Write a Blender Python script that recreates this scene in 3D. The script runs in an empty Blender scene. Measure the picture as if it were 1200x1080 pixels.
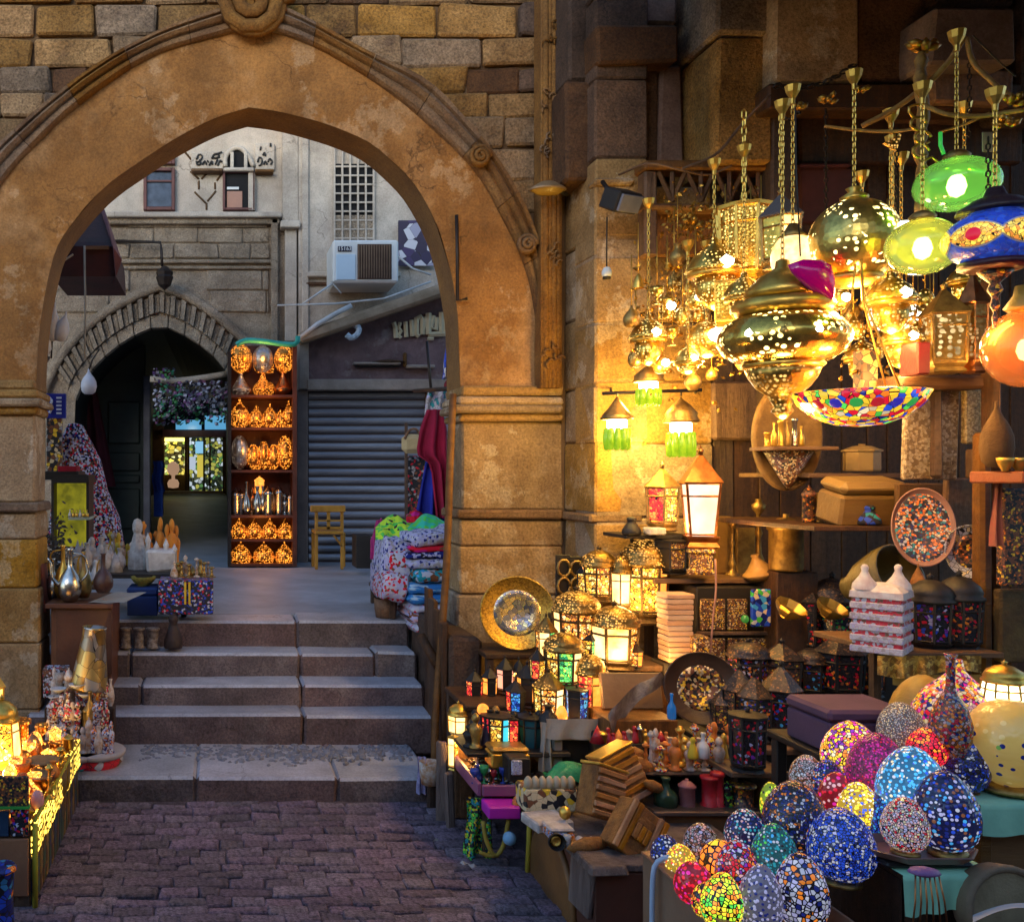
import bpy, bmesh, math, random
from mathutils import Vector, Matrix, Euler, noise as mnoise
R = math.radians
rnd = random.Random(7)
scene = bpy.context.scene
COL = scene.collection

# ---------------------------------------------------------------- camera, sky, sun, exposure
F, CX, CY, H = 1100.0, 256.0, 555.0, 1.754          # focal length and vanishing point, in pixels of the 1200 wide photo
cd = bpy.data.cameras.new('camera')
cam = bpy.data.objects.new('camera', cd); COL.objects.link(cam)
cam.location = (0, 0, H); cam.rotation_euler = (R(90), 0, 0)
cd.sensor_width = 36; cd.lens = 36 * F / 1200
cd.shift_x = (600 - CX) / 1200; cd.shift_y = (CY - 540) / 1200
cd.clip_start = 0.05; cd.clip_end = 500
scene.camera = cam

SUN_EL, SUN_ROT = 13, 205
w = bpy.data.worlds.new('World'); scene.world = w; w.use_nodes = True
wn = w.node_tree; wn.nodes.clear()
sky = wn.nodes.new('ShaderNodeTexSky'); sky.sky_type = 'NISHITA'; sky.sun_disc = False
sky.sun_elevation = R(SUN_EL); sky.sun_rotation = R(SUN_ROT); sky.ozone_density = 3.0; sky.dust_density = 0.6
bg = wn.nodes.new('ShaderNodeBackground'); bg.inputs[1].default_value = 0.15
wo = wn.nodes.new('ShaderNodeOutputWorld')
wn.links.new(sky.outputs[0], bg.inputs[0]); wn.links.new(bg.outputs[0], wo.inputs[0])
sd = bpy.data.lights.new('sun', 'SUN'); sd.energy = 0.5; sd.angle = R(30); sd.color = (1, .93, .84)
sun = bpy.data.objects.new('sun', sd); COL.objects.link(sun)
_a = R(SUN_ROT); _e = R(SUN_EL)
sdir = Vector((math.sin(_a) * math.cos(_e), math.cos(_a) * math.cos(_e), math.sin(_e)))
sun.rotation_euler = (-sdir).to_track_quat('-Z', 'Y').to_euler(); sun.location = (0, -3, 9)
vs_ = scene.view_settings; vs_.view_transform = 'Standard'; vs_.look = 'None'; vs_.exposure = 1.3; vs_.gamma = 1.0
vs_.use_curve_mapping = False
scene.render.engine = 'CYCLES'
cy = scene.cycles
cy.use_denoising = True; cy.max_bounces = 6; cy.diffuse_bounces = 3; cy.glossy_bounces = 3; cy.transmission_bounces = 4
cy.transparent_max_bounces = 10; cy.sample_clamp_indirect = 4.0; cy.caustics_reflective = False; cy.caustics_refractive = False

def P(x, y, D):
    """photo pixel at distance D -> point in the place"""
    return Vector(((x - CX) / F * D, D, H + (CY - y) / F * D))
def S(px, D): return px / F * D
def X_(x, D): return (x - CX) / F * D
def Z_(y, D): return H + (CY - y) / F * D

# ---------------------------------------------------------------- mesh builder
class MB:
    def __init__(s, local=False): s.v = []; s.f = []; s.m = []; s.sm = []; s.local = local
    def add(s, vs, fs, mi=0, smooth=False):
        o = len(s.v); s.v += [Vector(v) for v in vs]
        for f in fs: s.f.append([i + o for i in f]); s.m.append(mi); s.sm.append(smooth)
        return s
    def box(s, c, size, rot=None, mi=0, ch=0.0, jit=0.0):
        c = Vector(c); hx, hy, hz = [a / 2 for a in size]; h = (hx, hy, hz)
        M = rot.to_matrix() if isinstance(rot, Euler) else rot
        if ch <= 0:
            vs = [Vector((sx * hx, sy * hy, sz * hz)) for sx in (-1, 1) for sy in (-1, 1) for sz in (-1, 1)]
            fs = [(0, 1, 3, 2), (4, 6, 7, 5), (0, 4, 5, 1), (2, 3, 7, 6), (0, 2, 6, 4), (1, 5, 7, 3)]
        else:
            ch = min(ch, min(h) * .9); idx = {}; vs = []
            for sx in (-1, 1):
                for sy in (-1, 1):
                    for sz in (-1, 1):
                        sg = (sx, sy, sz)
                        j = [rnd.uniform(-jit, jit) for _ in range(3)]
                        for a in range(3):
                            p = [sg[k] * (h[k] if k == a else h[k] - ch) + j[k] for k in range(3)]
                            idx[(sg, a)] = len(vs); vs.append(Vector(p))
            fs = []
            for a in range(3):
                b, c2 = (a + 1) % 3, (a + 2) % 3
                for sa in (-1, 1):
                    q = []
                    for sb, sc in ((-1, -1), (1, -1), (1, 1), (-1, 1)):
                        g = [0, 0, 0]; g[a] = sa; g[b] = sb; g[c2] = sc; q.append(idx[(tuple(g), a)])
                    fs.append(q)
                for sa in (-1, 1):
                    for sb in (-1, 1):
                        g1 = [0, 0, 0]; g1[a] = sa; g1[b] = sb; g1[c2] = -1; g2 = list(g1); g2[c2] = 1
                        fs.append([idx[(tuple(g1), a)], idx[(tuple(g2), a)], idx[(tuple(g2), b)], idx[(tuple(g1), b)]])
            for sx in (-1, 1):
                for sy in (-1, 1):
                    for sz in (-1, 1): fs.append([idx[((sx, sy, sz), a)] for a in range(3)])
        if M is not None: vs = [M @ v for v in vs]
        return s.add([v + c for v in vs], fs, mi)
    def lathe(s, prof, n=16, c=(0, 0, 0), M=None, mi=0, smooth=True, ph=0.0, squash=1.0):
        c = Vector(c); rings = []; vs = []
        for r, z in prof:
            if r < 1e-6: rings.append([len(vs)]); vs.append(Vector((0, 0, z)))
            else:
                k = len(vs); rings.append(list(range(k, k + n)))
                for i in range(n):
                    a = 2 * math.pi * (i + ph) / n; vs.append(Vector((r * math.cos(a), r * math.sin(a) * squash, z)))
        fs = []
        for A, B in zip(rings, rings[1:]):
            for i in range(n):
                j = (i + 1) % n
                if len(A) == 1 and len(B) == 1: continue
                if len(A) == 1: fs.append([A[0], B[i], B[j]])
                elif len(B) == 1: fs.append([A[i], A[j], B[0]])
                else: fs.append([A[i], A[j], B[j], B[i]])
        if M is not None: vs = [M @ v for v in vs]
        return s.add([v + c for v in vs], fs, mi, smooth)
    def tube(s, pts, r, n=6, mi=0, smooth=True):
        pts = [Vector(p) for p in pts]; k = len(pts); rr = r if isinstance(r, (list, tuple)) else [r] * k
        vs = []; up = Vector((0, 0, 1)); prev = None
        for i, p in enumerate(pts):
            t = (pts[min(i + 1, k - 1)] - pts[max(i - 1, 0)])
            t = t.normalized() if t.length > 1e-9 else Vector((0, 0, 1))
            if prev is None:
                a = t.cross(up if abs(t.z) < .9 else Vector((1, 0, 0))).normalized()
            else:
                a = (prev - t * prev.dot(t)); a = a.normalized() if a.length > 1e-6 else t.orthogonal().normalized()
            prev = a; b = t.cross(a)
            for j in range(n):
                th = 2 * math.pi * j / n; vs.append(p + (a * math.cos(th) + b * math.sin(th)) * rr[i])
        fs = []
        for i in range(k - 1):
            for j in range(n):
                j2 = (j + 1) % n; fs.append([i * n + j, i * n + j2, (i + 1) * n + j2, (i + 1) * n + j])
        fs.append(list(range(n))); fs.append([(k - 1) * n + j for j in range(n)])
        return s.add(vs, fs, mi, smooth)
    def prism(s, pts, y0, y1, mi=0):
        """outline in x,z extruded from y0 (near) to y1"""
        n = len(pts); vs = [Vector((x, y0, z)) for x, z in pts] + [Vector((x, y1, z)) for x, z in pts]
        fs = [list(range(n)), list(range(2 * n - 1, n - 1, -1))]
        for i in range(n): j = (i + 1) % n; fs.append([i, j, n + j, n + i])
        return s.add(vs, fs, mi)
    def sheet(s, fn, nu, nv, mi=0, smooth=True, th=0.0):
        vs = [Vector(fn(i / nu, j / nv)) for i in range(nu + 1) for j in range(nv + 1)]
        q = lambda i, j: i * (nv + 1) + j
        fs = [[q(i, j), q(i + 1, j), q(i + 1, j + 1), q(i, j + 1)] for i in range(nu) for j in range(nv)]
        return s.add(vs, fs, mi, smooth)
    def build(s, name, mats, parent=None, origin=None, loc=None, rot=None):
        if not isinstance(mats, (list, tuple)): mats = [mats]
        me = bpy.data.meshes.new(name)
        if origin is None:
            origin = Vector((0, 0, 0)) if s.local else (wloc(parent) if parent else Vector((0, 0, 0)))
        org = Vector(origin)
        me.from_pydata([v - org for v in s.v], [], s.f)
        for i, p in enumerate(me.polygons): p.material_index = s.m[i]; p.use_smooth = s.sm[i]
        for m in mats: me.materials.append(m)
        bm = bmesh.new(); bm.from_mesh(me); bmesh.ops.recalc_face_normals(bm, faces=bm.faces); bm.to_mesh(me); bm.free()
        o = bpy.data.objects.new(name, me); COL.objects.link(o)
        if parent: o.parent = parent
        elif not s.local: o.location = org
        if loc is not None: o.location = loc
        if rot is not None: o.rotation_euler = rot
        return o

def wloc(o):
    v = Vector((0, 0, 0))
    while o is not None: v = v + o.location; o = o.parent
    return v
def tag(o, label=None, cat=None, group=None, kind=None):
    if label: o['label'] = label
    if cat: o['category'] = cat
    if group: o['group'] = group
    if kind: o['kind'] = kind
    return o
def thing(name, label, cat, loc=(0, 0, 0), group=None, rot=None, kind=None):
    o = bpy.data.objects.new(name, None); COL.objects.link(o); o.empty_display_size = .05
    o.location = loc
    if rot is not None: o.rotation_euler = rot
    return tag(o, label, cat, group, kind)
def dup(root, loc, label=None, rot=None, scale=None):
    kids = {}
    for o in root.children_recursive: kids.setdefault(o.parent, []).append(o)
    def cp(o, par):
        c = o.copy(); COL.objects.link(c)
        if par: c.parent = par
        for k in kids.get(o, []): cp(k, c)
        return c
    r = cp(root, None); r.location = loc
    if label: r['label'] = label
    if rot is not None: r.rotation_euler = rot
    if scale is not None: r.scale = (scale,) * 3 if not isinstance(scale, (tuple, list)) else scale
    return r
def bulb(parent, loc, watts, col=(1, .52, .13), rad=.03):
    l = bpy.data.lights.new('bulb_light', 'POINT'); l.energy = watts * .26; l.color = col; l.shadow_soft_size = rad
    o = bpy.data.objects.new('bulb_light', l); COL.objects.link(o); o.parent = parent; o.location = loc
    return o
def catmull(pts, n):
    """n+1 points evenly spaced along a smooth curve through pts"""
    P_ = [Vector(p) for p in pts]; P_ = [2 * P_[0] - P_[1]] + P_ + [2 * P_[-1] - P_[-2]]
    out = []
    for i in range(1, len(P_) - 2):
        p0, p1, p2, p3 = P_[i - 1:i + 3]
        for k in range(12):
            t = k / 12
            out.append(.5 * ((2 * p1) + (p2 - p0) * t + (2 * p0 - 5 * p1 + 4 * p2 - p3) * t * t + (3 * p1 - p0 - 3 * p2 + p3) * t ** 3))
    out.append(P_[-2])
    L = [0]
    for a, b in zip(out, out[1:]): L.append(L[-1] + (b - a).length)
    res = []; j = 0
    for k in range(n + 1):
        t = L[-1] * k / n
        while j < len(L) - 2 and L[j + 1] < t: j += 1
        d = L[j + 1] - L[j]; f = (t - L[j]) / d if d > 0 else 0
        res.append(out[j].lerp(out[j + 1], min(1, f)))
    return res

# ---------------------------------------------------------------- materials
_mats = {}
class NT:
    def __init__(s, name):
        s.m = bpy.data.materials.new(name); s.m.use_nodes = True; s.t = s.m.node_tree; s.t.nodes.clear()
        s.out = s.n('OutputMaterial'); s._tc = None
    def n(s, typ, **kw):
        nd = s.t.nodes.new('ShaderNode' + typ)
        for k, v in kw.items(): setattr(nd, k, v)
        return nd
    def l(s, a, b): s.t.links.new(a, b)
    def tc(s):
        if s._tc is None: s._tc = s.n('TexCoord').outputs['Object']
        return s._tc
    def noise(s, scale, detail=5, rough=.6, stretch=None):
        nd = s.n('TexNoise'); nd.inputs['Scale'].default_value = scale; nd.inputs['Detail'].default_value = detail
        nd.inputs['Roughness'].default_value = rough
        src = s.tc()
        if stretch:
            mp = s.n('Mapping'); mp.inputs['Scale'].default_value = stretch; s.l(src, mp.inputs[0]); src = mp.outputs[0]
        s.l(src, nd.inputs['Vector']); return nd.outputs['Fac']
    def ramp(s, fac, stops, interp='LINEAR'):
        r = s.n('ValToRGB'); r.color_ramp.interpolation = interp; e = r.color_ramp.elements
        while len(e) < len(stops): e.new(.5)
        for el, (p, c) in zip(e, stops): el.position = p; el.color = c if len(c) == 4 else (*c, 1)
        s.l(fac, r.inputs[0]); return r.outputs[0]
    def mix(s, fac, a, b, blend='MIX'):
        m = s.n('Mix', data_type='RGBA', blend_type=blend)
        for v, i in ((fac, 0), (a, 6), (b, 7)):
            if hasattr(v, 'is_linked'): s.l(v, m.inputs[i])
            else: m.inputs[i].default_value = v if i == 0 else ((*v, 1) if len(v) == 3 else v)
        return m.outputs[2]
    def math(s, op, a, b=None, c=None):
        m = s.n('Math', operation=op)
        for i, v in enumerate((a, b, c)):
            if v is None: continue
            if hasattr(v, 'is_linked'): s.l(v, m.inputs[i])
            else: m.inputs[i].default_value = v
        return m.outputs[0]
    def bump(s, h, strength, dist=.02):
        b = s.n('Bump'); b.inputs['Strength'].default_value = strength; b.inputs['Distance'].default_value = dist
        s.l(h, b.inputs['Height']); return b.outputs[0]
    def prin(s, col, rough=.7, metal=0, normal=None, emit=None, estr=0, spec=.5):
        p = s.n('BsdfPrincipled')
        for v, k in ((col, 'Base Color'), (rough, 'Roughness'), (metal, 'Metallic'), (emit, 'Emission Color'), (estr, 'Emission Strength'), (spec, 'Specular IOR Level')):
            if v is None: continue
            if hasattr(v, 'is_linked'): s.l(v, p.inputs[k])
            else: p.inputs[k].default_value = ((*v, 1) if isinstance(v, tuple) and len(v) == 3 else v)
        if normal is not None: s.l(normal, p.inputs['Normal'])
        s.l(p.outputs[0], s.out.inputs[0]); return p
    def objvar(s, col, amt):
        oi = s.n('ObjectInfo'); hs = s.n('HueSaturation')
        s.l(s.math('MULTIPLY_ADD', oi.outputs['Random'], 2 * amt, 1 - amt), hs.inputs['Value'])
        rr = s.math('FRACT', s.math('MULTIPLY', oi.outputs['Random'], 7.31))
        s.l(s.math('MULTIPLY_ADD', rr, .5, .75), hs.inputs['Saturation'])
        s.l(col, hs.inputs['Color']); return hs.outputs[0]

def mat(name, c1, c2=None, grain=0, gs=70, vs=4, rough=.75, metal=0, bump=.3, bs=30, objvar=0, dirt=0, ds=1.5, stretch=None, spec=.4, dist=.02, bd=8, c3=None, c3t=.62, c4=None, cracks=0):
    if name in _mats: return _mats[name]
    t = NT(name); c2 = c2 or tuple(a * .7 for a in c1)
    col = t.ramp(t.noise(vs, 6, .62, stretch), [(.36, c1), (.64, c2)])
    if c3: col = t.mix(t.ramp(t.noise(vs * .43 + .37, 5, .65), [(c3t - .05, (0, 0, 0)), (c3t + .05, (1, 1, 1))]), col, c3)
    if c4: col = t.mix(t.ramp(t.noise(vs * .8 + .11, 7, .7), [(.55, (0, 0, 0)), (.58, (.65, .65, .65)), (.62, (.5, .5, .5)), (.70, (0, 0, 0))]), col, c4)
    if dirt: col = t.mix(t.ramp(t.noise(ds, 7, .7), [(.4, (0, 0, 0)), (.75, (dirt,) * 3)]), col, tuple(a * .25 for a in c2))
    ck = None
    if cracks:
        nz = t.n('TexNoise'); nz.inputs['Scale'].default_value = 3.5; nz.inputs['Detail'].default_value = 6; t.l(t.tc(), nz.inputs['Vector'])
        ad = t.n('VectorMath', operation='MULTIPLY_ADD'); t.l(nz.outputs['Color'], ad.inputs[0]); ad.inputs[1].default_value = (.5, .5, .5); t.l(t.tc(), ad.inputs[2])
        ve = t.n('TexVoronoi', feature='DISTANCE_TO_EDGE'); ve.inputs['Scale'].default_value = cracks; t.l(ad.outputs[0], ve.inputs['Vector'])
        ln = t.ramp(ve.outputs['Distance'], [(.002, (.75, .75, .75)), (.010, (0, 0, 0))])
        ck = t.mix(t.ramp(t.noise(1.9, 3), [(.50, (0, 0, 0)), (.60, (1, 1, 1))]), (0, 0, 0), ln)
        col = t.mix(ck, col, tuple(a * .32 for a in c2))
    if grain:
        col = t.mix(1.0, col, t.ramp(t.noise(gs, 4, .75), [(.34, (1 - grain,) * 3), (.52, (1, 1, 1)), (.68, (1 + grain * .7,) * 3)]), 'MULTIPLY')
    if objvar: col = t.objvar(col, objvar)
    nrm = t.bump(t.noise(bs, bd, .7, stretch), bump, dist) if bump else None
    t.prin(col, rough, metal, nrm, spec=spec); _mats[name] = t.m; return t.m

def mosaic(name, pal, scale=60, estr=0.0, grout=(.02, .015, .02), gw=.05, rough=.18, metal=0, dots=False, hot=0.0, rand=1.0, flower=None, fsc=3.4):
    """little glass tiles set in grout; lit ones glow through the glass"""
    if name in _mats: return _mats[name]
    t = NT(name)
    v = t.n('TexVoronoi'); v.inputs['Scale'].default_value = scale; v.inputs['Randomness'].default_value = rand; t.l(t.tc(), v.inputs['Vector'])
    sp = t.n('SeparateColor'); t.l(v.outputs['Color'], sp.inputs[0])
    n = len(pal); col = t.ramp(sp.outputs[0], [(i / n, c) for i, c in enumerate(pal)], 'CONSTANT')
    if dots:
        msk = t.math('LESS_THAN', v.outputs['Distance'], gw); hgt = t.math('SUBTRACT', 1.0, v.outputs['Distance'])
    else:
        e = t.n('TexVoronoi', feature='DISTANCE_TO_EDGE'); e.inputs['Scale'].default_value = scale; e.inputs['Randomness'].default_value = rand; t.l(t.tc(), e.inputs['Vector'])
        msk = t.math('GREATER_THAN', e.outputs['Distance'], gw); hgt = t.math('MINIMUM', e.outputs['Distance'], .2)
    if flower:
        fv = t.n('TexVoronoi'); fv.inputs['Scale'].default_value = scale / fsc; fv.inputs['Randomness'].default_value = .6; t.l(t.tc(), fv.inputs['Vector'])
        col = t.mix(t.math('LESS_THAN', fv.outputs['Distance'], .38), col, flower[1]); col = t.mix(t.math('LESS_THAN', fv.outputs['Distance'], .22), col, flower[0])
    c = t.mix(msk, grout, col)
    st = None; em = None
    if dots and estr: em = c; st = t.math('MULTIPLY', t.math('ADD', t.noise(6, 2), .4), estr * .5)
    elif estr or hot:
        em = col
        g = t.math('MULTIPLY_ADD', sp.outputs[1], .8, .6)
        st = t.math('MULTIPLY', t.math('MULTIPLY', msk, g), estr * .5)
    t.prin(c, rough, metal, t.bump(hgt, .6, .004), emit=em, estr=st if st is not None else 0, spec=.6)
    _mats[name] = t.m; return t.m

def pierced(name, c=(.75, .45, .10), scale=70, estr=6, hole=.28, glow=(1, .55, .13), rough=.3, patch=6, thr=.42):
    """metal sheet with small cut holes; lamp light shows through the holes"""
    if name in _mats: return _mats[name]
    t = NT(name)
    v = t.n('TexVoronoi'); v.inputs['Scale'].default_value = scale; v.inputs['Randomness'].default_value = .55; t.l(t.tc(), v.inputs['Vector'])
    h = t.math('LESS_THAN', v.outputs['Distance'], hole)
    estr = estr * .42; big = t.noise(patch, 3, .5)
    h2 = t.math('MULTIPLY', h, t.math('GREATER_THAN', big, thr))
    col = t.mix(h2, t.ramp(t.noise(25, 5), [(.35, c), (.7, tuple(a * .45 for a in c))]), (.02, .012, .004))
    st = t.math('MULTIPLY', h2, t.math('MULTIPLY_ADD', t.noise(patch * 2.3, 2), estr * 2.2, -estr * .55))
    st = t.math('MAXIMUM', st, 0.0)
    nb = t.bump(v.outputs['Distance'], .35, .004)
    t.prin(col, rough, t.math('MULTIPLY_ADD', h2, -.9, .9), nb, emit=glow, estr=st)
    _mats[name] = t.m; return t.m

def glass(name, c, tint=.6, emit=0, rough=.05):
    if name in _mats: return _mats[name]
    t = NT(name)
    tr = t.n('BsdfTransparent'); tr.inputs[0].default_value = (*c, 1)
    tl = t.n('BsdfTranslucent'); tl.inputs[0].default_value = (*c, 1)
    gl = t.n('BsdfGlossy'); gl.inputs[1].default_value = rough
    a = t.n('MixShader'); a.inputs[0].default_value = tint; t.l(tr.outputs[0], a.inputs[1]); t.l(tl.outputs[0], a.inputs[2])
    last = a.outputs[0]
    if emit:
        em = t.n('Emission'); em.inputs[0].default_value = (*c, 1); em.inputs[1].default_value = emit
        ad = t.n('AddShader'); t.l(last, ad.inputs[0]); t.l(em.outputs[0], ad.inputs[1]); last = ad.outputs[0]
    fr = t.n('Fresnel'); fr.inputs[0].default_value = 1.5
    b = t.n('MixShader'); t.l(fr.outputs[0], b.inputs[0]); t.l(last, b.inputs[1]); t.l(gl.outputs[0], b.inputs[2])
    t.l(b.outputs[0], t.out.inputs[0]); _mats[name] = t.m; return t.m

def glowing(name, c, s, c2=None, scale=30):
    """a glowing surface: lamp panes and bulbs, also things given a painted glow"""
    if name in _mats: return _mats[name]
    t = NT(name)
    col = t.ramp(t.noise(scale, 4), [(.35, c), (.65, c2 or c)])
    t.prin(tuple(a * .3 for a in c), .25, 0, emit=col, estr=s * .5); _mats[name] = t.m; return t.m

def woven(name, pal, scale=14, rough=.9, bump=.4, stretch=(1, 1, 1)):
    if name in _mats: return _mats[name]
    t = NT(name); mp = t.n('Mapping'); mp.inputs['Scale'].default_value = stretch; t.l(t.tc(), mp.inputs[0])
    v = t.n('TexVoronoi'); v.inputs['Scale'].default_value = scale; t.l(mp.outputs[0], v.inputs['Vector'])
    sp = t.n('SeparateColor'); t.l(v.outputs['Color'], sp.inputs[0])
    col = t.ramp(sp.outputs[0], [(i / len(pal), c) for i, c in enumerate(pal)], 'CONSTANT')
    t.prin(col, rough, 0, t.bump(t.noise(120, 3), bump, .006), spec=.2); _mats[name] = t.m; return t.m
# ================================================================ materials of the place
M_sett = mat('sett_stone', (.31, .24, .31), (.17, .125, .17), grain=0.7, gs=55, vs=9, rough=.5, bump=1.0, bs=55, objvar=.3, dirt=.75, ds=2.3, dist=.03)
M_joint = mat('joint_dirt', (.15, .115, .14), (.07, .055, .07), grain=.5, vs=9, rough=.7, bump=.9, bs=45)
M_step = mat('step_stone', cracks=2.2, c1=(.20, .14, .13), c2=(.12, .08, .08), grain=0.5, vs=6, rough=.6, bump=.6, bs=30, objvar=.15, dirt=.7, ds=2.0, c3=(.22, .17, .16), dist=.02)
M_tread_skylit = mat('tread_skylit', cracks=1.6, c1=(.50, .49, .54), c2=(.38, .37, .41), grain=0.25, vs=5, rough=.42, bump=.25, bs=18, objvar=.1, dirt=.5, ds=1.4)  # paler and bluer than the risers: sky light put into the colour
M_plaster = mat('ochre_plaster', cracks=1.6, c1=(.42, .19, .05), c2=(.27, .11, .022), grain=0.3, vs=1.7, rough=.85, bump=.8, bs=14, dirt=.9, ds=1.6, c3=(.50, .26, .10), c3t=.57, c4=(.56, .34, .17), dist=.025)
M_stone = mat('wall_stone', (.42, .245, .11), (.26, .14, .055), grain=0.6, vs=5, rough=.9, bump=1.0, bs=26, objvar=.3, dirt=.6, ds=2.6, c3=(.15, .08, .04), dist=.03)
M_mortar = mat('mortar', (.15, .085, .04), (.09, .05, .025), rough=.95, bump=.8, bs=40)
M_mould = mat('moulding_stone', (.27, .15, .065), (.16, .08, .035), grain=0.45, vs=5, rough=.85, bump=.7, bs=30, objvar=.15, dirt=.6)
M_pier = mat('pier_stone', cracks=2.6, c1=(.42, .25, .10), c2=(.27, .145, .05), grain=0.4, vs=4, rough=.85, bump=.6, bs=34, objvar=.18, dirt=.6, ds=2.2, c3=(.5, .33, .17), c3t=.6, c4=(.56, .42, .27))
M_dark_stone = mat('dark_brown_stone', cracks=2.4, c1=(.17, .088, .048), c2=(.09, .046, .026), grain=0.5, vs=4, rough=.85, bump=.9, bs=24, objvar=.25, dirt=.6, dist=.03)  # dark brown base tone with random variation
M_grey_stone = mat('mauve_stone', (.24, .15, .12), (.15, .09, .07), grain=0.3, vs=3, rough=.8, bump=.3, bs=30, objvar=.15, dirt=.4)
M_wood = mat('dark_timber', (.085, .038, .016), (.042, .019, .009), grain=.4, gs=50, vs=5, rough=.6, bump=.5, bs=22, objvar=.25, stretch=(3, 3, .35))
M_wood2 = mat('brown_timber', (.22, .10, .035), (.12, .05, .017), grain=.35, gs=50, vs=5, rough=.55, bump=.5, bs=22, objvar=.2, stretch=(3, 3, .4))
M_woodx = mat('brown_plank', (.20, .095, .034), (.11, .048, .017), vs=5, rough=.55, bump=.5, bs=22, objvar=.2, stretch=(.4, 3, 3))
M_maroon = mat('maroon_paint', (.11, .035, .035), (.06, .02, .02), rough=.5, bump=.2)
M_iron = mat('dark_iron', (.05, .04, .035), (.03, .022, .02), rough=.5, metal=.7, bump=.2)
M_court = mat('courtyard_stone', cracks=1.6, c1=(.56, .45, .33), c2=(.40, .31, .22), grain=0.45, vs=5, rough=.9, bump=1.0, bs=22, dirt=.85, ds=1.6, dist=.06)
M_court2 = mat('courtyard_plaster', cracks=1.2, c1=(.60, .53, .44), c2=(.47, .40, .33), grain=0.2, vs=2, rough=.85, bump=.3, bs=14, dirt=.7, ds=1.5)
M_brass = mat('brass', (.85, .54, .11), (.55, .31, .055), vs=14, rough=.33, metal=.85, bump=.25, bs=60, dist=.005)
M_oldbrass = mat('old_brass', (.50, .32, .09), (.24, .14, .05), vs=18, rough=.42, metal=.8, bump=.5, bs=60, dist=.006)
M_copper = mat('copper', (.62, .26, .10), (.30, .11, .04), vs=14, rough=.3, metal=1, bump=.3, bs=60, dist=.006)
M_silver = mat('silver', (.62, .58, .52), (.36, .32, .27), vs=10, rough=.25, metal=1, bump=.2, bs=60, dist=.005)
M_black = mat('black_iron', (.02, .016, .014), (.012, .01, .01), rough=.5, bump=.2)
M_white = mat('white_paint', (.72, .74, .72), (.62, .64, .63), rough=.5, bump=.1)

# ================================================================ ground, steps, courtyard floor
def floor_sheet(name, x0, x1, y0, y1, z, m, z1=None):
    b = MB(); z1 = z if z1 is None else z1
    b.add([(x0, y0, z), (x1, y0, z), (x1, y1, z1), (x0, y1, z1)], [(0, 1, 2, 3)])
    return b.build(name, m)
g = floor_sheet('ground', -40, 40, -30, 70, -.008, M_joint); tag(g, kind='structure')
pv = thing('pavement', None, None, (0, 0, 0), kind='structure')
y = 3.5
while y < 5.0:
    d = rnd.uniform(.068, .098); x = -.9 + rnd.uniform(-.1, .1)
    while x < 1.3:
        L = rnd.choice((.10, .13, .16, .19, .23)) + rnd.uniform(-.02, .02)
        b = MB(); b.box((0, 0, 0), (L * rnd.uniform(.93, 1.05), d * rnd.uniform(.9, 1.06), .08), ch=.006, jit=.006)
        b.build('paving_stone', M_sett, pv, origin=(0, 0, 0), loc=(x + L / 2, y + d / 2 + rnd.uniform(-.010, .010) + .05 * mnoise.noise(Vector((x * 1.7, y * 1.3, 3))), -.036 + rnd.uniform(-.005, .004)),
                rot=(rnd.uniform(-.025, .025), rnd.uniform(-.02, .02), rnd.uniform(-.05, .05)))
        x += L
    y += d
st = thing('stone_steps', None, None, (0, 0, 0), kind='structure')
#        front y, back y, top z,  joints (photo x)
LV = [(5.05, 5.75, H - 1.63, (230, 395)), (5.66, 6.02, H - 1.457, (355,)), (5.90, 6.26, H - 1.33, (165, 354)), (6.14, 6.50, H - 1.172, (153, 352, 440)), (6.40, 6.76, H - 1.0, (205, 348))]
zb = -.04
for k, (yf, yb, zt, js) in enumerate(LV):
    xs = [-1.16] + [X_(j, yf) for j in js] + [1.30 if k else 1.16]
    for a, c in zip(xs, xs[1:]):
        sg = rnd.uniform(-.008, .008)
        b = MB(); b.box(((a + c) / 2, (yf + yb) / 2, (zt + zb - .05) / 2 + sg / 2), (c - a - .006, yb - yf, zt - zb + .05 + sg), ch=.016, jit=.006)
        o = b.build('step_stone', [M_step, M_tread_skylit], st)
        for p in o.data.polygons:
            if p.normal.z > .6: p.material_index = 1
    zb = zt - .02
# broken cobbles set in the top of the lowest step
b = MB()
for i in range(520):
    px = rnd.uniform(-.45, 1.12); py = rnd.gauss(5.5, .09)
    if py > 5.64 or py < 5.2: continue
    b.box((px, py, H - 1.633), (rnd.uniform(.02, .045), rnd.uniform(.016, .035), .02), rot=Euler((rnd.uniform(-.1, .1), rnd.uniform(-.1, .1), rnd.uniform(0, 3))), ch=.007, jit=.004)
o = b.build('cobble_patch', mat('cobble', (.25, .25, .29), (.15, .15, .18), vs=20, rough=.5, bump=.6), st); o['kind'] = 'stuff'
zl = H - 1.0
M_floor = mat('courtyard_floor', (.40, .42, .47), (.30, .32, .36), vs=2.2, rough=.5, bump=.35, bs=9, dirt=.5, ds=1.2)
b = MB(); b.box((0, 9.1, zl - .4), (9, 4.8, .8)); tag(b.build('courtyard_floor', M_floor), kind='structure')
tag(floor_sheet('passage_floor', -3.2, 1.2, 11.45, 25, zl + .002, M_floor, zl + .5), kind='structure')
# cheek wall right of the steps
ck = thing('cheek_wall', 'rough timber and stone cheek wall closing the right end of the steps', 'wall', (1.39, 5.9, 0))
b = MB(); b.box((1.40, 5.86, .40), (.18, 1.1, .86), ch=.02, jit=.01); b.build('wall_block', M_dark_stone, ck)
for k in range(4):
    b = MB(); b.box((1.295, 5.42 + .12 * k, .45 + .05 * k), (.03, .11, .9), ch=.006, jit=.006); b.build('plank', M_wood, ck)

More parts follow.
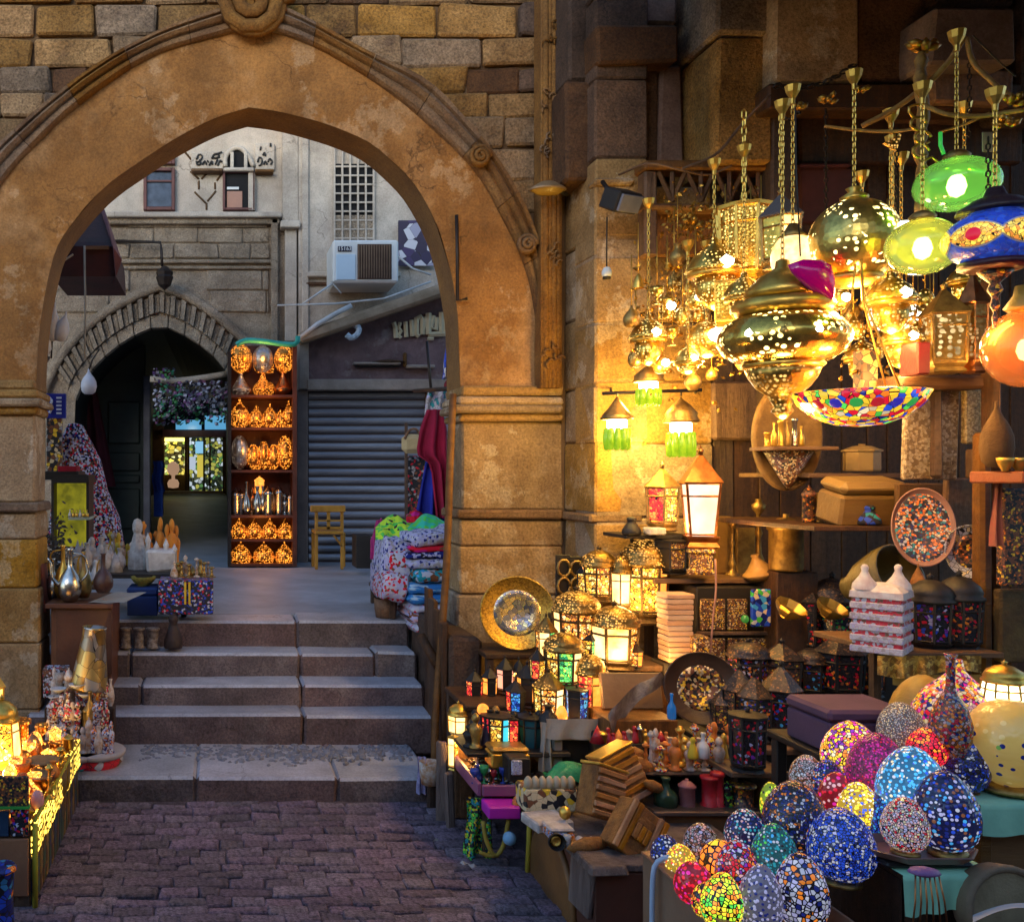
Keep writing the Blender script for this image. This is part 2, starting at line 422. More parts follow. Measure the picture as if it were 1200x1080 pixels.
# ================================================================ the gateway
GD = 5.75
gate = thing('stone_gateway', 'big pointed stone archway in ochre plaster, spanning the steps', 'archway', (0, GD, 0))
def pxl(pts, D=GD): return [(X_(x, D), Z_(y, D)) for x, y in pts]
inner = pxl([(42, 455), (44, 410), (48, 370), (56, 325), (66, 290), (80, 267), (108, 233), (133, 210), (160, 191), (195, 168), (233, 147), (262, 134), (292, 125),
             (322, 129), (352, 136), (395, 149), (433, 166), (460, 188), (487, 217), (510, 258), (522, 292), (531, 328), (537, 370), (539, 410), (540, 455)])
def spl(a, tip, c, n):  # two smooth halves meeting in a point
    return catmull([Vector((x, 0, z)) for x, z in a + [tip]], n // 2) + catmull([Vector((x, 0, z)) for x, z in [tip] + c], n // 2)[1:]
NI = 64
C_in = spl(inner[:12], inner[12], inner[13:], NI)
o_l = pxl([(-53, 455), (-50, 400), (-40, 320), (-25, 268), (0, 220), (33, 180), (93, 123), (173, 70), (240, 48)]); o_t = pxl([(297, 33)])[0]
o_r = pxl([(350, 48), (407, 77), (467, 117), (513, 157), (547, 190), (567, 217), (593, 267), (607, 293), (620, 333), (630, 400), (633, 455)])
C_out = spl(o_l, o_t, o_r, NI)
m_l = pxl([(-75, 455), (-72, 400), (-64, 325), (-50, 265), (-26, 215), (0, 173), (100, 90), (183, 43), (250, 18)]); m_t = pxl([(297, 4)])[0]
m_r = pxl([(340, 17), (433, 67), (500, 100), (553, 155), (583, 193), (610, 240), (628, 285), (641, 335), (650, 400), (655, 455)])
C_mo = spl(m_l, m_t, m_r, NI)
# plaster band with soffit
b = MB(); NA = 8; TH = .34
vs = []; 
for i in range(NI + 1):
    for j in range(NA + 1):
        p = C_in[i].lerp(C_out[i], j / NA); q = Vector((p.x * 2.2, 3, p.z * 2.2))
        dy = .018 * mnoise.noise(q) + .008 * mnoise.noise(q * 4)
        if j == 0: dy += .012
        vs.append((p.x, GD + dy, p.z))
q = lambda i, j: i * (NA + 1) + j
fs = [[q(i, j), q(i + 1, j), q(i + 1, j + 1), q(i, j + 1)] for i in range(NI) for j in range(NA)]
b.add(vs, fs, 0, True); b.build('arch_plaster', M_plaster, gate)
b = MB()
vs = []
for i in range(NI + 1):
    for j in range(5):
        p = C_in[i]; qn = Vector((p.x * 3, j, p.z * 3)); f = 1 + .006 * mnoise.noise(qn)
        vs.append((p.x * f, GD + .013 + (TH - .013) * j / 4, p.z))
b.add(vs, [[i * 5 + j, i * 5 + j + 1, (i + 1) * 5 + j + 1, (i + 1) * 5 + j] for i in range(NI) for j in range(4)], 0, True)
b.build('arch_soffit', mat('soffit_shaded_plaster', (.25, .12, .03), (.15, .07, .02), grain=0.3, vs=2, rough=.85, bump=.5, bs=16, dirt=.4), gate)  # darker copy of the plaster: underside shade put into the colour
b = MB()
vs = [(p.x, GD + TH, p.z) for p in C_in] + [(p.x, GD + TH, p.z) for p in C_out]
b.add(vs, [[i, i + 1, NI + 2 + i, NI + 1 + i] for i in range(NI)], 0); b.build('arch_back', M_plaster, gate)
# hood moulding, stone by stone
prof = [(0, .02), (.02, -.028), (.1, -.05), (.26, -.055), (.32, -.03), (.42, -.028), (.5, -.055), (.62, -.075), (.74, -.06), (.78, -.045), (.84, -.07), (.97, -.075), (1, .06)]
seg = 4
for s0 in range(0, NI, seg):
    b = MB(); vs = []
    for i in range(s0, s0 + seg + 1):
        e = .012 if i == s0 else (-.012 if i == s0 + seg else 0)
        ii = min(max(i, 0), NI)
        a = C_out[ii]; c = C_mo[ii]
        if e:
            nb = min(NI, max(0, ii + (1 if e > 0 else -1))); a = a.lerp(C_out[nb], .02); c = c.lerp(C_mo[nb], .02)
        for t, dy in prof:
            p = a.lerp(c, t); vs.append((p.x, GD + dy + .006 * mnoise.noise(Vector((p.x * 9, t * 4, p.z * 9))), p.z))
    k = len(prof)
    fs = [[i * k + j, (i + 1) * k + j, (i + 1) * k + j + 1, i * k + j + 1] for i in range(seg) for j in range(k - 1)]
    fs += [list(range(k)), [seg * k + j for j in range(k)]]
    b.add(vs, fs); b.build('moulding_stone', M_mould, gate)
for (x, yy, r) in ((562, 184, 13), (617, 287, 12), (297, 4, 42)):   # carved scrolls of the moulding
    b = MB(); c = P(x, yy, GD - .08); rr = S(r, GD)
    b.tube([c + Vector((rr * (1 - t / 26) * math.cos(t * .62), -.012 - .03 * (t / 26), rr * (1 - t / 26) * math.sin(t * .62))) for t in range(24)], rr * .2, 6)
    b.lathe([(0, -.01), (rr * .95, -.01), (rr * .9, .02), (0, .025)], 14, c, Matrix.Rotation(R(90), 3, 'X'))
    b.build('carved_scroll', M_mould, gate)
# iron rod on the plaster
b = MB(); b.tube([P(535, 252, GD - .03), P(536, 300, GD - .03), P(536, 352, GD - .03), P(548, 350, GD - .05)], .011, 6); b.build('iron_rod', M_iron, gate)
# rubble wall above: core and stones
def inside(px, py, curve):
    n = 0; k = len(curve)
    for i in range(k - 1):
        a, c = curve[i], curve[i + 1]
        if (a.x > px) != (c.x > px):
            z = a.z + (px - a.x) / (c.x - a.x) * (c.z - a.z)
            if z > py: n += 1
    return n % 2 == 1
C_md = [a.lerp(c, .55) for a, c in zip(C_in, C_out)]
x0, x1, zt = X_(-420, GD), X_(664, GD), Z_(-170, GD)
b = MB(); vs = []; n = NI + 1
ring = []
for i, p in enumerate(C_md):
    t = i / NI
    if t < .25: ring.append(Vector((x0, 0, p.z + (zt - p.z) * (t / .25) ** 2)))
    elif t > .75: ring.append(Vector((x1, 0, p.z + (zt - p.z) * ((1 - t) / .25) ** 2)))
    else: ring.append(Vector((x0 + (x1 - x0) * (t - .25) / .5, 0, zt)))
for dy in (.07, .30):
    vs += [(p.x, GD + dy, p.z) for p in C_md] + [(p.x, GD + dy, p.z) for p in ring]
fs = []
for i in range(NI):
    fs.append([i, i + 1, n + i + 1, n + i]); fs.append([2 * n + i, 3 * n + i, 3 * n + i + 1, 2 * n + i + 1]); fs.append([n + i, n + i + 1, 3 * n + i + 1, 3 * n + i])
b.add(vs, fs); b.build('wall_core', M_mortar, gate)
ys = [-72, -36, 1, 40, 75, 106, 135, 170, 208, 247, 290, 335, 380, 420, 455]
for r in range(len(ys) - 1):
    for (xa, xb) in ((-330, 300), (300, 634)):
        x = xa
        while x < xb - 4:
            wd = rnd.choice((44, 52, 60, 72, 85, 95)); xe = min(x + wd, xb)
            if xb - xe < 22: xe = xb
            cx_, cz_ = X_((x + xe) / 2, GD), Z_((ys[r] + ys[r + 1]) / 2, GD)
            hw, hh = S((xe - x) / 2, GD), S((ys[r + 1] - ys[r]) / 2, GD)
            cor = [inside(cx_ + sx * hw, cz_ + sz * hh, C_out) for sx in (-1, 1) for sz in (-1, 1)]
            if not all(cor) and not inside(cx_, cz_ , C_md) and not any(inside(cx_ + sx * hw, cz_ + sz * hh, C_md) for sx in (-1, 1) for sz in (-1, 1)):
                b = MB(); g_ = rnd.uniform(.006, .014)
                b.box((cx_, GD + .088 + rnd.uniform(-.014, .016), cz_), (2 * hw - g_, .12, 2 * hh - g_), ch=.014, jit=.012)
                o = b.build('wall_stone', M_stone if rnd.random() < .8 else M_dark_stone, gate)
            x = xe
# imposts, piers
def block(xa, xb, ya, yb, D, depth, m, name='pier_stone', par=gate, ch=.012, jit=.004, gap=.004):
    b = MB(); b.box((X_((xa + xb) / 2, D), D + depth / 2, Z_((ya + yb) / 2, D)), (S(xb - xa, D) - gap, depth, S(yb - ya, D) - gap), ch=ch, jit=jit)
    return b.build(name, m, par)
for (xa, xb, L) in ((541, 661, True), (-130, 41, False)):
    o = 6
    e = (lambda d: (xa - d, xb)) if L else (lambda d: (xa, xb + d))
    yo = 0 if L else -8
    for (d, ya, yb, dd) in ((0, 452, 464, .05), (4, 464, 474, .08), (8, 474, 484, .10), (3, 484, 494, .05)):
        p = e(d); block(p[0], p[1], ya + yo, yb + yo, GD - dd, .36 + dd - .005 * d, M_pier, 'impost_stone')
    rows = [(494, 597, 1), (597, 608, 0), (608, 640, 1), (640, 697, 1), (697, 762, 2), (762, 840, 2), (840, 905, 2), (905, 990, 2)]
    for (ya, yb, n) in rows:
        if not n: p = e(6); block(p[0], p[1], ya + yo, yb + yo, GD - .05, .40, M_mould, 'string_course'); continue
        cut = [xa, xb] if n == 1 else [xa, xa + (xb - xa) * rnd.uniform(.35, .6), xb]
        ex = 0 if ya < 600 else (3 if ya < 690 else 6)
        for a, c in zip(cut, cut[1:]):
            if L and a == xa: a -= ex
            if not L and c == xb: c += ex
            block(a, c, ya + yo, yb + yo, GD - .004 * ex, .36, M_pier)
# weathered panel of pale render on the pier
# carved colonnette
col_ = thing('carved_column', 'slender carved stone colonnette running up the wall right of the arch', 'column', (X_(646, 5.62), 5.62, 0))
b = MB()
xa, xb = X_(635, 5.62), X_(659, 5.62)
for k, fx in enumerate((.06, .24, .44, .64, .84, .96)):
    xx = xa + (xb - xa) * fx; rr = (.010, .02, .016, .02, .016, .008)[k]
    b.tube([(xx, 5.64, Z_(454, 5.62)), (xx, 5.64, Z_(-60, 5.62))], rr, 6)
b.box(((xa + xb) / 2, 5.70, (Z_(454, 5.62) + Z_(-60, 5.62)) / 2), (xb - xa, .12, Z_(-60, 5.62) - Z_(454, 5.62)))
b.build('shaft', M_mould, col_)
for yy in (40, 120, 168, 300, 415):
    b = MB()
    for k in range(9):
        c = Vector((rnd.uniform(xa, xb), 5.615, Z_(yy + rnd.uniform(-14, 14), 5.62)))
        a = rnd.uniform(0, 3)
        b.tube([c + Vector((.022 * math.cos(a + t), -.006, .022 * math.sin(a + t))) for t in (0, .7, 1.4, 2.1, 2.8)], .006, 5)
    b.build('carved_knot', M_mould, col_)
# return of the pier towards the shop (left face of the projecting building)
SD = 5.28; XR = 2.12
ret = thing('shop_building', 'projecting stone building behind the lantern shop, right of the archway', 'building', (XR, SD, 0))
def rblock(ya, yb, y0=SD + .0, y1=GD - .002, x=XR, m=M_pier, gap=.004):
    b = MB(); z0, z1 = Z_(yb, y1), Z_(ya, y1)
    b.box((x + .15, (y0 + y1) / 2, (z0 + z1) / 2), (.3, y1 - y0 - gap, z1 - z0 - gap), ch=.012, jit=.004); b.build('return_stone', m, ret)
for ya, yb in ((-60, 40), (40, 130), (130, 215), (215, 300), (300, 380), (380, 460)):
    rblock(ya, yb, m=M_dark_stone if ya < 200 else M_pier)
for ya, yb in ((460, 520), (520, 598), (608, 655), (655, 730), (730, 800), (800, 900)): rblock(ya, yb)
rblock(598, 608, x=XR - .03, m=M_mould)
# lit stone wall behind the lamps
for (ya, yb) in ((218, 300), (300, 378), (378, 446), (446, 520), (520, 606), (606, 680), (680, 760), (760, 850)):
    cut = [697, 768 if ya < 300 else rnd.choice((738, 760, 836)), 836] if ya < 440 else [697, 836]
    for a, c in zip(cut, cut[1:]):
        if c - a > 3: block(a, c, ya, yb, SD + rnd.uniform(0, .008) + (.06 if (a > 740 and ya < 300) else 0), .3, M_pier, 'wall_stone', ret)
block(820, 905, 516, 590, SD + .05, .3, mat('rough_stone', (.36, .26, .15), (.22, .14, .07), grain=0.5, vs=12, bump=1, bs=50, dist=.02), 'wall_stone', ret)
# upper masonry: big dark blocks stepping forward
for (xa, xb, ya, yb, D, m) in (
    (664, 700, -60, 95, 5.42, M_dark_stone), (664, 702, 95, 212, 5.40, M_dark_stone),
    (700, 741, -60, 28, 5.30, M_wood2), (741, 795, -60, 28, 5.30, M_grey_stone), (699, 797, 28, 74, 5.24, M_dark_stone),
    (703, 772, 75, 192, 5.36, M_dark_stone), (772, 802, 75, 192, 5.35, M_grey_stone), (698, 758, 192, 215, 5.30, M_dark_stone),
    (840, 905, -60, 40, 4.98, M_stone), (840, 907, 41, 192, 5.02, M_stone),
    (906, 1008, -60, 97, 4.92, M_pier), (1006, 1092, -60, 97, 4.95, M_dark_stone), (1092, 1192, 8, 76, 4.72, M_grey_stone),
    (1092, 1192, -60, 8, 4.9, M_dark_stone), (1192, 1300, -60, 130, 4.9, M_dark_stone), (1092, 1192, 77, 122, 4.85, M_wood2)):
    block(xa, xb, ya, yb, D, 5.7 - D, m, 'wall_block', ret, ch=.016, jit=.01, gap=.008)
block(697, 745, 208, 216, SD - .03, .1, M_pier, 'ledge_stone', ret)
b = MB(); b.box((2.55 + 2, 5.85, 2), (4.9, .2, 6)); b.build('wall_core', M_mortar, ret)
# timber shop front: back boards, post, beams, fretwork
shop = thing('timber_shop_front', 'dark timber shop front with boards, beams and fretwork above the lamps', 'shop front', (3.0, 5.2, 0))
x = 836
while x < 1420:
    wd = rnd.choice((24, 30, 36)); block(x, x + wd, 190, 980, SD + .02 + rnd.uniform(0, .012), .04, M_wood, 'board', shop, ch=.004, jit=.001, gap=.003); x += wd
block(836, 905, 446, 516, SD - .03, .04, M_wood2, 'panel', shop)
block(905, 936, 97, 560, 5.02, .16, M_wood, 'post', shop)
block(900, 1200, 97, 128, 4.90, .16, M_wood, 'beam', shop)
block(936, 1200, 128, 192, 5.15, .05, M_wood, 'panel', shop)
block(936, 1000, 190, 196, 5.06, .08, M_maroon, 'panel_rail', shop); block(936, 1000, 196, 262, 5.10, .05, M_maroon, 'panel', shop)
block(756, 905, 186, 199, 5.08, .14, M_wood2, 'beam', shop); block(756, 905, 238, 246, 5.08, .10, M_wood2, 'beam', shop)
block(756, 771, 199, 300, 5.10, .10, M_wood2, 'post', shop)
b = MB()
for k in range(4):
    xa = 771 + k * 33.5; c = lambda u, v: P(u, v, 5.12)
    for (p, q_) in (((xa, 200), (xa + 17, 236)), ((xa + 17, 236), (xa + 33, 200)), ((xa + 17, 200), (xa + 17, 236))):
        b.tube([c(*p), c(*q_)], .014, 4, smooth=False)
b.build('fretwork', M_wood2, shop)
block(771, 905, 246, 300, 5.2, .05, M_wood2, 'panel', shop)
# right hand post and shelf beam of the stall
block(1150, 1166, 505, 800, 3.70, .06, M_woodx, 'stall_post', shop); block(1166, 1176, 300, 830, 3.72, .08, M_wood, 'stall_post', shop)
block(1055, 1162, 438, 455, 3.78, .22, M_woodx, 'shelf_board', shop)
block(1098, 1106, 455, 560, 3.86, .05, M_wood, 'stall_post', shop)

# the other side of the narrow alley, behind the photographer
op = thing('opposite_house', 'tall stone house across the alley', 'building', (0, -4.4, 0))
b = MB(); b.box((1, -4.8, 2.5), (26, .8, 5.2)); b.build('wall', M_pier, op)

# unseen canvas on rafters, added above the frame to shade the lamp stall
aw_ = thing('added_shade_awning', 'unseen sloping dark canvas on rafters, added to shade the lamp stall', 'awning', (3.6, 3.6, 3.8))
b = MB(); b.sheet(lambda u, v: Vector((1.75 + 4.2 * u, 5.0 - 3.0 * v, 4.62 - 1.30 * v - .05 * math.sin(math.pi * v) + .02 * math.sin(u * 18))), 24, 8)
b.sheet(lambda u, v: Vector((1.75 + 4.2 * u, 5.0 - 3.0 * v, 4.635 - 1.30 * v - .05 * math.sin(math.pi * v) + .02 * math.sin(u * 18))), 24, 8); b.build('canvas', mat('brown_canvas', (.10, .06, .035), (.06, .035, .02), rough=.95), aw_)
for k in range(6):
    b = MB(); x = 1.8 + .82 * k; b.tube([(x, 5.0, 4.66), (x, 2.0, 3.36)], .03, 6); b.build('rafter', M_wood, aw_)
# ================================================================ courtyard building with the second arch
BD = 11.0
ZF = zl
cb = thing('courtyard_building', 'old pale stone courtyard building with a second pointed passage arch', 'building', (X_(190, BD), BD, ZF))
def cpx(pts, D=BD): return [(X_(x, D), Z_(y, D)) for x, y in pts]
pin = cpx([(88, 662), (88, 560), (88, 478), (93, 455), (104, 438), (120, 420), (142, 402), (165, 389)]); pt = cpx([(187, 381)])[0]
pou = cpx([(208, 388), (232, 402), (252, 418), (266, 436), (274, 460), (276, 560), (276, 662)])
PN = 48
Ci = spl(pin, pt, pou, PN)
oin = cpx([(48, 662), (48, 560), (50, 478), (58, 448), (74, 418), (98, 390), (125, 368), (158, 350)]); ot = cpx([(187, 338)])[0]
oou = cpx([(216, 348), (250, 370), (276, 392), (298, 418), (312, 458), (314, 560), (314, 662)])
Co = spl(oin, ot, oou, PN)
# wall around the opening
xa, xb, zt = X_(-160, BD), X_(352, BD), Z_(256, BD)
ring = []
for i, p in enumerate(Co):
    t = i / PN
    if t < .3: ring.append(Vector((xa, 0, p.z + (zt - p.z) * (t / .3) ** 1.5)))
    elif t > .7: ring.append(Vector((xb, 0, p.z + (zt - p.z) * ((1 - t) / .3) ** 1.5)))
    else: ring.append(Vector((xa + (xb - xa) * (t - .3) / .4, 0, zt)))
b = MB(); n = PN + 1
vs = [(p.x, BD, p.z) for p in Co] + [(p.x, BD, p.z) for p in ring]
b.add(vs, [[i, i + 1, n + i + 1, n + i] for i in range(PN)])
b.box(((xa + xb) / 2, BD + .3, (zt + Z_(-150, BD)) / 2), (xb - xa, .6, Z_(-150, BD) - zt), mi=1)
b.build('wall', [M_court, M_court2], cb)
# passage tunnel sides
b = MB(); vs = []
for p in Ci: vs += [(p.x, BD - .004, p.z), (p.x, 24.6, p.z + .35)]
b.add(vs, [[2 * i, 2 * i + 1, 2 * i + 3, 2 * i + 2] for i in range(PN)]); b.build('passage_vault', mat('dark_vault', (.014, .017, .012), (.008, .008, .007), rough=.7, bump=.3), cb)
# voussoirs: plain inner ring, carved outer ring
def lerp_c(curve, t):
    k = min(PN - 1, int(t)); return curve[k].lerp(curve[k + 1], t - k)
ks = [i for i in range(PN + 1) if Ci[i].z > Z_(472, BD)]; k0, k1 = ks[0], ks[-1]
for part, nn in ((0, 13), (1, 46)):
    for q_ in range(nn):
        ta, tb = k0 + (k1 - k0) * q_ / nn, k0 + (k1 - k0) * (q_ + 1) / nn
        a, c_, d, e = lerp_c(Ci, ta), lerp_c(Ci, tb), lerp_c(Co, ta), lerp_c(Co, tb)
        t0, t1 = ((0, .32) if part == 0 else (.35, .88 if q_ % 2 else .84))
        A, B_, C_, D_ = a.lerp(d, t0), c_.lerp(e, t0), c_.lerp(e, t1), a.lerp(d, t1)
        k = .04 if part == 0 else .09
        A, B_ = A.lerp(B_, k), B_.lerp(A, k); D_, C_ = D_.lerp(C_, k), C_.lerp(D_, k)
        yf = BD - .03 if part == 0 else (BD - (.085 if q_ % 2 else .04) + rnd.uniform(-.01, .01))
        b = MB(); b.prism([(v.x, v.z) for v in (A, B_, C_, D_)], yf, BD + .12)
        b.build('voussoir', M_court, cb)
b = MB()
for o_, r in ((1.02, .05), (1.10, .035)):
    b.tube([Vector((0, BD - .05, 0)) + a.lerp(d, o_) for a, d in zip(Ci, Co) if d.z > Z_(480, BD)], r, 6)
b.add([v for a, d in zip(Ci, Co) for v in (Vector((0, BD - .0, 0)) + a.lerp(d, .0), Vector((0, BD + .0, 0)) + a.lerp(d, 1.0))], [[2 * i, 2 * i + 1, 2 * i + 3, 2 * i + 2] for i in range(PN)])
b.build('arch_label', M_court, cb)
def bar(xa, xb, ya, yb, D, dep, m, name, par, ch=.01, jit=0.0, proud=None, rotx=None):
    b = MB(); b.box((X_((xa + xb) / 2, D), D + dep / 2, Z_((ya + yb) / 2, D)), (S(xb - xa, D), dep, S(yb - ya, D)), ch=ch, jit=jit)
    return b.build(name, m, par)
bar(60, 330, 248, 254, BD - .16, .2, M_court2, 'cornice', cb); bar(60, 328, 254, 262, BD - .10, .14, M_court, 'cornice', cb)
bar(60, 322, 304, 308, BD - .06, .1, M_court, 'string_course', cb); bar(60, 322, 312, 315, BD - .05, .1, M_court, 'string_course', cb)
bar(318, 326, 256, 402, BD - .10, .14, M_court, 'moulding', cb); bar(150, 314, 262, 266, BD - .04, .06, M_court, 'moulding', cb)
# big wall stones of the lower storey (long courses)
for (ya, yb) in ((266, 285), (285, 303), (316, 340), (340, 366)):
    x = 62
    while x < 316:
        wd = rnd.choice((38, 52, 66)); xe = min(316, x + wd)
        cx_ = X_((x + xe) / 2, BD); 
        if not inside(cx_, Z_(yb - 2, BD), Co) and not inside(X_(x, BD), Z_(yb, BD), Co) and not inside(X_(xe, BD), Z_(yb, BD), Co):
            bar(x + .6, xe - .6, ya + .6, yb - .6, BD - .03 + rnd.uniform(-.008, .008), .1, M_court, 'wall_stone', cb, ch=.012, jit=.008)
        x = xe
# stained heart shaped crack relief, pilasters
for (xa, xb, ya, yb, d) in ((331, 350, 150, 262, .12), (334, 348, 268, 400, .10), (354, 362, 150, 400, .16), (362, 388, 150, 322, .05), (329, 352, 258, 266, .2)):
    bar(xa, xb, ya - 60 if ya == 150 else ya, yb, BD - d, d + .1, M_court2, 'pilaster', cb)
M_redframe = mat('red_frame', (.16, .06, .05), (.09, .035, .03), rough=.6, bump=.3)
M_pane = mat('dusk_glass', (.06, .08, .12), (.02, .03, .05), vs=12, rough=.12, bump=0)
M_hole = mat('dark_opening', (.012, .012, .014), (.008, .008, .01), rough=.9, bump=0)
def window(x0, x1, y0, y1, D, par, bars=(), cols=0, pane=None, fm=None, fw=4):
    fm = fm or M_redframe
    fr = thing_part('window', par)
    for (a, c, d, e) in ((x0, x0 + fw, y0, y1), (x1 - fw, x1, y0, y1), (x0 + fw, x1 - fw, y0, y0 + fw), (x0 + fw, x1 - fw, y1 - fw, y1)):
        bar(a, c, d, e, D - .05, .10, fm, 'frame', fr, ch=.006)
    bar(x0 + fw, x1 - fw, y0 + fw, y1 - fw, D - .005, .03, pane or M_pane, 'pane', fr, ch=0)
    for yy in bars: bar(x0 + fw, x1 - fw, yy - 1, yy + 1, D - .03, .02, fm, 'glazing_bar', fr, ch=0)
    return fr
def thing_part(name, par):
    o = bpy.data.objects.new(name, None); COL.objects.link(o); o.parent = par; o.empty_display_size = .05; return o
window(168, 205, 196, 246, BD - .02, cb, bars=(212,)); window(170, 205, 150, 192, BD - .02, cb)
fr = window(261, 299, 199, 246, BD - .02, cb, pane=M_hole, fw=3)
bar(266, 284, 224, 244, BD - .04, .03, mat('salmon_board', (.42, .22, .15), (.36, .2, .15), rough=.7), 'shutter', fr, ch=.004)
bar(266, 280, 219, 222, BD - .05, .02, M_white, 'shutter', fr, ch=.002)
bar(291, 299, 200, 246, BD - .07, .05, M_court2, 'shutter', fr, ch=.004)
# little pointed niche above with its moulded rim
b = MB(); nich = catmull([P(x, y, BD - .04) for x, y in ((264, 196), (264, 186), (268, 179), (276, 174), (284, 176), (291, 184), (297, 196))], 20)
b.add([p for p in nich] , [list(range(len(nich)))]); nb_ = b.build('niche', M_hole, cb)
b = MB(); b.tube([p + Vector((0, -.02, 0)) for p in nich], .03, 6); b.build('niche_rim', M_court2, cb)
for xx in (272, 288): bar(xx - 2, xx + 2, 178, 197, BD - .10, .05, M_court2, 'colonnette', cb, ch=.004)
bar(262, 298, 196, 200, BD - .12, .1, M_court2, 'sill', cb)
# broken render panels with the painted script
for (xa, xb, ya, yb) in ((224, 262, 178, 198), (299, 322, 168, 199)):
    bar(xa, xb, ya, yb, BD - .05, .06, M_court2, 'render_panel', cb, ch=.01)
    bar(xa, xb - 1, yb - 1, yb + 2, BD - .14, .15, M_mould, 'ledge', cb)
b = MB()
def script(strokes, D, r=.011):
    for s_ in strokes: b.tube(catmull([P(x, y, D) for x, y in s_], 10) if len(s_) > 2 else [P(x, y, D) for x, y in s_], r, 5)
script([[(230, 187), (233, 181), (237, 183), (235, 188), (231, 190)], [(230, 189), (231, 193), (235, 192), (234, 187)], [(237, 193), (240, 189), (242, 193)],
        [(248, 186), (251, 181), (256, 180), (260, 178)], [(250, 185), (254, 185), (257, 183)], [(245, 194), (248, 189), (249, 193)], [(252, 193), (255, 187)],
        [(255, 194), (258, 188), (260, 190)], [(256, 181), (257, 185)], [(243, 188), (244, 190)]], BD - .062)
script([[(302, 190), (304, 184), (307, 187), (306, 193), (303, 194)], [(309, 193), (311, 189), (313, 193)], [(314, 190), (316, 186), (319, 189), (317, 193)], [(308, 182), (310, 179), (311, 183)], [(317, 168), (317, 172)], [(305, 176), (306, 172)]], BD - .062)
b.build('painted_script', M_black, cb)['kind'] = 'stuff'
b = MB()
for s_ in ([(214, 175), (224, 187)], [(223, 201), (233, 210)], [(236, 210), (242, 204)], [(254, 212), (261, 202)], [(228, 225), (241, 238)], [(243, 236), (253, 224)], [(233, 212), (233, 222)], [(252, 214), (252, 222)], [(242, 238), (242, 246)]):
    b.tube([P(x, y, BD - .004) for x, y in s_], .012, 4)
b.build('crack', M_mortar, cb)['kind'] = 'stuff'
# wall lantern bracket
wl = thing('wall_lantern', 'small dark iron lantern on a bent bracket above the passage arch', 'lantern', P(195, 318, BD - .3))
b = MB(); b.tube([P(130, 282, BD - .05), P(188, 284, BD - .2), P(189, 292, BD - .28), P(190, 312, BD - .3)], .016, 6); b.build('bracket', M_iron, wl)
b = MB(local=True); b.lathe([(0, .12), (.04, .1), (.1, .04), (.09, 0), (.1, -.02), (.07, -.11), (0, -.17)], 8, smooth=False); b.build('lamp_body', M_iron, wl, loc=(-.02, 0, -.05))

# ---------------------------------------------------------------- neighbour on the right with grille and air conditioner
nb = thing('grey_house', 'grey rendered house right of the courtyard with a barred window', 'building', (X_(440, BD - .1), BD - .1, ZF))
bar(350, 620, -120, 410, BD - .12, .6, M_court2, 'wall', nb, ch=0)
w_ = thing_part('window', nb)
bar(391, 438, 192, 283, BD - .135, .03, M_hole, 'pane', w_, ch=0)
for k in range(6): bar(391 + k * 9.2, 393.2 + k * 9.2, 150, 284, BD - .18, .03, M_court2, 'grille_bar', w_, ch=.003)
for k in range(9): bar(391, 439, 194 + k * 10.5, 196 + k * 10.5, BD - .175, .02, M_court2, 'grille_bar', w_, ch=.003)
bar(392, 438, 252, 283, BD - .16, .03, M_court, 'lower_panel', w_, ch=.004)
bar(360, 470, 318, 324, BD - .2, .2, M_court2, 'ledge', nb); bar(358, 392, 330, 334, BD - .16, .2, M_dark_stone, 'ledge', nb)
po = MB(); po.box((X_(487, BD - .2), BD - .2, Z_(285, BD - .2)), (S(40, BD), .02, S(52, BD)))
po = po.build('poster', mosaic('torn_poster', [(.03, .02, .06), (.05, .03, .1), (.55, .55, .6), (.03, .02, .05), (.3, .3, .4)], 9, gw=.01, rough=.7), nb)
ac = thing('air_conditioner', 'white window air conditioner with brown grille above the shuttered shop', 'air conditioner', P(429, 331, BD - .7))
AD = BD - .75
bar(390, 467, 281, 331, AD, .6, M_white, 'case', ac, ch=.02)
bar(394, 417, 298, 328, AD - .012, .02, mat('pale_blue_paint', (.52, .66, .76), (.46, .6, .72), rough=.4, bump=0), 'front_panel', ac, ch=.006)
bar(419, 459, 286, 327, AD - .008, .02, mat('grille_back', (.09, .05, .035), (.06, .035, .025), rough=.8), 'grille', ac, ch=0)
for k in range(13): bar(420 + k * 3, 421.3 + k * 3, 287, 326, AD - .03, .025, mat('grille_rib', (.2, .13, .08), (.12, .07, .045)), 'grille_rib', ac, ch=0)
bar(396, 412, 288.5, 294.5, AD - .012, .015, mat('badge_black', (.02, .015, .05), bump=0, rough=.4), 'badge', ac, ch=0)
def text(name, s_, x, y, hpx, D, m, par, dep=.004, sx=1.0):
    c = bpy.data.curves.new(name, 'FONT'); c.body = s_; c.align_x = 'CENTER'; c.align_y = 'CENTER'; c.size = S(hpx, D) * 1.4; c.extrude = dep; c.resolution_u = 2
    t = bpy.data.objects.new(name, c); COL.objects.link(t)
    dg = bpy.context.evaluated_depsgraph_get(); me = bpy.data.meshes.new_from_object(t.evaluated_get(dg))
    COL.objects.unlink(t); bpy.data.objects.remove(t)
    o = bpy.data.objects.new(name, me); COL.objects.link(o); me.materials.append(m)
    o.parent = par; o.location = P(x, y, D) - (wloc(par) if par else Vector()); o.rotation_euler = (R(90), 0, 0); o.scale = (sx, 1, 1); return o
text('badge_lettering', '15163', 404, 291.6, 4.6, AD - .016, M_white, ac)

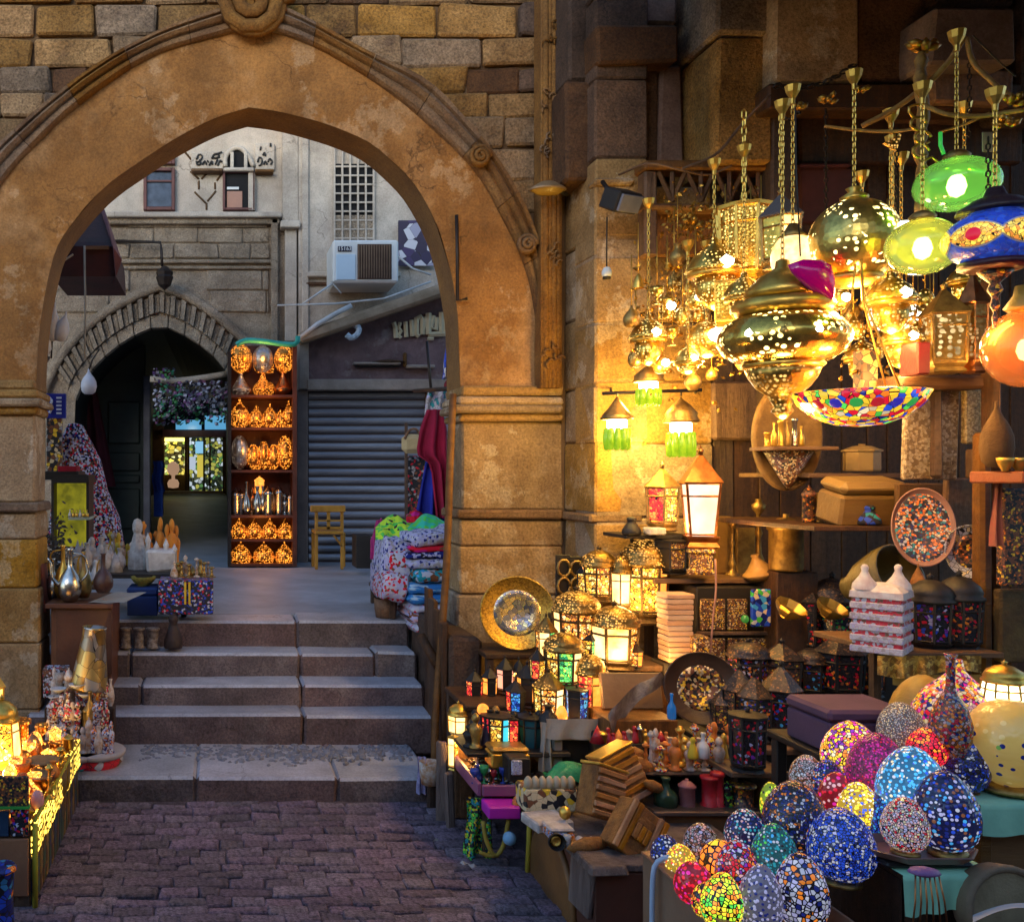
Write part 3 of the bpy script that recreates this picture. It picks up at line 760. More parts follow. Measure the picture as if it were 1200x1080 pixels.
# ---------------------------------------------------------------- shuttered shop with sloping gable
SH = 10.6
sh = thing('shuttered_shop', 'small mauve shop with sloping roof beam and closed grey roller shutter', 'shop', (X_(440, SH), SH, ZF))
M_mauve = mat('mauve_render', (.24, .15, .155), (.16, .10, .10), vs=7, rough=.9, bump=.7, bs=26, dirt=.5, c3=(.32, .26, .25))
b = MB(); b.prism([(X_(x, SH), Z_(y, SH)) for x, y in ((350, 455), (350, 400), (545, 330), (620, 330), (620, 455))], SH, SH + .3); b.build('gable_wall', M_mauve, sh)
b = MB()
a, c = P(349, 398, SH - .14), P(600, 312, SH - .14); d = (c - a); ang = math.atan2(d.z, d.x)
b.box((a + c) / 2, (d.length, .34, .13), Matrix.Rotation(-ang, 3, 'Y'), ch=.03, jit=.01); b.build('roof_beam', mat('weathered_beam', (.33, .25, .17), (.22, .16, .1), vs=5, bump=.6, bs=20), sh)
M_lint = mat('lintel_stone', (.36, .29, .24), (.25, .2, .16), vs=5, bump=.4)
bar(350, 362, 396, 456, SH - .1, .3, M_lint, 'jamb', sh); bar(360, 620, 444, 457, SH - .12, .3, M_lint, 'lintel', sh)
bar(348, 361, 457, 662, SH - .04, .2, mat('shutter_post', (.2, .15, .13), (.13, .1, .09), bump=.4), 'jamb', sh); bar(499, 620, 457, 662, SH - .02, .2, M_dark_stone, 'jamb', sh)
M_slat = mat('grey_shutter', (.31, .31, .34), (.22, .22, .25), vs=3, rough=.38, metal=.35, bump=.15, bs=20, objvar=.14, stretch=(.5, 3, 3))
M_slat_b = mat('shutter_back', (.06, .04, .04), bump=0)
bar(361, 500, 457, 660, SH + .05, .05, M_slat_b, 'shutter_back', sh, ch=0)
ns = 20
for k in range(ns):
    y0 = 458 + k * 200 / ns; y1 = y0 + 200 / ns
    b = MB(); zc0, zc1 = Z_(y0, SH), Z_(y1 - .8, SH); h_ = zc0 - zc1
    pf = [(SH + .055, zc0 - .004), (SH + .03, zc0 - h_ * .18), (SH + .012, zc0 - h_ * .5), (SH + .015, zc0 - h_ * .75), (SH + .05, zc1)]
    xa, xb = X_(362, SH), X_(499, SH)
    b.add([(xa, yy, zz) for yy, zz in pf] + [(xb, yy, zz) for yy, zz in pf], [[i, i + 1, 6 + i, 5 + i] for i in range(4)])
    b.build('shutter_slat', M_slat, sh)
M_letter = mat('letter_cream', (.62, .55, .38), (.5, .42, .26), bump=.3)
b = MB()
for s_, r in (([(461, 378), (463, 384), (464, 396)], .028), ([(469, 378), (467, 384), (470, 388), (467, 393), (470, 396)], .022), ([(475, 377), (476, 395)], .026), ([(482, 375), (483, 394)], .026),
              ([(488, 372), (488, 392), (491, 394)], .03), ([(488, 374), (493, 371), (495, 374), (495, 392)], .028), ([(495, 392), (499, 371)], .022), ([(502, 367), (502, 392)], .035),
              ([(502, 392), (522, 391)], .03), ([(508, 370), (505, 384), (511, 387), (512, 372)], .026), ([(517, 366), (517, 390)], .03), ([(522, 362), (521, 391)], .026), ([(501, 397), (508, 397)], .02)):
    b.tube([P(x, y, SH - .035) for x, y in s_], r, 5, smooth=False)
b.build('sign_lettering', M_letter, sh)
bar(414, 470, 424, 427, SH - .1, .1, M_lint, 'small_ledge', sh); bar(417, 469, 427, 430, SH - .06, .06, M_black, 'small_ledge', sh)
b = MB(); b.lathe([(0, .035), (.12, .02), (.2, 0), (0, 0)], 12, P(456, 424, SH - .05), squash=.4); bb = b.build('small_ledge_top', M_dark_stone, sh)
bar(473, 477, 413, 430, SH - .05, .05, M_mould, 'bracket', sh); bar(477, 510, 427, 431, SH - .1, .1, M_lint, 'small_ledge', sh)
# pale pipes and cable loop across the gable
cb_ = MB(); 
for pts, r in (([(352, 396), (372, 380), (396, 366), (412, 358)], .03), ([(325, 358), (392, 356), (450, 350), (505, 330)], .012), ([(352, 358), (390, 332)], .012), ([(388, 330), (400, 344)], .008), ([(466, 300), (484, 315), (505, 322)], .012)):
    cb_.tube([P(x, y, SH - .3) for x, y in pts], r, 6)
tag(cb_.build('overhead_cable', mat('pale_cable', (.6, .62, .62), bump=0), origin=P(400, 350, SH - .3)), 'pale cables and pipe strung across the wall above the shuttered shop', 'cable')
lp = MB(); lp.tube(catmull([P(x, y, SH - .25) for x, y in ((399, 380), (404, 376), (412, 378), (420, 384), (419, 391), (412, 396), (406, 392))], 16), .035, 6)
tag(lp.build('cloth_loop', mat('blue_white', (.6, .7, .78), (.25, .3, .35), vs=20), origin=P(410, 385, SH - .25)), 'pale blue twisted rag tied to the sloping roof beam', 'rag')

# ---------------------------------------------------------------- dark passage: door leaf, hanging cloths and lit shop at the far end
pd = thing('passage_door', 'dark green wooden door leaf lining the passage', 'door', P(150, 620, 12.4))
M_dgreen = mat('dark_green_paint', (.022, .035, .025), (.015, .02, .015), rough=.5, bump=.2)
bar(108, 170, 400, 640, 12.2, .1, M_dgreen, 'door_leaf', pd, ch=.01)
for (ya, yb) in ((470, 520), (530, 552), (556, 566), (572, 620)): bar(126, 164, ya, yb, 12.17, .04, M_dgreen, 'door_panel', pd, ch=.02)
bar(168, 176, 440, 632, 12.0, .14, mat('stone_jamb', (.14, .14, .16), (.08, .08, .1), bump=.5), 'door_jamb', pd)
rb = MB(); rb.sheet(lambda u, v: P(102 + 34 * u * (.35 + .65 * v) , 460 + 110 * v, 12.0 + .05 * math.sin(9 * u)), 10, 8)
tag(rb.build('red_cloth', mat('dark_red_cloth', (.10, .012, .02), (.06, .01, .015), rough=.9), origin=P(115, 500, 12)), 'dark red cloth hanging against the passage door', 'cloth')
fd = 24.0
M_shelf = mat('shop_goods_glow', (.1, .1, .1))
fs_ = thing('far_shop', 'brightly lit shop front seen at the far end of the passage', 'shop front', P(225, 577, fd))
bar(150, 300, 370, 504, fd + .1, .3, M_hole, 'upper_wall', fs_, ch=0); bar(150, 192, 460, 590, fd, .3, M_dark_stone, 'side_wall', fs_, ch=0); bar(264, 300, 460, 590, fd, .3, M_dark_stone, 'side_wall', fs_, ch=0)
bar(190, 268, 503, 512, fd - .3, .3, M_maroon, 'awning_rail', fs_); bar(191, 265, 505, 592, fd + .45, .1, M_dark_stone, 'back_wall', fs_, ch=0)
M_yl = mosaic('lit_goods', [(.9, .75, .12), (.75, .6, .1), (.08, .06, .02), (.9, .85, .4), (.05, .05, .02), (.35, .5, .1)], 11, estr=.9, gw=.05)  # goods in both windows glow: the shop's light put into the colour
M_gl = mosaic('lit_goods_cool', [(.08, .1, .05), (.6, .7, .8), (.03, .05, .03), (.5, .5, .1), (.02, .03, .02), (.1, .25, .08)], 12, estr=.6, gw=.05)
bar(193, 216, 513, 556, fd + .1, .2, M_yl, 'lit_window', fs_, ch=0); bar(220, 262, 513, 575, fd + .2, .2, M_gl, 'lit_window', fs_, ch=0)
bar(193, 216, 513, 517, fd - .05, .1, glowing('yellow_tube', (1, .85, .2), 2.2), 'lamp_strip', fs_, ch=0)
for xx in (218, 221, 239, 246, 262): bar(xx - 1, xx + 1, 512, 577, fd - .04, .08, M_wood, 'mullion', fs_, ch=0)
bar(229, 238, 517, 531, fd + .05, .1, glowing('blue_pane', (.25, .55, .8), .8), 'lit_pane', fs_, ch=0); bar(221, 229, 535, 550, fd + .02, .1, glowing('white_pane', (.6, .7, .85), .6), 'lit_pane', fs_, ch=0)
bar(231, 238, 533, 559, fd + .03, .1, glowing('yellow_pane', (.8, .65, .1), .6), 'lit_pane', fs_, ch=0)
bar(193, 262, 575, 579, fd - .3, .3, M_lint, 'threshold', fs_)
bar(206, 236, 492, 503, fd - .5, .1, glowing('sky_blue_panel', (.1, .35, .6), .8), 'blue_sign', fs_, ch=0); bar(240, 266, 487, 503, fd - .5, .1, glowing('sky_blue_panel', (.1, .35, .6), .8), 'blue_sign', fs_, ch=0)
for (xx, D, lab, ht) in ((200, 22.0, 'person in pale top standing by the lit window at the far end of the passage', 40),):
    pm = thing('pale_figure', 'round pinkish stand-in for a person by the far lit shop window', 'lantern', P(203, 572, D))
    b = MB(local=True); b.lathe([(0, 0), (.12, .02), (.14, .12), (.1, .2), (.04, .22), (.04, .3), (.11, .34), (.15, .44), (.13, .55), (.05, .62), (0, .63)], 14); b.build('shade', glowing('pink_glow', (.6, .36, .22), .5), pm)  # stands in for a person; glow added because the passage leaves it dark
# garland of merchandise under the vault
gl_ = MB()
for i in range(900):
    u = rnd.random(); x = 180 + 86 * u
    yt, yb_ = 436 + 10 * rnd.random() + 6 * u, 500 - 22 * math.sin(u * 3.1) * rnd.random()
    if u < .35: yt -= 2
    yy = rnd.uniform(446 if u > .3 else 432, 497 if u < .35 or rnd.random() < .3 else 486)
    D = rnd.uniform(11.1, 11.5); p = P(x, yy, D); r = rnd.uniform(.012, .034)
    a1 = Vector((rnd.uniform(-1, 1), rnd.uniform(-1, 1), rnd.uniform(-1, 1))).normalized() * r; a2 = a1.orthogonal() * .8; a3 = a1.cross(a2).normalized() * r * .4
    k = 2 if yy > 476 or .1 < u < .4 else 0
    gl_.add([p + a1, p + a2, p - a1, p - a2, p + a3], [(0, 1, 4), (1, 2, 4), (2, 3, 4), (3, 0, 4), (0, 3, 2, 1)], rnd.choice((k, k, 0, 1, 3)))
gm = [mat('trinket_white', (.55, .55, .62), (.35, .35, .42), bump=0), mat('trinket_black', (.03, .03, .05), bump=0), mat('trinket_green', (.05, .32, .2), (.1, .3, .05), bump=0), mat('trinket_plum', (.3, .12, .2), (.2, .1, .3), bump=0)]
o = gl_.build('hanging_garland', gm, origin=P(225, 440, 13.6)); tag(o, 'garland of white, green and plum scarves and trinkets hung across the passage', 'garland', kind='stuff')
b = MB(); b.tube(catmull([P(x, y, 11.3) for x, y in ((176, 444), (205, 446), (235, 443), (266, 438))], 12), .04, 6); tag(b.build('garland_rope', M_court2, origin=P(225, 443, 13.5)), 'pale rope carrying the garland across the passage', 'rope')
b = MB(); b.sheet(lambda u, v: P(179 + 13 * u + 1.5 * math.sin(8 * v), 540 + 36 * v, 12.6 + .05 * math.sin(14 * u)), 8, 6); b.box(P(186, 590, 12.7), (.12, .2, .34))
tag(b.build('blue_garment', mat('blue_cloth', (.03, .09, .42), (.02, .05, .25), rough=.9), origin=P(186, 560, 12.6)), 'blue cloth hanging at the left edge of the lit passage opening', 'cloth')
# passage light bulbs belong to the far shop
bulb(fs_, Vector((0, -1.2, 1.6)), 7, (1, .85, .5), .1)
ORD = 'first second third fourth fifth sixth seventh eighth ninth tenth eleventh twelfth thirteenth fourteenth fifteenth sixteenth seventeenth eighteenth nineteenth twentieth'.split()
# ================================================================ builders for the goods
PR = {  # outlines, radius and height both 0..1
 'bottle': [(0, 0), (.8, 0), (1, .06), (1, .42), (.85, .52), (.35, .66), (.3, .88), (.42, .94), (.38, 1), (0, 1)],
 'vase': [(0, 0), (.5, 0), (.55, .03), (.95, .25), (1, .4), (.8, .6), (.38, .74), (.3, .85), (.45, .97), (.5, 1), (.3, .98), (0, .9)],
 'longneck': [(0, 0), (.6, 0), (.95, .15), (1, .3), (.75, .48), (.3, .62), (.22, .7), (.22, .95), (.32, 1), (0, 1)],
 'stick': [(0, 0), (1, 0), (.95, .05), (.4, .1), (.3, .16), (.55, .22), (.3, .3), (.22, .5), (.4, .56), (.25, .62), (.22, .8), (.6, .86), (.7, .92), (.35, .95), (.3, 1), (0, 1)],
 'bowl': [(0, 0), (.4, 0), (.42, .1), (.75, .4), (.95, .75), (1, 1), (.94, 1), (.68, .45), (.3, .2), (0, .15)],
 'plate': [(0, 0), (.6, .15), (.66, .3), (.95, .7), (1, 1), (.97, 1.05), (.64, .5), (.55, .35), (0, .25)],
 'figure': [(0, 0), (.9, 0), (.95, .05), (.6, .09), (.55, .2), (.75, .38), (.95, .56), (.7, .66), (.35, .7), (.3, .73), (.5, .79), (.55, .86), (.42, .94), (.15, 1), (0, 1)],
 'cat': [(0, 0), (.95, 0), (1, .08), (.95, .25), (.7, .45), (.5, .6), (.38, .68), (.5, .74), (.52, .84), (.35, .93), (0, .96)],
 'dome': [(1, 0), (.98, .1), (.93, .25), (.8, .5), (.55, .74), (.3, .88), (.12, .95), (.1, 1), (0, 1)],
 'cone': [(0, 0), (1, 0), (.98, .03), (.62, .8), (.6, .97), (.64, 1), (.5, 1), (.5, .9), (0, .9)],
 'tagine': [(0, 0), (.7, 0), (.95, .18), (1, .25), (.98, .28), (.9, .3), (.6, .5), (.3, .75), (.2, .88), (.26, .95), (.18, 1), (0, 1)],
 'pyramid': [(0, 0), (1.41, 0), (0, 1)],
 'egg': [(0, 0), (.35, .015), (.62, .06), (.84, .16), (.97, .3), (1, .42), (.95, .56), (.82, .71), (.6, .85), (.38, .94), (.18, .985), (0, 1)],
 'onion': [(0, 0), (.5, .01), (.85, .1), (1, .3), (.94, .48), (.7, .64), (.35, .78), (.15, .88), (.1, 1), (0, 1)],
 'ball': [(0, 0), (.3, .025), (.58, .1), (.81, .21), (.95, .35), (1, .5), (.95, .65), (.81, .79), (.58, .9), (.3, .975), (0, 1)],
 'jar': [(0, 0), (.85, 0), (.9, .05), (.9, .7), (1, .72), (1, .78), (.8, .82), (.45, .92), (.15, .94), (.18, 1), (0, 1)],
 'goblet': [(0, 0), (.7, 0), (.7, .04), (.2, .1), (.15, .4), (.4, .48), (.9, .66), (1, .85), (.95, 1), (.85, .98), (.6, .6), (0, .55)],
 'candle': [(0, 0), (1, 0), (1, .08), (.8, .1), (.8, .8), (1, .82), (1, .9), (.7, .92), (0, .9)],
 'basket': [(0, 0), (.8, 0), (.95, .5), (1, 1), (.9, 1), (.85, .6), (0, .5)],
}
def lm(kind, w_, h_, m, name, par=None, n=14, M=None, loc=(0, 0, 0), smooth=True, ph=0.0, squash=1.0):
    b = MB(local=True); b.lathe([(r * w_ / 2, z * h_) for r, z in PR[kind]], n, M=M, smooth=smooth, ph=ph, squash=squash)
    return b.build(name, m, par, loc=loc)
def good(name, label, cat, kind, x, yb, wpx, hpx, D, m, group=None, n=14, rot=None, smooth=True, ph=0.0, squash=1.0):
    """one lathe shaped piece of merchandise standing on whatever is at that point"""
    o = lm(kind, S(wpx, D), S(hpx, D), m, name, None, n, loc=P(x, yb, D), smooth=smooth, ph=ph, squash=squash)
    if rot is not None: o.rotation_euler = rot
    return tag(o, label, cat, group)
def chain(par, z0, z1, r=.008, m=None, x=0, y=0):
    b = MB(local=True); k = max(2, int((z1 - z0) / (r * 3.2))); st_ = (z1 - z0) / k
    for i in range(k):
        c = Vector((x, y, z0 + st_ * (i + .5))); a = (Vector((1, 0, 0)), Vector((0, 1, 0)))[i % 2]
        pts = [c + a * (r * math.sin(t)) + Vector((0, 0, st_ * .68 * math.cos(t))) for t in [j * math.pi / 3 for j in range(7)]]
        b.tube(pts, r * .33, 4, smooth=False)
    o = b.build('chain', m or M_brass, par); o['kind'] = 'stuff'; return o
def lantern(name, label, x, yb, wpx, hpx, D, n=6, fm=None, panes=(), roof='spire', group=None, watts=0, rot=0.0, bcol=(1, .52, .13), taper=.9, cat='lantern', roofm=None, hang=0.0):
    fm = fm or M_oldbrass; roofm = roofm or fm
    R_, h = S(wpx, D) / 2, S(hpx, D); t = thing(name, label, cat, P(x, yb, D), group, Euler((0, 0, rot)))
    zb_, zt_ = h * .12, h * (.62 if roof != 'flat' else .86)
    b = MB(local=True); b.lathe([(0, 0), (R_ * .8, 0), (R_ * .95, h * .02), (R_ * .8, h * .06), (R_ * .95, h * .10), (R_ * .98, zb_), (0, zb_)], n, smooth=False); b.build('base', fm, t)
    b = MB(local=True); rb_, rt_ = R_ * taper, R_
    cor = [(math.cos(2 * math.pi * i / n), math.sin(2 * math.pi * i / n)) for i in range(n)]
    pw = max(.003, R_ * .07)
    for cx_, cy_ in cor: b.tube([(rb_ * cx_, rb_ * cy_, zb_), (rt_ * cx_, rt_ * cy_, zt_)], pw, 4, smooth=False)
    for rr, zz in ((rb_, zb_ + pw), (rt_, zt_), (rt_ - (rt_ - rb_) * .25, zt_ - (zt_ - zb_) * .24)):
        b.tube([(rr * cor[i % n][0], rr * cor[i % n][1], zz) for i in range(n + 1)], pw * .8, 4, smooth=False)
    b.build('frame', fm, t)
    k = .97
    for i in range(n):
        a, c = cor[i], cor[(i + 1) % n]
        b = MB(local=True); g = .004 / max(R_, .01)
        b.add([(rb_ * k * a[0], rb_ * k * a[1], zb_), (rb_ * k * c[0], rb_ * k * c[1], zb_), (rt_ * k * c[0], rt_ * k * c[1], zt_), (rt_ * k * a[0], rt_ * k * a[1], zt_)], [(0, 1, 2, 3)])
        b.build('pane', panes[i % len(panes)], t)
    if roof == 'spire': pf = [(R_ * 1.12, zt_), (R_ * 1.15, zt_ + h * .015), (R_ * .8, zt_ + h * .1), (R_ * .4, zt_ + h * .2), (R_ * .12, zt_ + h * .27), (0, zt_ + h * .28)]
    elif roof == 'dome': pf = [(R_ * 1.08, zt_), (R_ * 1.1, zt_ + h * .03), (R_ * .95, zt_ + h * .06), (R_ * 1.0, zt_ + h * .1), (R_ * .85, zt_ + h * .18), (R_ * .45, zt_ + h * .26), (R_ * .1, zt_ + h * .29), (0, zt_ + h * .29)]
    else: pf = [(R_ * 1.08, zt_), (R_ * 1.1, zt_ + h * .04), (R_ * .5, zt_ + h * .07), (0, zt_ + h * .08)]
    b = MB(local=True); b.lathe([(0, zt_)] + pf, n if roof != 'dome' else 12, smooth=roof == 'dome'); b.build('roof', roofm, t)
    zz = pf[-1][1]
    b = MB(local=True); b.lathe([(0, zz - .002), (R_ * .14, zz), (R_ * .1, zz + h * .02), (R_ * .17, zz + h * .04), (R_ * .05, zz + h * .06), (0, h * 1.0 if roof != 'flat' else zz + h * .08)], 8); b.build('finial', fm, t)
    if hang: chain(t, h * .98, h + hang, r=min(.012, R_ * .1))
    if watts: bulb(t, (0, -R_ * 2.2, h * .1), watts * .75, bcol, R_ * .3)
    return t
def egg_lamp(label, x, yb, wpx, hpx, D, m, group='mosaic egg lamps on the front counter', rot=0.0, lean=0.0, kind='egg', name='mosaic_lamp', base=True):
    t = thing(name, label, 'lamp', P(x, yb, D), group, Euler((lean * .3, lean, rot)))
    w_, h_ = S(wpx, D), S(hpx, D); hb = h_ * .05 if base else 0
    lm(kind, w_, h_ - hb, m, 'shade', t, 24, loc=(0, 0, hb))
    if base:
        b = MB(local=True); b.lathe([(0, 0), (w_ * .30, 0), (w_ * .30, hb * .6), (w_ * .24, hb * 1.3), (0, hb * 1.3)], 14); b.build('base_ring', M_oldbrass, t)
    return t
def table(name, label, x0, x1, y0, y1, z, m, cat='table', legs=True, th=.03, zf=0.0, front=None, group=None):
    t = thing(name, label, cat, ((x0 + x1) / 2, (y0 + y1) / 2, zf), group)
    b = MB(); b.box(((x0 + x1) / 2, (y0 + y1) / 2, z - th / 2), (x1 - x0, y1 - y0, th), ch=.005, jit=.002); b.build('top', m, t)
    if legs:
        for sx in (x0 + .03, x1 - .03):
            for sy in (y0 + .03, y1 - .03):
                b = MB(); b.box((sx, sy, (z - th + zf) / 2), (.04, .04, z - th - zf), ch=.004); b.build('leg', m, t)
    if front:
        b = MB(); b.box(((x0 + x1) / 2, (y0 + y1) / 2 + .01, (z - th + zf) / 2), (x1 - x0 - .02, y1 - y0 - .05, z - th - zf - .004), ch=.004); b.build('carcass', front, t)
    return t
def boxy(name, label, cat, x0, x1, y0, y1, D, dep, m, group=None, lid=None, ch=.006, rot=0.0, tilt=0.0):
    """a small box, book or panel seen square on"""
    c = P((x0 + x1) / 2, y1, D); wd, h = S(x1 - x0, D), S(y1 - y0, D)
    if lid is None:
        b = MB(local=True); b.box((0, 0, h / 2), (wd, dep, h), ch=ch, jit=.001); o = b.build(name, m, None, loc=c, rot=Euler((tilt, 0, rot))); return tag(o, label, cat, group)
    t = thing(name, label, cat, c, group, Euler((tilt, 0, rot)))
    b = MB(local=True); b.box((0, 0, h * .35), (wd, dep, h * .7), ch=ch); b.build('case', m, t)
    b = MB(local=True); b.box((0, 0, h * .85 + .002), (wd * 1.03, dep * 1.03, h * .28), ch=ch * 2); b.build('lid', lid, t)
    return t
C = dict(red=(.62, .01, .03), yellow=(.88, .55, .03), navy=(.012, .02, .16), blue=(.02, .07, .55), sky=(.06, .36, .72), white=(.50, .50, .58), teal=(.02, .28, .34), orange=(.85, .22, .02),
         magenta=(.62, .02, .28), green=(.08, .55, .07), lime=(.5, .75, .03), brown=(.2, .07, .03), lilac=(.42, .40, .62), pink=(.65, .35, .35), black=(.015, .015, .02), grey=(.35, .32, .33), purple=(.18, .03, .35), cream=(.75, .6, .35))
def pal(s_): return [C[k] for k in s_.split()]
M_gold_lit = pierced('lit_pierced_brass', (.88, .56, .12), 75, 7)
M_copper_lit = pierced('lit_pierced_copper', (.75, .28, .05), 55, 5, glow=(1, .30, .03), hole=.36, thr=.36)
M_silver_prc = pierced('pierced_silver', (.6, .56, .52), 60, .8, glow=(1, .7, .5), hole=.3)
M_filigree = pierced('brass_filigree', (.55, .33, .08), 90, 1.6, hole=.33, rough=.35)
M_bulb = glowing('white_hot_bulb', (1, .93, .75), 14); M_bulb_soft = glowing('warm_bulb', (1, .75, .35), 9)
M_pane_warm = mosaic('warm_pane', [(1, .32, .04), (1, .5, .1), (.85, .22, .03), (.25, .08, .02), (1, .68, .28)], 75, 1.5, gw=.08); M_pane_hot = glowing('hot_pane', (1, .70, .28), 2.4, (1, .42, .07), 9)
M_pane_red = mosaic('red_pane', [(.9, .08, .03), (.55, .02, .02), (.95, .22, .05), (.35, .01, .02)], 70, 1.5, gw=.06); M_pane_green = mosaic('green_pane', [(.12, .75, .15), (.05, .45, .1), (.35, .8, .1), (.02, .2, .08)], 70, 1.4, gw=.06); M_pane_yellow = mosaic('yellow_pane2', [(1, .55, .06), (1, .72, .2), (.8, .35, .03), (.4, .16, .02)], 65, 1.4, gw=.08)
M_pane_orange = glowing('orange_pane', (1, .20, .02), 1.6, (1, .38, .06)); M_pane_blue = mosaic('blue_pane2', [(.05, .25, .7), (.02, .08, .4), (.1, .45, .8), (.01, .03, .2)], 70, .8, gw=.06); M_pane_milk = glowing('milk_glass', (1, .70, .42), 1.15, (1, .9, .75), 6)
M_jewel = mosaic('jewelled_dark', pal('black black black brown black red black black purple black orange black black white black blue'), 95, gw=.0, rough=.25)
M_jewel_red = mosaic('jewelled_red', pal('black black red black black red black black orange black brown'), 85, rough=.25)
M_jewel_blue = mosaic('jewelled_blue', pal('black black blue black red black black sky black black'), 85, rough=.25)
M_jewel_gold = mosaic('jewelled_gold', pal('black brown black brown yellow black brown orange brown'), 110, rough=.35)
M_inlay = mosaic('pearl_inlay', pal('brown cream brown black cream brown grey brown'), 110, rough=.3)
M_inlay2 = mosaic('fine_inlay', pal('brown brown cream black brown yellow'), 150, rough=.4)
M_ceramic_w = mat('white_ceramic', (.68, .66, .64), (.5, .47, .46), vs=22, rough=.3, bump=.1)
M_marble = mat('white_alabaster', (.62, .57, .54), (.38, .33, .31), vs=24, rough=.5, bump=.5, bs=60)
M_figure = mat('painted_figure', (.35, .16, .06), (.6, .55, .5), vs=28, rough=.5, bump=.4, bs=50, objvar=.3)
M_orange = mat('orange_glaze', (.75, .25, .04), (.5, .12, .02), vs=25, rough=.4, bump=.3)
M_woodbox = mat('orange_carved_wood', (.42, .17, .035), (.16, .06, .015), vs=18, rough=.45, bump=.7, bs=45)
M_purple = mat('purple_box', (.10, .05, .10), (.07, .035, .07), rough=.7, bump=.1)
M_linen = mat('pale_cloth', (.42, .36, .30), (.32, .27, .22), rough=.9, bump=.3, bs=60)
M_mint = mat('mint_cloth', (.36, .68, .44), (.27, .55, .36), vs=6, rough=.8, bump=.15, bs=30)
M_drift = mat('grey_weathered_wood', (.27, .20, .17), (.15, .10, .085), vs=6, rough=.8, bump=.9, bs=24, stretch=(3, 3, .4), dist=.03)
# ================================================================ front counter with the mosaic egg lamps
ZL = Z_(1012, 2.62)        # lower table
t = table('counter_table', 'low table under a mint green cloth at the front right corner', X_(960, 2.95), X_(1150, 2.62) , 2.56, 2.98, ZL - .004, M_wood, front=M_wood)
def drape(name, label, x0, x1, y0, y1, z, drop, m, par=None, wav=.012):
    b = MB()
    def fn(u, v):
        x = x0 + (x1 - x0) * u
        if v < .6: yy = y1 + (y0 - y1) * v / .6; zz = z + .004
        else:
            f = (v - .6) / .4; yy = y0 - .012 - wav * f * (1 + math.sin(u * 23)) * .7; zz = z + .004 - drop * f * (1 + .08 * math.sin(u * 7 + 1))
        return Vector((x, yy, zz + .002 * mnoise.noise(Vector((x * 9, yy * 9, 1)))))
    b.sheet(fn, 24, 15); o = b.build(name, m, par, origin=Vector(((x0 + x1) / 2, y0, z)) if par is None else None); return tag(o, label, 'tablecloth') if label else o
drape('tablecloth', 'mint green cloth over the lower front table, under the blue egg lamps', X_(958, 2.9), X_(1152, 2.6), 2.55, 2.98, ZL, .10, M_mint)
ZU = Z_(935, 2.95)
table('upper_counter', 'wooden counter with mint cloth at the right edge, under the big yellow dome lamp', X_(1090, 3.1), X_(1330, 3.1), 2.90, 3.4, ZU - .004, M_woodx, front=mat('brown_side_board', (.30, .15, .05), (.2, .09, .03), vs=3, rough=.6, bump=.2, stretch=(.5, 1, 3)), cat='counter')  # counter front is a plain brown board
drape('tablecloth', 'mint green cloth on the upper counter at the right edge of the photo', X_(1085, 3.1), X_(1335, 3.1), 2.89, 3.4, ZU, .085, M_mint)
# tray with raised rim carrying the pair of blue egg lamps
tr = thing('serving_tray', 'brown octagonal tray on dark box, holding the blue and white egg lamps', 'tray', P(1075, 1000, 2.55))
b = MB(); c = P(1075, 1001, 2.62); pts = [(-.155, .07), (-.155, -.01), (-.09, -.085), (.09, -.085), (.155, -.02), (.155, .07), (.1, .1), (-.1, .1)]
n = 8; vs = [(c.x + x * k, c.y + y_ * k, c.z + dz) for k, dz in ((.8, 0), (1, .022), (.96, .024), (.78, .006)) for x, y_ in pts]
fs = [[r * n + i, r * n + (i + 1) % n, (r + 1) * n + (i + 1) % n, (r + 1) * n + i] for r in range(3) for i in range(n)] + [list(range(n)), [3 * n + i for i in range(n)]]
b.add(vs, fs); b.build('tray', mat('brown_lacquer', (.26, .13, .10), (.2, .1, .08), rough=.3, bump=.1), tr)
b = MB(); b.box((c.x, c.y + .02, (c.z + ZL) / 2 + .002), (.24, .14, c.z - ZL - .012), ch=.01); b.build('box_stand', M_black, tr)
# carton of lamps
cz = Z_(1040, 2.6)
ct = thing('lamp_carton', 'open brown carton full of egg lamps at the bottom edge', 'carton', P(860, 1085, 2.6))
bx0, bx1, by0, by1 = X_(770, 2.9), X_(975, 2.6), 2.42, 2.98
M_card = mat('brown_card', (.26, .15, .09), (.2, .11, .065), rough=.7, bump=.15); zc_ = Z_(1010, 2.9)
for (xa, xb, ya, yb) in ((bx0 - .008, bx0, by0, by1), (bx1, bx1 + .008, by0, by1), (bx0, bx1, by1, by1 + .008), (bx0, bx1, by0 - .008, by0)):
    b = MB(); b.box(((xa + xb) / 2, (ya + yb) / 2, (zc_ + .1) / 2), (xb - xa, yb - ya, zc_ - .1), ch=.002); b.build('side', M_card, ct)
b = MB(); b.box(((bx0 + bx1) / 2, (by0 + by1) / 2, zc_ - .10), (bx1 - bx0 - .004, by1 - by0 - .004, .01)); b.build('bottom', M_card, ct)
b = MB(); b.box((bx0 - .004, 2.68, zc_ + .004), (.03, .58, .008), ch=.002); b.build('rim', mat('rust_strip', (.4, .16, .08), (.3, .12, .06), rough=.4), ct)
hd = MB(); hd.tube(catmull([P(764, 1090, 2.86), P(765, 1030, 2.86), P(770, 1010, 2.86), P(786, 1003, 2.84)], 12), .008, 8)
tag(hd.build('bent_pipe', mat('pale_blue_pipe', (.45, .55, .7), (.4, .5, .65), rough=.3, bump=0), origin=P(765, 1085, 2.86)), 'pale blue bent pipe handle at the left side of the lamp carton', 'pipe')
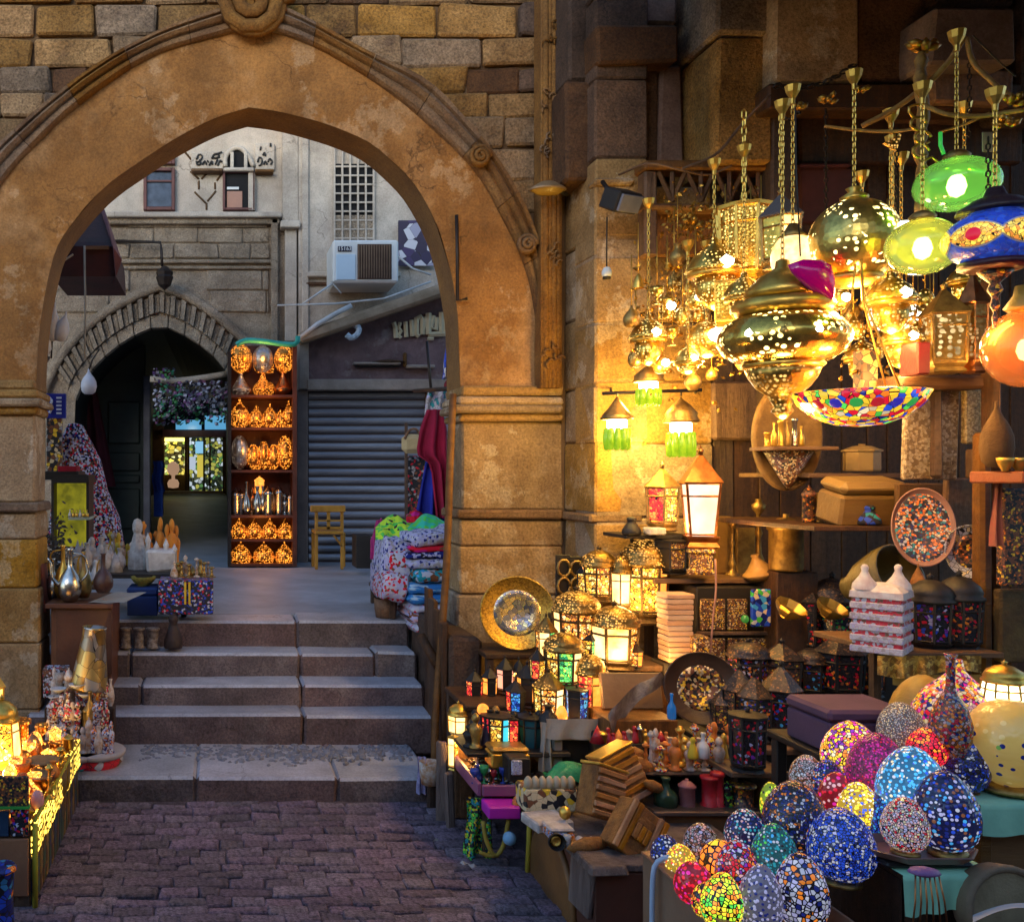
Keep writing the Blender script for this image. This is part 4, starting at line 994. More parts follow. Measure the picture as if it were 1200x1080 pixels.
E = [  # x, base y, w, h, D, palette, scale, glow, lean, label
 (781, 1020, 34, 44, 2.92, 'navy navy blue white white', 60, .12, -.1, 'small navy and white egg lamp, leftmost in the carton'),
 (822, 1010, 40, 46, 2.94, 'pink grey grey lilac pink brown', 75, .0, 0, 'pinkish grey egg lamp at the back of the carton'),
 (801, 1036, 36, 48, 2.84, 'yellow yellow orange cream red', 70, .9, .1, 'glowing yellow and orange egg lamp, second from left in the carton'),
 (838, 1030, 42, 50, 2.84, 'orange yellow orange orange', 30, .55, .2, 'plain orange egg lamp behind the red one'),
 (815, 1058, 44, 54, 2.72, 'red red red magenta', 40, .45, .25, 'smooth red egg lamp in the carton'),
 (832, 1078, 38, 46, 2.64, 'yellow orange black red yellow', 60, .5, .1, 'yellow, red and black spotted egg lamp below the red one'),
 (874, 1003, 46, 56, 2.84, 'navy white white teal navy pink', 60, .15, 0, 'navy and white flowered egg lamp standing highest in the carton'),
 (866, 1056, 50, 74, 2.74, 'red orange purple navy lilac red pink', 62, .2, .1, 'red, orange and violet egg lamp in the middle of the carton'),
 (910, 1046, 52, 84, 2.72, 'teal black sky green white teal black', 60, .15, -.1, 'dark teal egg lamp with green and blue tiles'),
 (843, 1092, 46, 70, 2.56, 'lime yellow green yellow lime orange', 55, .7, .1, 'bright yellow and green egg lamp at the bottom edge'),
 (889, 1098, 48, 86, 2.56, 'lilac navy lilac lilac navy', 55, .12, .05, 'lilac egg lamp with dark blue spots at the bottom edge'),
 (941, 1092, 58, 92, 2.56, 'lilac white navy lilac white orange', 50, .15, -.05, 'white and lilac egg lamp with navy spots, rightmost in the carton'),
 (912, 972, 30, 56, 2.98, 'lime yellow lime black', 45, .5, .15, 'slim lime green egg lamp behind the big navy one'),
 (946, 930, 38, 46, 3.05, 'grey pink white brown grey', 85, .05, 0, 'small grey and pink egg lamp behind the dark red one'),
 (970, 935, 36, 46, 3.0, 'navy purple blue white orange', 75, .1, 0, 'small blue and violet egg lamp beside the pink one'),
 (932, 1002, 70, 88, 2.82, 'navy black brown navy white orange black', 80, .05, 0, 'big navy egg lamp with brown and white dots'),
 (978, 958, 36, 56, 2.86, 'red magenta red pink', 40, .4, .1, 'small pinkish red glass egg lamp'),
 (986, 1034, 72, 88, 2.68, 'blue blue navy white lilac blue', 78, .15, 0, 'big cobalt egg lamp covered in small white dots'),
 (1006, 972, 46, 56, 2.8, 'yellow white navy cream blue yellow', 60, 1.3, 0, 'glowing yellow and blue egg lamp between the cobalt and dark red ones'),
 (998, 920, 64, 76, 3.05, 'yellow yellow purple orange cream magenta', 62, .7, 0, 'yellow egg lamp with violet dots'),
 (1028, 944, 64, 86, 2.92, 'magenta black red black black magenta', 75, .18, 0, 'dark crimson egg lamp with black grout'),
 (1042, 988, 50, 66, 2.76, 'blue navy sky blue', 85, .12, -.05, 'small deep blue egg lamp at the left on the octagonal tray'),
 (1069, 972, 74, 98, 2.74, 'sky sky white blue sky cream', 50, .65, 0, 'big sky blue lit egg lamp behind the tray lamps'),
 (1061, 1000, 50, 66, 2.6, 'pink grey cream white red lilac', 90, .15, -.05, 'small silvery pink egg lamp on the octagonal tray'),
 (1111, 1000, 68, 98, 2.6, 'navy white sky navy brown blue lilac', 45, .22, .05, 'big white, navy and sky blue egg lamp on the octagonal tray'),
 (1131, 930, 50, 68, 3.0, 'navy blue black white navy', 70, .06, 0, 'navy and black egg lamp left of the big yellow dome lamp'),
 (1058, 884, 50, 62, 3.12, 'grey brown grey cream', 110, .05, .05, 'grey brown egg lamp with silver sheen behind the red ball'),
 (1086, 900, 42, 48, 3.0, 'red red red orange', 60, .7, 0, 'small glowing red ball lamp'),
]
for i, (x, yb, wp, hp, D, pl, sc, gl, ln, lab) in enumerate(E):
    egg_lamp(lab, x, yb, wp, hp, D, mosaic('egg_mosaic_%02d' % i, pal(pl), sc * (1.9 if i % 2 == 0 else 1.6), gl * 1.4 + .26 + .12 * (i % 2 == 0), gw=(.43 if i % 2 == 0 else .10), dots=(i % 2 == 0), grout=tuple(a * .22 + .004 for a in C[pl.split()[0]]) if i % 2 == 0 else (.02, .015, .02), rand=(.55, 1, .7)[i % 3], flower=None if i % 5 in (1, 4) else (C[pl.split()[-1]], C[pl.split()[0]])), lean=ln, rot=rnd.uniform(0, 6))  # base glow: part lamp light, part front light put into the tiles
t = egg_lamp('big pale yellow dome lamp with blue dots at the right edge', 1183, 926, 92, 108, 2.98, mosaic('dotted_dome', [C['navy'], (.85, .6, .2), (.8, .52, .15), C['navy'], (.86, .62, .22), (.2, .4, .05), (.85, .6, .2)], 32, .22, grout=(.74, .47, .12), gw=.26, dots=True), kind='ball')
t = egg_lamp('red and yellow mosaic onion lamp behind the tall necked vase', 1122, 884, 96, 112, 3.14, mosaic('onion_mosaic', pal('red pink yellow magenta cream orange navy'), 95, .4), kind='onion')
egg_lamp('yellow ribbed plate lamp standing behind the red onion lamp', 1082, 880, 70, 90, 3.24, mat('ochre_glass', (.55, .33, .05), (.4, .2, .03), rough=.3), kind='egg')
v = good('tall_vase', 'dark mosaic vase with a tall straight pink neck', 'vase', 'longneck', 1114, 884, 44, 118, 2.98, mosaic('vase_mosaic', pal('brown navy pink grey red brown orange'), 120, .05))
t = lantern('bell_lamp', 'white glowing bell shaped glass lamp with beaded brass cap at the right edge', 1177, 842, 42, 70, 3.05, 12, M_brass, [glowing('hot_bell', (1, .85, .55), 5)], 'dome', taper=1.25, cat='lamp', watts=1.5)
lantern('bell_lamp', 'second glowing bell lamp cut by the right edge of the photo', 1222, 846, 42, 70, 3.05, 12, M_brass, [glowing('hot_bell', (1, .85, .55), 5)], 'dome', taper=1.25, cat='lamp')
# big round drum and bundle at the bottom right corner
d_ = thing('drum', 'round brown hide drum leaning at the bottom right corner', 'drum', P(1180, 1090, 2.5))
b = MB(); c = P(1183, 1068, 2.5); M = Matrix.Rotation(R(80), 3, 'X')
b.lathe([(.115, -.05), (.12, .0), (.118, .012), (.108, .016), (.10, .008)], 28, c, M); b.build('hoop', mat('drum_hoop', (.22, .15, .09), (.15, .1, .06), bump=.4), d_)
b = MB(); b.lathe([(.102, .006), (.05, .009), (0, .01)], 28, c, M); b.build('skin', mat('drum_skin', (.30, .22, .12), (.2, .14, .07), vs=14, bump=.4), d_)
b = MB(); b.sheet(lambda u, v: P(1140 + 90 * u, 1085 - 22 * math.sin(u * 2.2 + .2) * (1 - .2 * v) - 10 * v, 2.3 + .1 * v), 12, 6)
tag(b.build('folded_cloth', mat('pale_blue_cloth', (.5, .48, .46), (.3, .38, .5), vs=7, rough=.9), origin=P(1180, 1080, 2.35)), 'folded cream and blue cloth in the bottom right corner', 'cloth')
# wire stool legs hanging in front
ws = thing('wire_stand', 'purple topped wire stand with thin legs in front of the mint cloth', 'stand', P(1083, 1080, 2.42))
b = MB(local=True); b.lathe([(0, .165), (.035, .155), (.04, .148), (.02, .14), (0, .14)], 14, squash=.7); b.build('cap', mat('plum_cap', (.28, .12, .3), (.2, .08, .22), rough=.4), ws, loc=(0, 0, -.02))
for k in range(6):
    b = MB(local=True); x = -.03 + .012 * k; b.tube([(x, -.01, .125), (x * 1.25, -.02, .06), (x * 1.6, -.02, -.03)], .0022, 5); b.build('leg', M_copper, ws)
# ================================================================ landing: lamp cabinet, chair, clothes, scarves
CD = 10.0
lc = thing('lamp_cabinet', 'tall open cabinet full of glowing copper lamps standing in the courtyard', 'cabinet', P(307, 665, CD))
M_cabw = mat('red_brown_cabinet', (.12, .03, .015), (.06, .018, .01), rough=.5, bump=.2)
bar(267, 271, 412, 664, CD, .45, M_black, 'side', lc, ch=0); bar(343, 348, 405, 664, CD, .45, M_cabw, 'side', lc, ch=0); bar(271, 343, 405, 664, CD + .43, .02, M_cabw, 'back', lc, ch=0)
shy = [464, 502, 552, 605, 633, 662]
for yy in shy: bar(271, 343, yy - 1.5, yy + 1.5, CD, .43, M_cabw, 'shelf', lc, ch=0)
b = MB(); b.tube(catmull([P(x, y, CD - .06) for x, y in ((277, 404), (288, 399), (310, 400), (330, 403), (347, 403), (349, 394))], 14), .03, 6); tag(b.build('turquoise_rag', mat('turquoise_plastic', (.06, .55, .42), (.04, .4, .3), rough=.4), origin=P(312, 402, CD)), 'turquoise plastic roll along the top of the lamp cabinet', 'tarp')
LC = {464: ('top', [(282, 27, 34), (308, 25, 32), (333, 24, 32)], 437, 'ball'), 465: ('second', [(282, 24, 26), (308, 24, 27), (332, 25, 27)], 463, 'tagine'),
      502: ('third', [(281, 24, 34), (300, 20, 26), (316, 19, 28), (328, 16, 22), (338, 15, 32)], 501, 'onion'), 552: ('fourth', [(281, 21, 40), (297, 16, 30), (309, 14, 34), (321, 15, 30), (334, 20, 40)], 550, 'ball'),
      633: ('sixth', [(280, 19, 25), (298, 19, 24), (316, 19, 25), (334, 18, 24)], 632, 'onion'), 662: ('bottom', [(282, 26, 27), (309, 26, 27), (333, 22, 27)], 661, 'onion')}
om = 'first second third fourth fifth sixth'.split()
for k_, (rw, its, yb, kd) in LC.items():
    for i, (x, w_, h_) in enumerate(its):
        m = (M_copper_lit, M_silver_prc)[1 if (k_ in (464,) and i == 1) or (k_ == 552 and i == 0) or (k_ == 465 and i == 0) else 0]
        mm = M_copper if (k_ == 465 and i == 2) else m
        good('copper_lamp', 'glowing pierced copper lamp, %s from left on the %s shelf of the lamp cabinet' % (om[i], rw) if m is M_copper_lit else 'silvery pierced lamp, %s from left on the %s shelf of the lamp cabinet' % (om[i], rw), 'lamp', kd, x, yb, w_, h_, CD + .15, mm, 'lamps in the courtyard cabinet', n=12)
for rw, yb in (('third', 501), ('fourth', 550), ('sixth', 632), ('bottom', 661), ('second', 463), ('top', 437)):
    for i in range(4):
        good('copper_lamp', 'small copper lamp behind the others, %s from left on the %s cabinet shelf' % (om[i], rw), 'lamp', ('ball', 'tagine', 'onion', 'egg')[(i + len(rw)) % 4], 289 + 13.5 * i, yb, 12, 15 if rw in ('sixth', 'bottom', 'second') else 24, CD + .30, M_copper_lit if i % 3 else M_copper, 'lamps in the courtyard cabinet', n=10)
for i in range(11):
    x = 276 + 6.4 * i
    good('silver_ewer', 'small silver ewer, %s from left on the fifth shelf of the lamp cabinet' % (ORD[i]), 'ewer', rnd.choice(('longneck', 'vase', 'figure', 'jar')), x, 604, rnd.uniform(9, 13), rnd.uniform(26, 42), CD + .12 + .05 * (i % 2), M_silver if i % 4 != 3 else M_copper, 'silver ewers in the courtyard cabinet', n=10)
good('copper_lantern', 'small orange lit lantern rising above the silver ewers', 'lantern', 'jar', 304, 578, 12, 20, CD + .2, M_pane_orange, n=8)
for (yy, wt) in ((420, 10), (480, 8), (525, 8), (612, 6)): bulb(lc, Vector((0, -.15, Z_(yy, CD) - zl)), wt * .7, (1, .42, .08), .05)
ch = thing('chair', 'yellow varnished wooden chair with slatted back facing the roller shutter', 'chair', P(384, 668, 9.7))
M_ch = mat('yellow_varnish', (.52, .26, .04), (.36, .16, .02), vs=8, rough=.35, bump=.1)
for x, y0, y1, D, nm in ((371, 596, 667, 9.75, 'back_leg'), (401, 596, 667, 9.75, 'back_leg'), (367, 624, 664, 10.1, 'front_leg'), (403, 624, 664, 10.1, 'front_leg')):
    bar(x - 1.8, x + 1.8, y0, y1, D, .04, M_ch, nm, ch, ch=.004)
bar(364, 405, 592, 600, 9.72, .04, M_ch, 'top_rail', ch, ch=.008); bar(369, 403, 622, 626, 9.72, .42, M_ch, 'seat', ch, ch=.008); bar(372, 400, 609, 611, 9.74, .02, M_ch, 'back_rail', ch, ch=.002); bar(372, 400, 617, 620, 9.74, .02, M_ch, 'back_rail', ch, ch=.002)
bar(383, 387, 600, 620, 9.74, .02, M_ch, 'back_slat', ch, ch=.002)
b = MB(); b.tube([P(391, 627, 9.75), P(401, 640, 9.75)], .012, 4); b.build('brace', M_ch, ch)
boxy('black_case', 'black suitcase standing by the shutter beside the scarf pile', 'suitcase', 415, 432, 626, 664, 9.4, .3, M_black)
# clothes rail
zr = Z_(456, 7.2)
b = MB(); b.tube([P(486, 458, 7.9), P(532, 455, 6.4)], .018, 6); b.tube([P(500, 400, 7.6), P(505, 457, 7.5)], .012, 5); tag(b.build('clothes_rail', M_iron, origin=P(515, 456, 7)), 'thin iron rail carrying the hanging clothes inside the archway', 'rail')
def garment(name, label, cat, pts, D, m, thick=.08, folds=9):
    """cloth hanging in folds inside the given outline of half rows (xl, xr, y)"""
    b = MB()
    def side(sgn):
        def fn(u, v):
            i = min(len(pts) - 2, int(v * (len(pts) - 1))); f = v * (len(pts) - 1) - i
            xl = pts[i][0] + (pts[i + 1][0] - pts[i][0]) * f; xr = pts[i][1] + (pts[i + 1][1] - pts[i][1]) * f; y_ = pts[i][2] + (pts[i + 1][2] - pts[i][2]) * f
            p = P(xl + (xr - xl) * u, y_, D); e = math.sin(math.pi * u)
            p.y += sgn * thick * e * .6 - .055 * math.sin(folds * 1.6 * u + 1.5 * v + .6 * math.sin(5 * v)) * (.25 + v); return p
        return fn
    b.sheet(side(-1), 18, 14); b.sheet(side(1), 18, 14)
    return tag(b.build(name, m, origin=P((pts[0][0] + pts[0][1]) / 2, pts[0][2], D)), label, cat)
garment('red_shirt', 'crimson short sleeved tunic hanging inside the right side of the archway', 'tunic', [(500, 517, 480), (492, 523, 500), (486, 524, 532), (503, 524, 544), (508, 524, 590), (510, 523, 606)], 7.0, mat('crimson_cloth', (.36, .008, .05), (.2, .004, .03), rough=.9))
garment('blue_robe', 'dark blue long skirt hanging below the crimson tunic', 'skirt', [(500, 516, 534), (496, 518, 550), (491, 519, 575), (486, 520, 600), (484, 521, 612)], 7.12, mat('royal_cloth', (.015, .03, .40), (.01, .02, .25), rough=.9))
garment('lace_blouse', 'white lace blouses hanging together behind the crimson tunic', 'blouse', [(502, 531, 458), (498, 532, 470), (495, 532, 500), (498, 532, 540), (492, 532, 600)], 7.3, mosaic('lace', pal('white white lilac white grey teal'), 35, rough=.9, gw=.04, grout=(.2, .2, .25)), .05)
garment('green_dress', 'dark green spangled dress hanging at the back of the clothes rail', 'dress', [(499, 512, 470), (496, 508, 490), (494, 506, 520), (496, 504, 535)], 7.5, mosaic('spangle', pal('black green yellow black brown'), 40, rough=.8))
garment('striped_scarf', 'blue and white patterned scarf hanging from the top of the archway', 'scarf', [(523, 530, 402), (520, 533, 420), (518, 534, 443)], 6.6, mosaic('blue_print', pal('blue blue white navy blue'), 22, rough=.9, gw=.02))
good('red_tassel', 'dark red tassel above the clothes rail', 'tassel', 'onion', 527, 458, 14, 18, 6.7, mat('dark_red', (.2, .01, .02)), n=8)
bg_ = thing('shoulder_bag', 'cream shoulder bag hanging by its strap in front of the shutter', 'bag', P(484, 532, 8.6))
b = MB(); b.box(P(484, 520, 8.6), (S(26, 8.6), .1, S(22, 8.6)), ch=.04, jit=.005); b.build('body', mat('cream_leather', (.5, .4, .22), (.4, .3, .16), rough=.6), bg_)
b = MB(); b.tube(catmull([P(474, 514, 8.55), P(480, 504, 8.55), P(488, 503, 8.55), P(494, 513, 8.55)], 10), .012, 5); b.build('strap', M_wood2, bg_)
bp = thing('bag_post', 'thin dark stand holding the cream shoulder bag and printed scarves', 'stand', P(477, 660, 8.7)); bar(475, 478, 495, 660, 8.7, .04, M_wood, 'post', bp, ch=.003); bar(478, 500, 534, 640, 8.8, .12, mosaic('dark_print', pal('black brown black red black grey'), 40, rough=.9), 'printed_cloth', bp, ch=.02)
# scarf table and folded piles
stb = table('scarf_table', 'table hidden under the piled scarves on the landing', X_(448, 6.7), 1.70, 6.45, 7.3, zl + .16, M_wood, zf=zl)
def folded(label, x0, x1, y0, y1, D, dep, m, grp='folded scarves and shawls', lean=0.0, droop=0.0):
    b = MB(local=True); wd, h = S(x1 - x0, D), S(y1 - y0, D)
    sd_k = rnd.uniform(0, 9)
    def fn(u, v):
        a = 2 * math.pi * v; rx, rz = dep / 2, h / 2
        ca, sa = math.cos(a), math.sin(a); r = (abs(ca) ** 4 + abs(sa) ** 4) ** -.25
        x = (u - .5) * wd; e = min(1, min(u, 1 - u) * 14) ** .5
        return Vector((x + .012 * mnoise.noise(Vector((a, u * 3, sd_k))), rx * ca * r * (.8 + .2 * e), h / 2 + rz * sa * r * e + .014 * mnoise.noise(Vector((u * 5, sa * 2, sd_k))) - droop * (u - .5) ** 2))
    b.sheet(fn, 18, 14); return tag(b.build('folded_scarf', m, loc=P((x0 + x1) / 2, y1, D), rot=(0, lean, rnd.uniform(-.08, .08))), label, 'scarf', grp)
W_l = woven('lilac_weave', pal('lilac white navy lilac grey lilac'), 60); W_b = woven('blue_weave', [(.03, .16, .45), (.03, .16, .45), (.35, .5, .65), (.05, .25, .55)], 14, stretch=(1, 1, 6)); W_w = woven('white_weave', pal('white lilac white red lilac white'), 55)
W_r = woven('red_weave', pal('red magenta brown red'), 12, stretch=(1, 1, 4)); W_n = woven('navy_weave', pal('navy black navy lilac'), 50); W_t = woven('teal_weave', pal('teal white teal sky brown'), 40); W_m = woven('mauve_weave', pal('lilac pink lilac brown'), 16, stretch=(1, 1, 5))
pf_ = [('lilac shawl with white edging at the bottom of the pile, overhanging the step', 474, 540, 722, 735, 6.45, W_w), ('brown and mauve striped shawl second from the bottom of the pile', 472, 540, 711, 724, 6.47, W_m), ('pale lilac shawl in the lower part of the pile', 471, 540, 701, 713, 6.49, W_w),
       ('deep blue shawl in the lower middle of the pile', 469, 540, 690, 703, 6.5, W_b), ('sky and deep blue striped shawl under the green flowered one', 470, 540, 678, 692, 6.52, W_b), ('teal and white flowered shawl in the middle of the pile', 474, 540, 662, 680, 6.54, W_t),
       ('grey blue knitted shawl above the flowered one', 470, 540, 650, 664, 6.56, W_l), ('dark navy shawl near the top of the pile', 470, 538, 642, 652, 6.58, W_n), ('red edged navy shawl near the top of the pile', 472, 538, 636, 644, 6.6, W_r), ('thick rolled lilac grey shawl on the top of the pile', 472, 536, 618, 637, 6.62, W_l)]
for lab, x0, x1, y0, y1, D, m in pf_: folded(lab, x0, x1, y0, y1, D, .55, m, lean=-.02 if 'rolled' not in lab else -.14)
folded('lilac fringed shawl draped over the left end of the scarf table', 437, 474, 628, 700, 6.7, .5, W_l, lean=.1); folded('white and red fringed shawl hanging low at the left front of the scarf table', 440, 470, 668, 702, 6.5, .4, woven('fringe_weave', pal('white lilac white brown red lilac'), 60), lean=.15); folded('white and maroon printed shawl between the two piles', 456, 480, 642, 690, 6.56, .3, woven('maroon_weave', pal('white brown lilac red white'), 55), lean=-.1)
gs = [('lime green crumpled scarf on the top left of the scarf pile', 440, 486, 606, 632, 6.9, mosaic('lime_print', pal('lime green lime black lime green'), 34, rough=.85, gw=.0)), ('bright green and turquoise scarf on the top of the scarf pile', 478, 528, 602, 628, 6.85, mosaic('green_print', [(.05, .6, .1), (.02, .5, .3), (.02, .45, .35), (.1, .55, .05)], 34, rough=.85, gw=.0)), ('magenta scarf behind the lime green one', 434, 452, 610, 655, 7.1, mat('magenta_cloth', (.4, .02, .16), (.25, .02, .1), rough=.9)), ('dark red scarf tucked behind the green ones', 476, 502, 598, 612, 7.1, W_r)]
for lab, x0, x1, y0, y1, D, m in gs:
    b = MB(); kk = rnd.uniform(0, 20)
    b.sheet(lambda u, v: P(x0 + (x1 - x0) * u, y1 - (y1 - y0) * (math.sin(math.pi * min(1, v * 1.0)) ** .7) * (.55 + .45 * math.sin(math.pi * u)) * (1 + .28 * mnoise.noise(Vector((u * 3.4, v * 2.4, kk)))), D - .25 + .5 * v + .05 * mnoise.noise(Vector((u * 7, v * 5, kk)))), 22, 14)
    tag(b.build('crumpled_scarf', m, origin=P((x0 + x1) / 2, y1, D)), lab, 'scarf', 'crumpled bright scarves')
good('plant_tub', 'brown tub with white rim under the fringed shawls at the edge of the landing', 'tub', 'basket', 452, 725, 28, 24, 6.55, M_wood2, n=14)
# ================================================================ inside left of the arch
b = MB(); dk = thing('wooden_desk', 'brown wooden desk beside the steps carrying brass ewers', 'desk', P(98, 800, 5.9))
zd = Z_(706, 5.75)
b = MB(); b.box((X_(98, 5.9), 5.98, zd - .015), (S(78, 5.8), .56, .03), ch=.005); b.build('top', mat('desk_brown', (.16, .06, .03), (.09, .035, .02), rough=.4, bump=.15), dk)
b = MB(); b.box((X_(99, 5.9), 6.0, zd / 2), (S(70, 5.8), .5, zd - .04), ch=.005); b.build('carcass', mat('desk_brown', (.16, .06, .03)), dk)
bar(66, 131, 712, 790, 5.735, .02, mat('desk_front', (.11, .04, .022), (.07, .027, .015), rough=.45, bump=.15), 'front_panel', dk, ch=.004)
b = MB(); b.sheet(lambda u, v: Vector((X_(105, 5.8) + .22 * u + .1 * v, 5.72 + .5 * v, zd + .004 + .003 * math.sin(9 * u))), 6, 4); tag(b.build('paper_cover', M_linen, origin=Vector((X_(115, 5.8), 5.9, zd))), 'pale paper covering the right half of the wooden desk', 'paper')
def ewer(label, x, yb, wp, hp, D, m, flip=1):
    t = thing('ewer', label, 'ewer', P(x, yb, D), 'ewers on the wooden desk'); w_, h_ = S(wp, D), S(hp, D)
    lm('longneck', w_, h_, m, 'body', t, 18)
    b = MB(local=True); b.tube(catmull([(w_ * .4 * flip, 0, h_ * .28), (w_ * .75 * flip, 0, h_ * .45), (w_ * .8 * flip, 0, h_ * .7), (w_ * .95 * flip, 0, h_ * .82)], 10), [w_ * .1 * (1 - .06 * i) for i in range(11)], 7); b.build('spout', m, t)
    b = MB(local=True); b.tube(catmull([(-w_ * .42 * flip, 0, h_ * .35), (-w_ * .75 * flip, 0, h_ * .55), (-w_ * .6 * flip, 0, h_ * .85), (-w_ * .12 * flip, 0, h_ * .9)], 10), w_ * .045, 6); b.build('handle', m, t)
ewer('big silver ewer at the front of the wooden desk', 82, 704, 28, 62, 5.78, M_silver, -1); ewer('brass ewer standing behind the big silver one', 74, 700, 22, 62, 5.95, M_brass, 1); ewer('pale silver ewer at the left end of the wooden desk', 62, 702, 20, 48, 6.0, M_silver, 1); ewer('small carved brass ewer right of the big silver one', 98, 700, 20, 54, 5.9, M_oldbrass, 1)
good('dark_bottle', 'dark brown long necked bottle on the wooden desk', 'bottle', 'longneck', 121, 694, 24, 46, 5.85, mat('brown_glaze', (.07, .03, .025), (.045, .02, .018), rough=.3), n=16)
good('white_bottle', 'white triangular flask behind the dark brown bottle', 'flask', 'tagine', 112, 690, 20, 34, 6.05, M_ceramic_w, n=12); good('white_bottle', 'second white flask at the left of the dark bottle', 'flask', 'tagine', 100, 684, 18, 30, 6.1, M_ceramic_w, n=12)
lb = MB(local=True); lb.box((0, 0, S(100, 5.8) / 2), (.03, .2, S(100, 5.8)), ch=.004); tag(lb.build('leaning_board', mat('red_brown_board', (.22, .05, .025), (.14, .035, .02), bump=.2), loc=P(55, 715, 5.95), rot=(0, -.12, 0)), 'narrow red brown board leaning on the left pier above the desk', 'board')
# clutter stall on the landing behind the desk
ls = table('landing_table', 'low dark table full of alabaster and flowers on the landing', X_(46, 6.9), X_(222, 6.9), 6.55, 7.3, zl + .30, M_black, zf=zl)
lt = zl + .30
def put(o, z): o.location.z = z; return o
put(good('marble_tower', 'tall white carved alabaster obelisk on the landing table', 'carving', 'cat', 161, 0, 24, 62, 6.9, M_marble, n=7, smooth=False), lt)
tm = thing('marble_mosque', 'white alabaster mosque model with pointed towers on the landing table', 'model', (X_(188, 6.75), 6.75, lt))
b = MB(local=True); b.box((0, 0, .08), (.21, .14, .16), ch=.02, jit=.012); b.build('body', M_ceramic_w, tm)
for x_, h_ in ((-.09, .26), (-.03, .2), (.04, .22), (.10, .18)): b = MB(local=True); b.lathe([(0, 0), (.02, 0), (.018, h_ * .7), (.024, h_ * .75), (0, h_)], 7, (x_, 0, .02)); b.build('tower', M_ceramic_w, tm)
for i in range(24):
    x = 122 + 3.7 * i + rnd.uniform(-2, 2)
    kk = i % 3
    m = (mat('orange_flower', (.75, .28, .03), (.5, .14, .02)), mat('yellow_flower', (.7, .48, .05), (.4, .25, .03)), M_figure)[0 if x > 168 else (1 if kk else 2)]
    hp = rnd.uniform(26, 58) if x > 165 else rnd.uniform(24, 40)
    put(good('flower_figurine', 'small %s figurine, %s of the row behind the alabaster mosque' % ('orange' if x > 168 else 'yellow or brown', (ORD + ['%s last' % o for o in ('fourth', 'third', 'second')] + ['very last'])[i]), 'figurine', rnd.choice(('figure', 'figure', 'stick', 'cat')), x, 0, rnd.uniform(9, 14), hp, 7.1 + .1 * rnd.random(), m, 'orange and yellow figurines on the landing table', n=8), lt)
for i in range(12):
    x = 80 + 5.5 * i
    put(good('alabaster_piece', 'small pale alabaster carving, %s from left on the landing table' % ORD[i], 'carving', rnd.choice(('vase', 'cat', 'pyramid', 'figure')), x, 0, rnd.uniform(12, 18), rnd.uniform(22, 40), 6.7 + .15 * (i % 2), M_marble if i % 3 else M_figure, 'alabaster carvings on the landing table', n=8), lt)
for i in range(11):
    x = 204 + 4.4 * i
    D = 6.5
    put(good('gold_idol', 'tiny gilded figurine, %s from left on the printed chest' % ORD[i], 'figurine', rnd.choice(('figure', 'cat', 'pyramid', 'stick')), x, 0, rnd.uniform(8, 12), rnd.uniform(14, 34) * (1.1 - .05 * i), D + .05 * (i % 2), M_oldbrass if i % 3 else M_figure, 'gilded figurines on the printed chest', n=8), Z_(676, D))
pc = boxy('printed_chest', 'black chest covered with blue, red and white printed boxes on the landing', 'chest', 187, 250, 677, 716, 6.45, .3, mosaic('printed', pal('black navy black white red black blue black'), 75, rough=.4, gw=.02))
for xx in (217, 222): bar(xx - 1.3, xx + 1.3, 682, 708, 6.28, .01, mat('yellow_ribbon', (.8, .5, .03), bump=0), 'ribbon', pc, ch=0)
boxy('blue_crate', 'plain dark blue plastic crate at the edge of the landing', 'crate', 151, 186, 686, 718, 6.5, .26, mat('blue_plastic', (.015, .04, .16), (.01, .03, .12), rough=.35, bump=.05), lid=mat('blue_plastic', (.015, .04, .16)))
good('yellow_planter', 'small tray of yellow moss on the blue crate', 'tray', 'bowl', 168, 687, 30, 12, 6.5, mat('moss', (.3, .25, .04), (.15, .14, .03), vs=40, bump=1), n=10)
for (x, w_, lab) in ((147, 15, 'dark carved stone beaker at the left on the second step'), (163, 14, 'pale carved stone beaker in the middle on the second step'), (179, 17, 'rough grey stone beaker on the second step beside the dark bust')):
    good('stone_beaker', lab, 'beaker', 'candle', x, 759, w_, 26, 6.24, mat('beaker_a', (.12, .08, .06), (.4, .33, .28), vs=35, bump=.8, bs=60), n=10)
good('dark_bust', 'dark brown stone head on the second step', 'sculpture', 'cat', 203, 759, 22, 42, 6.22, mat('dark_bust_stone', (.05, .025, .02), (.03, .018, .015), rough=.5, bump=.5), n=10)
# back of the left stall: cloth mound, blue sign, inlaid boards, yellow showcase, shrub
boxy('inlaid_screen', 'dark inlaid folding screen, left leaf', 'screen', 47, 53, 486, 552, 8.4, .05, M_inlay2); boxy('inlaid_screen', 'dark inlaid folding screen with yellow specks under the blue sign', 'screen', 55, 73, 489, 552, 8.35, .05, mosaic('gold_specks', pal('brown yellow black cream black brown grey'), 30, gw=.05, rough=.4))
bsn = thing('blue_sign', 'small blue sign with white curled mark and lines of lettering', 'sign', P(66, 490, 8.3)); bar(54, 77, 461, 490, 8.3, .04, mat('sign_blue', (.015, .025, .3), (.012, .02, .22), rough=.4, bump=0), 'board', bsn, ch=.003)
b = MB(); b.tube(catmull([P(x, y, 8.285) for x, y in ((58, 466), (61, 470), (59, 474), (60, 479), (58, 484))], 10), .012, 5); b.build('painted_mark', mat('sign_white', (.6, .65, .8), bump=0), bsn)
for k in range(5): bar(66, 72, 465 + 4.5 * k, 467 + 4.5 * k, 8.29, .012, mat('sign_white', (.6, .65, .8)), 'lettering_line', bsn, ch=0)
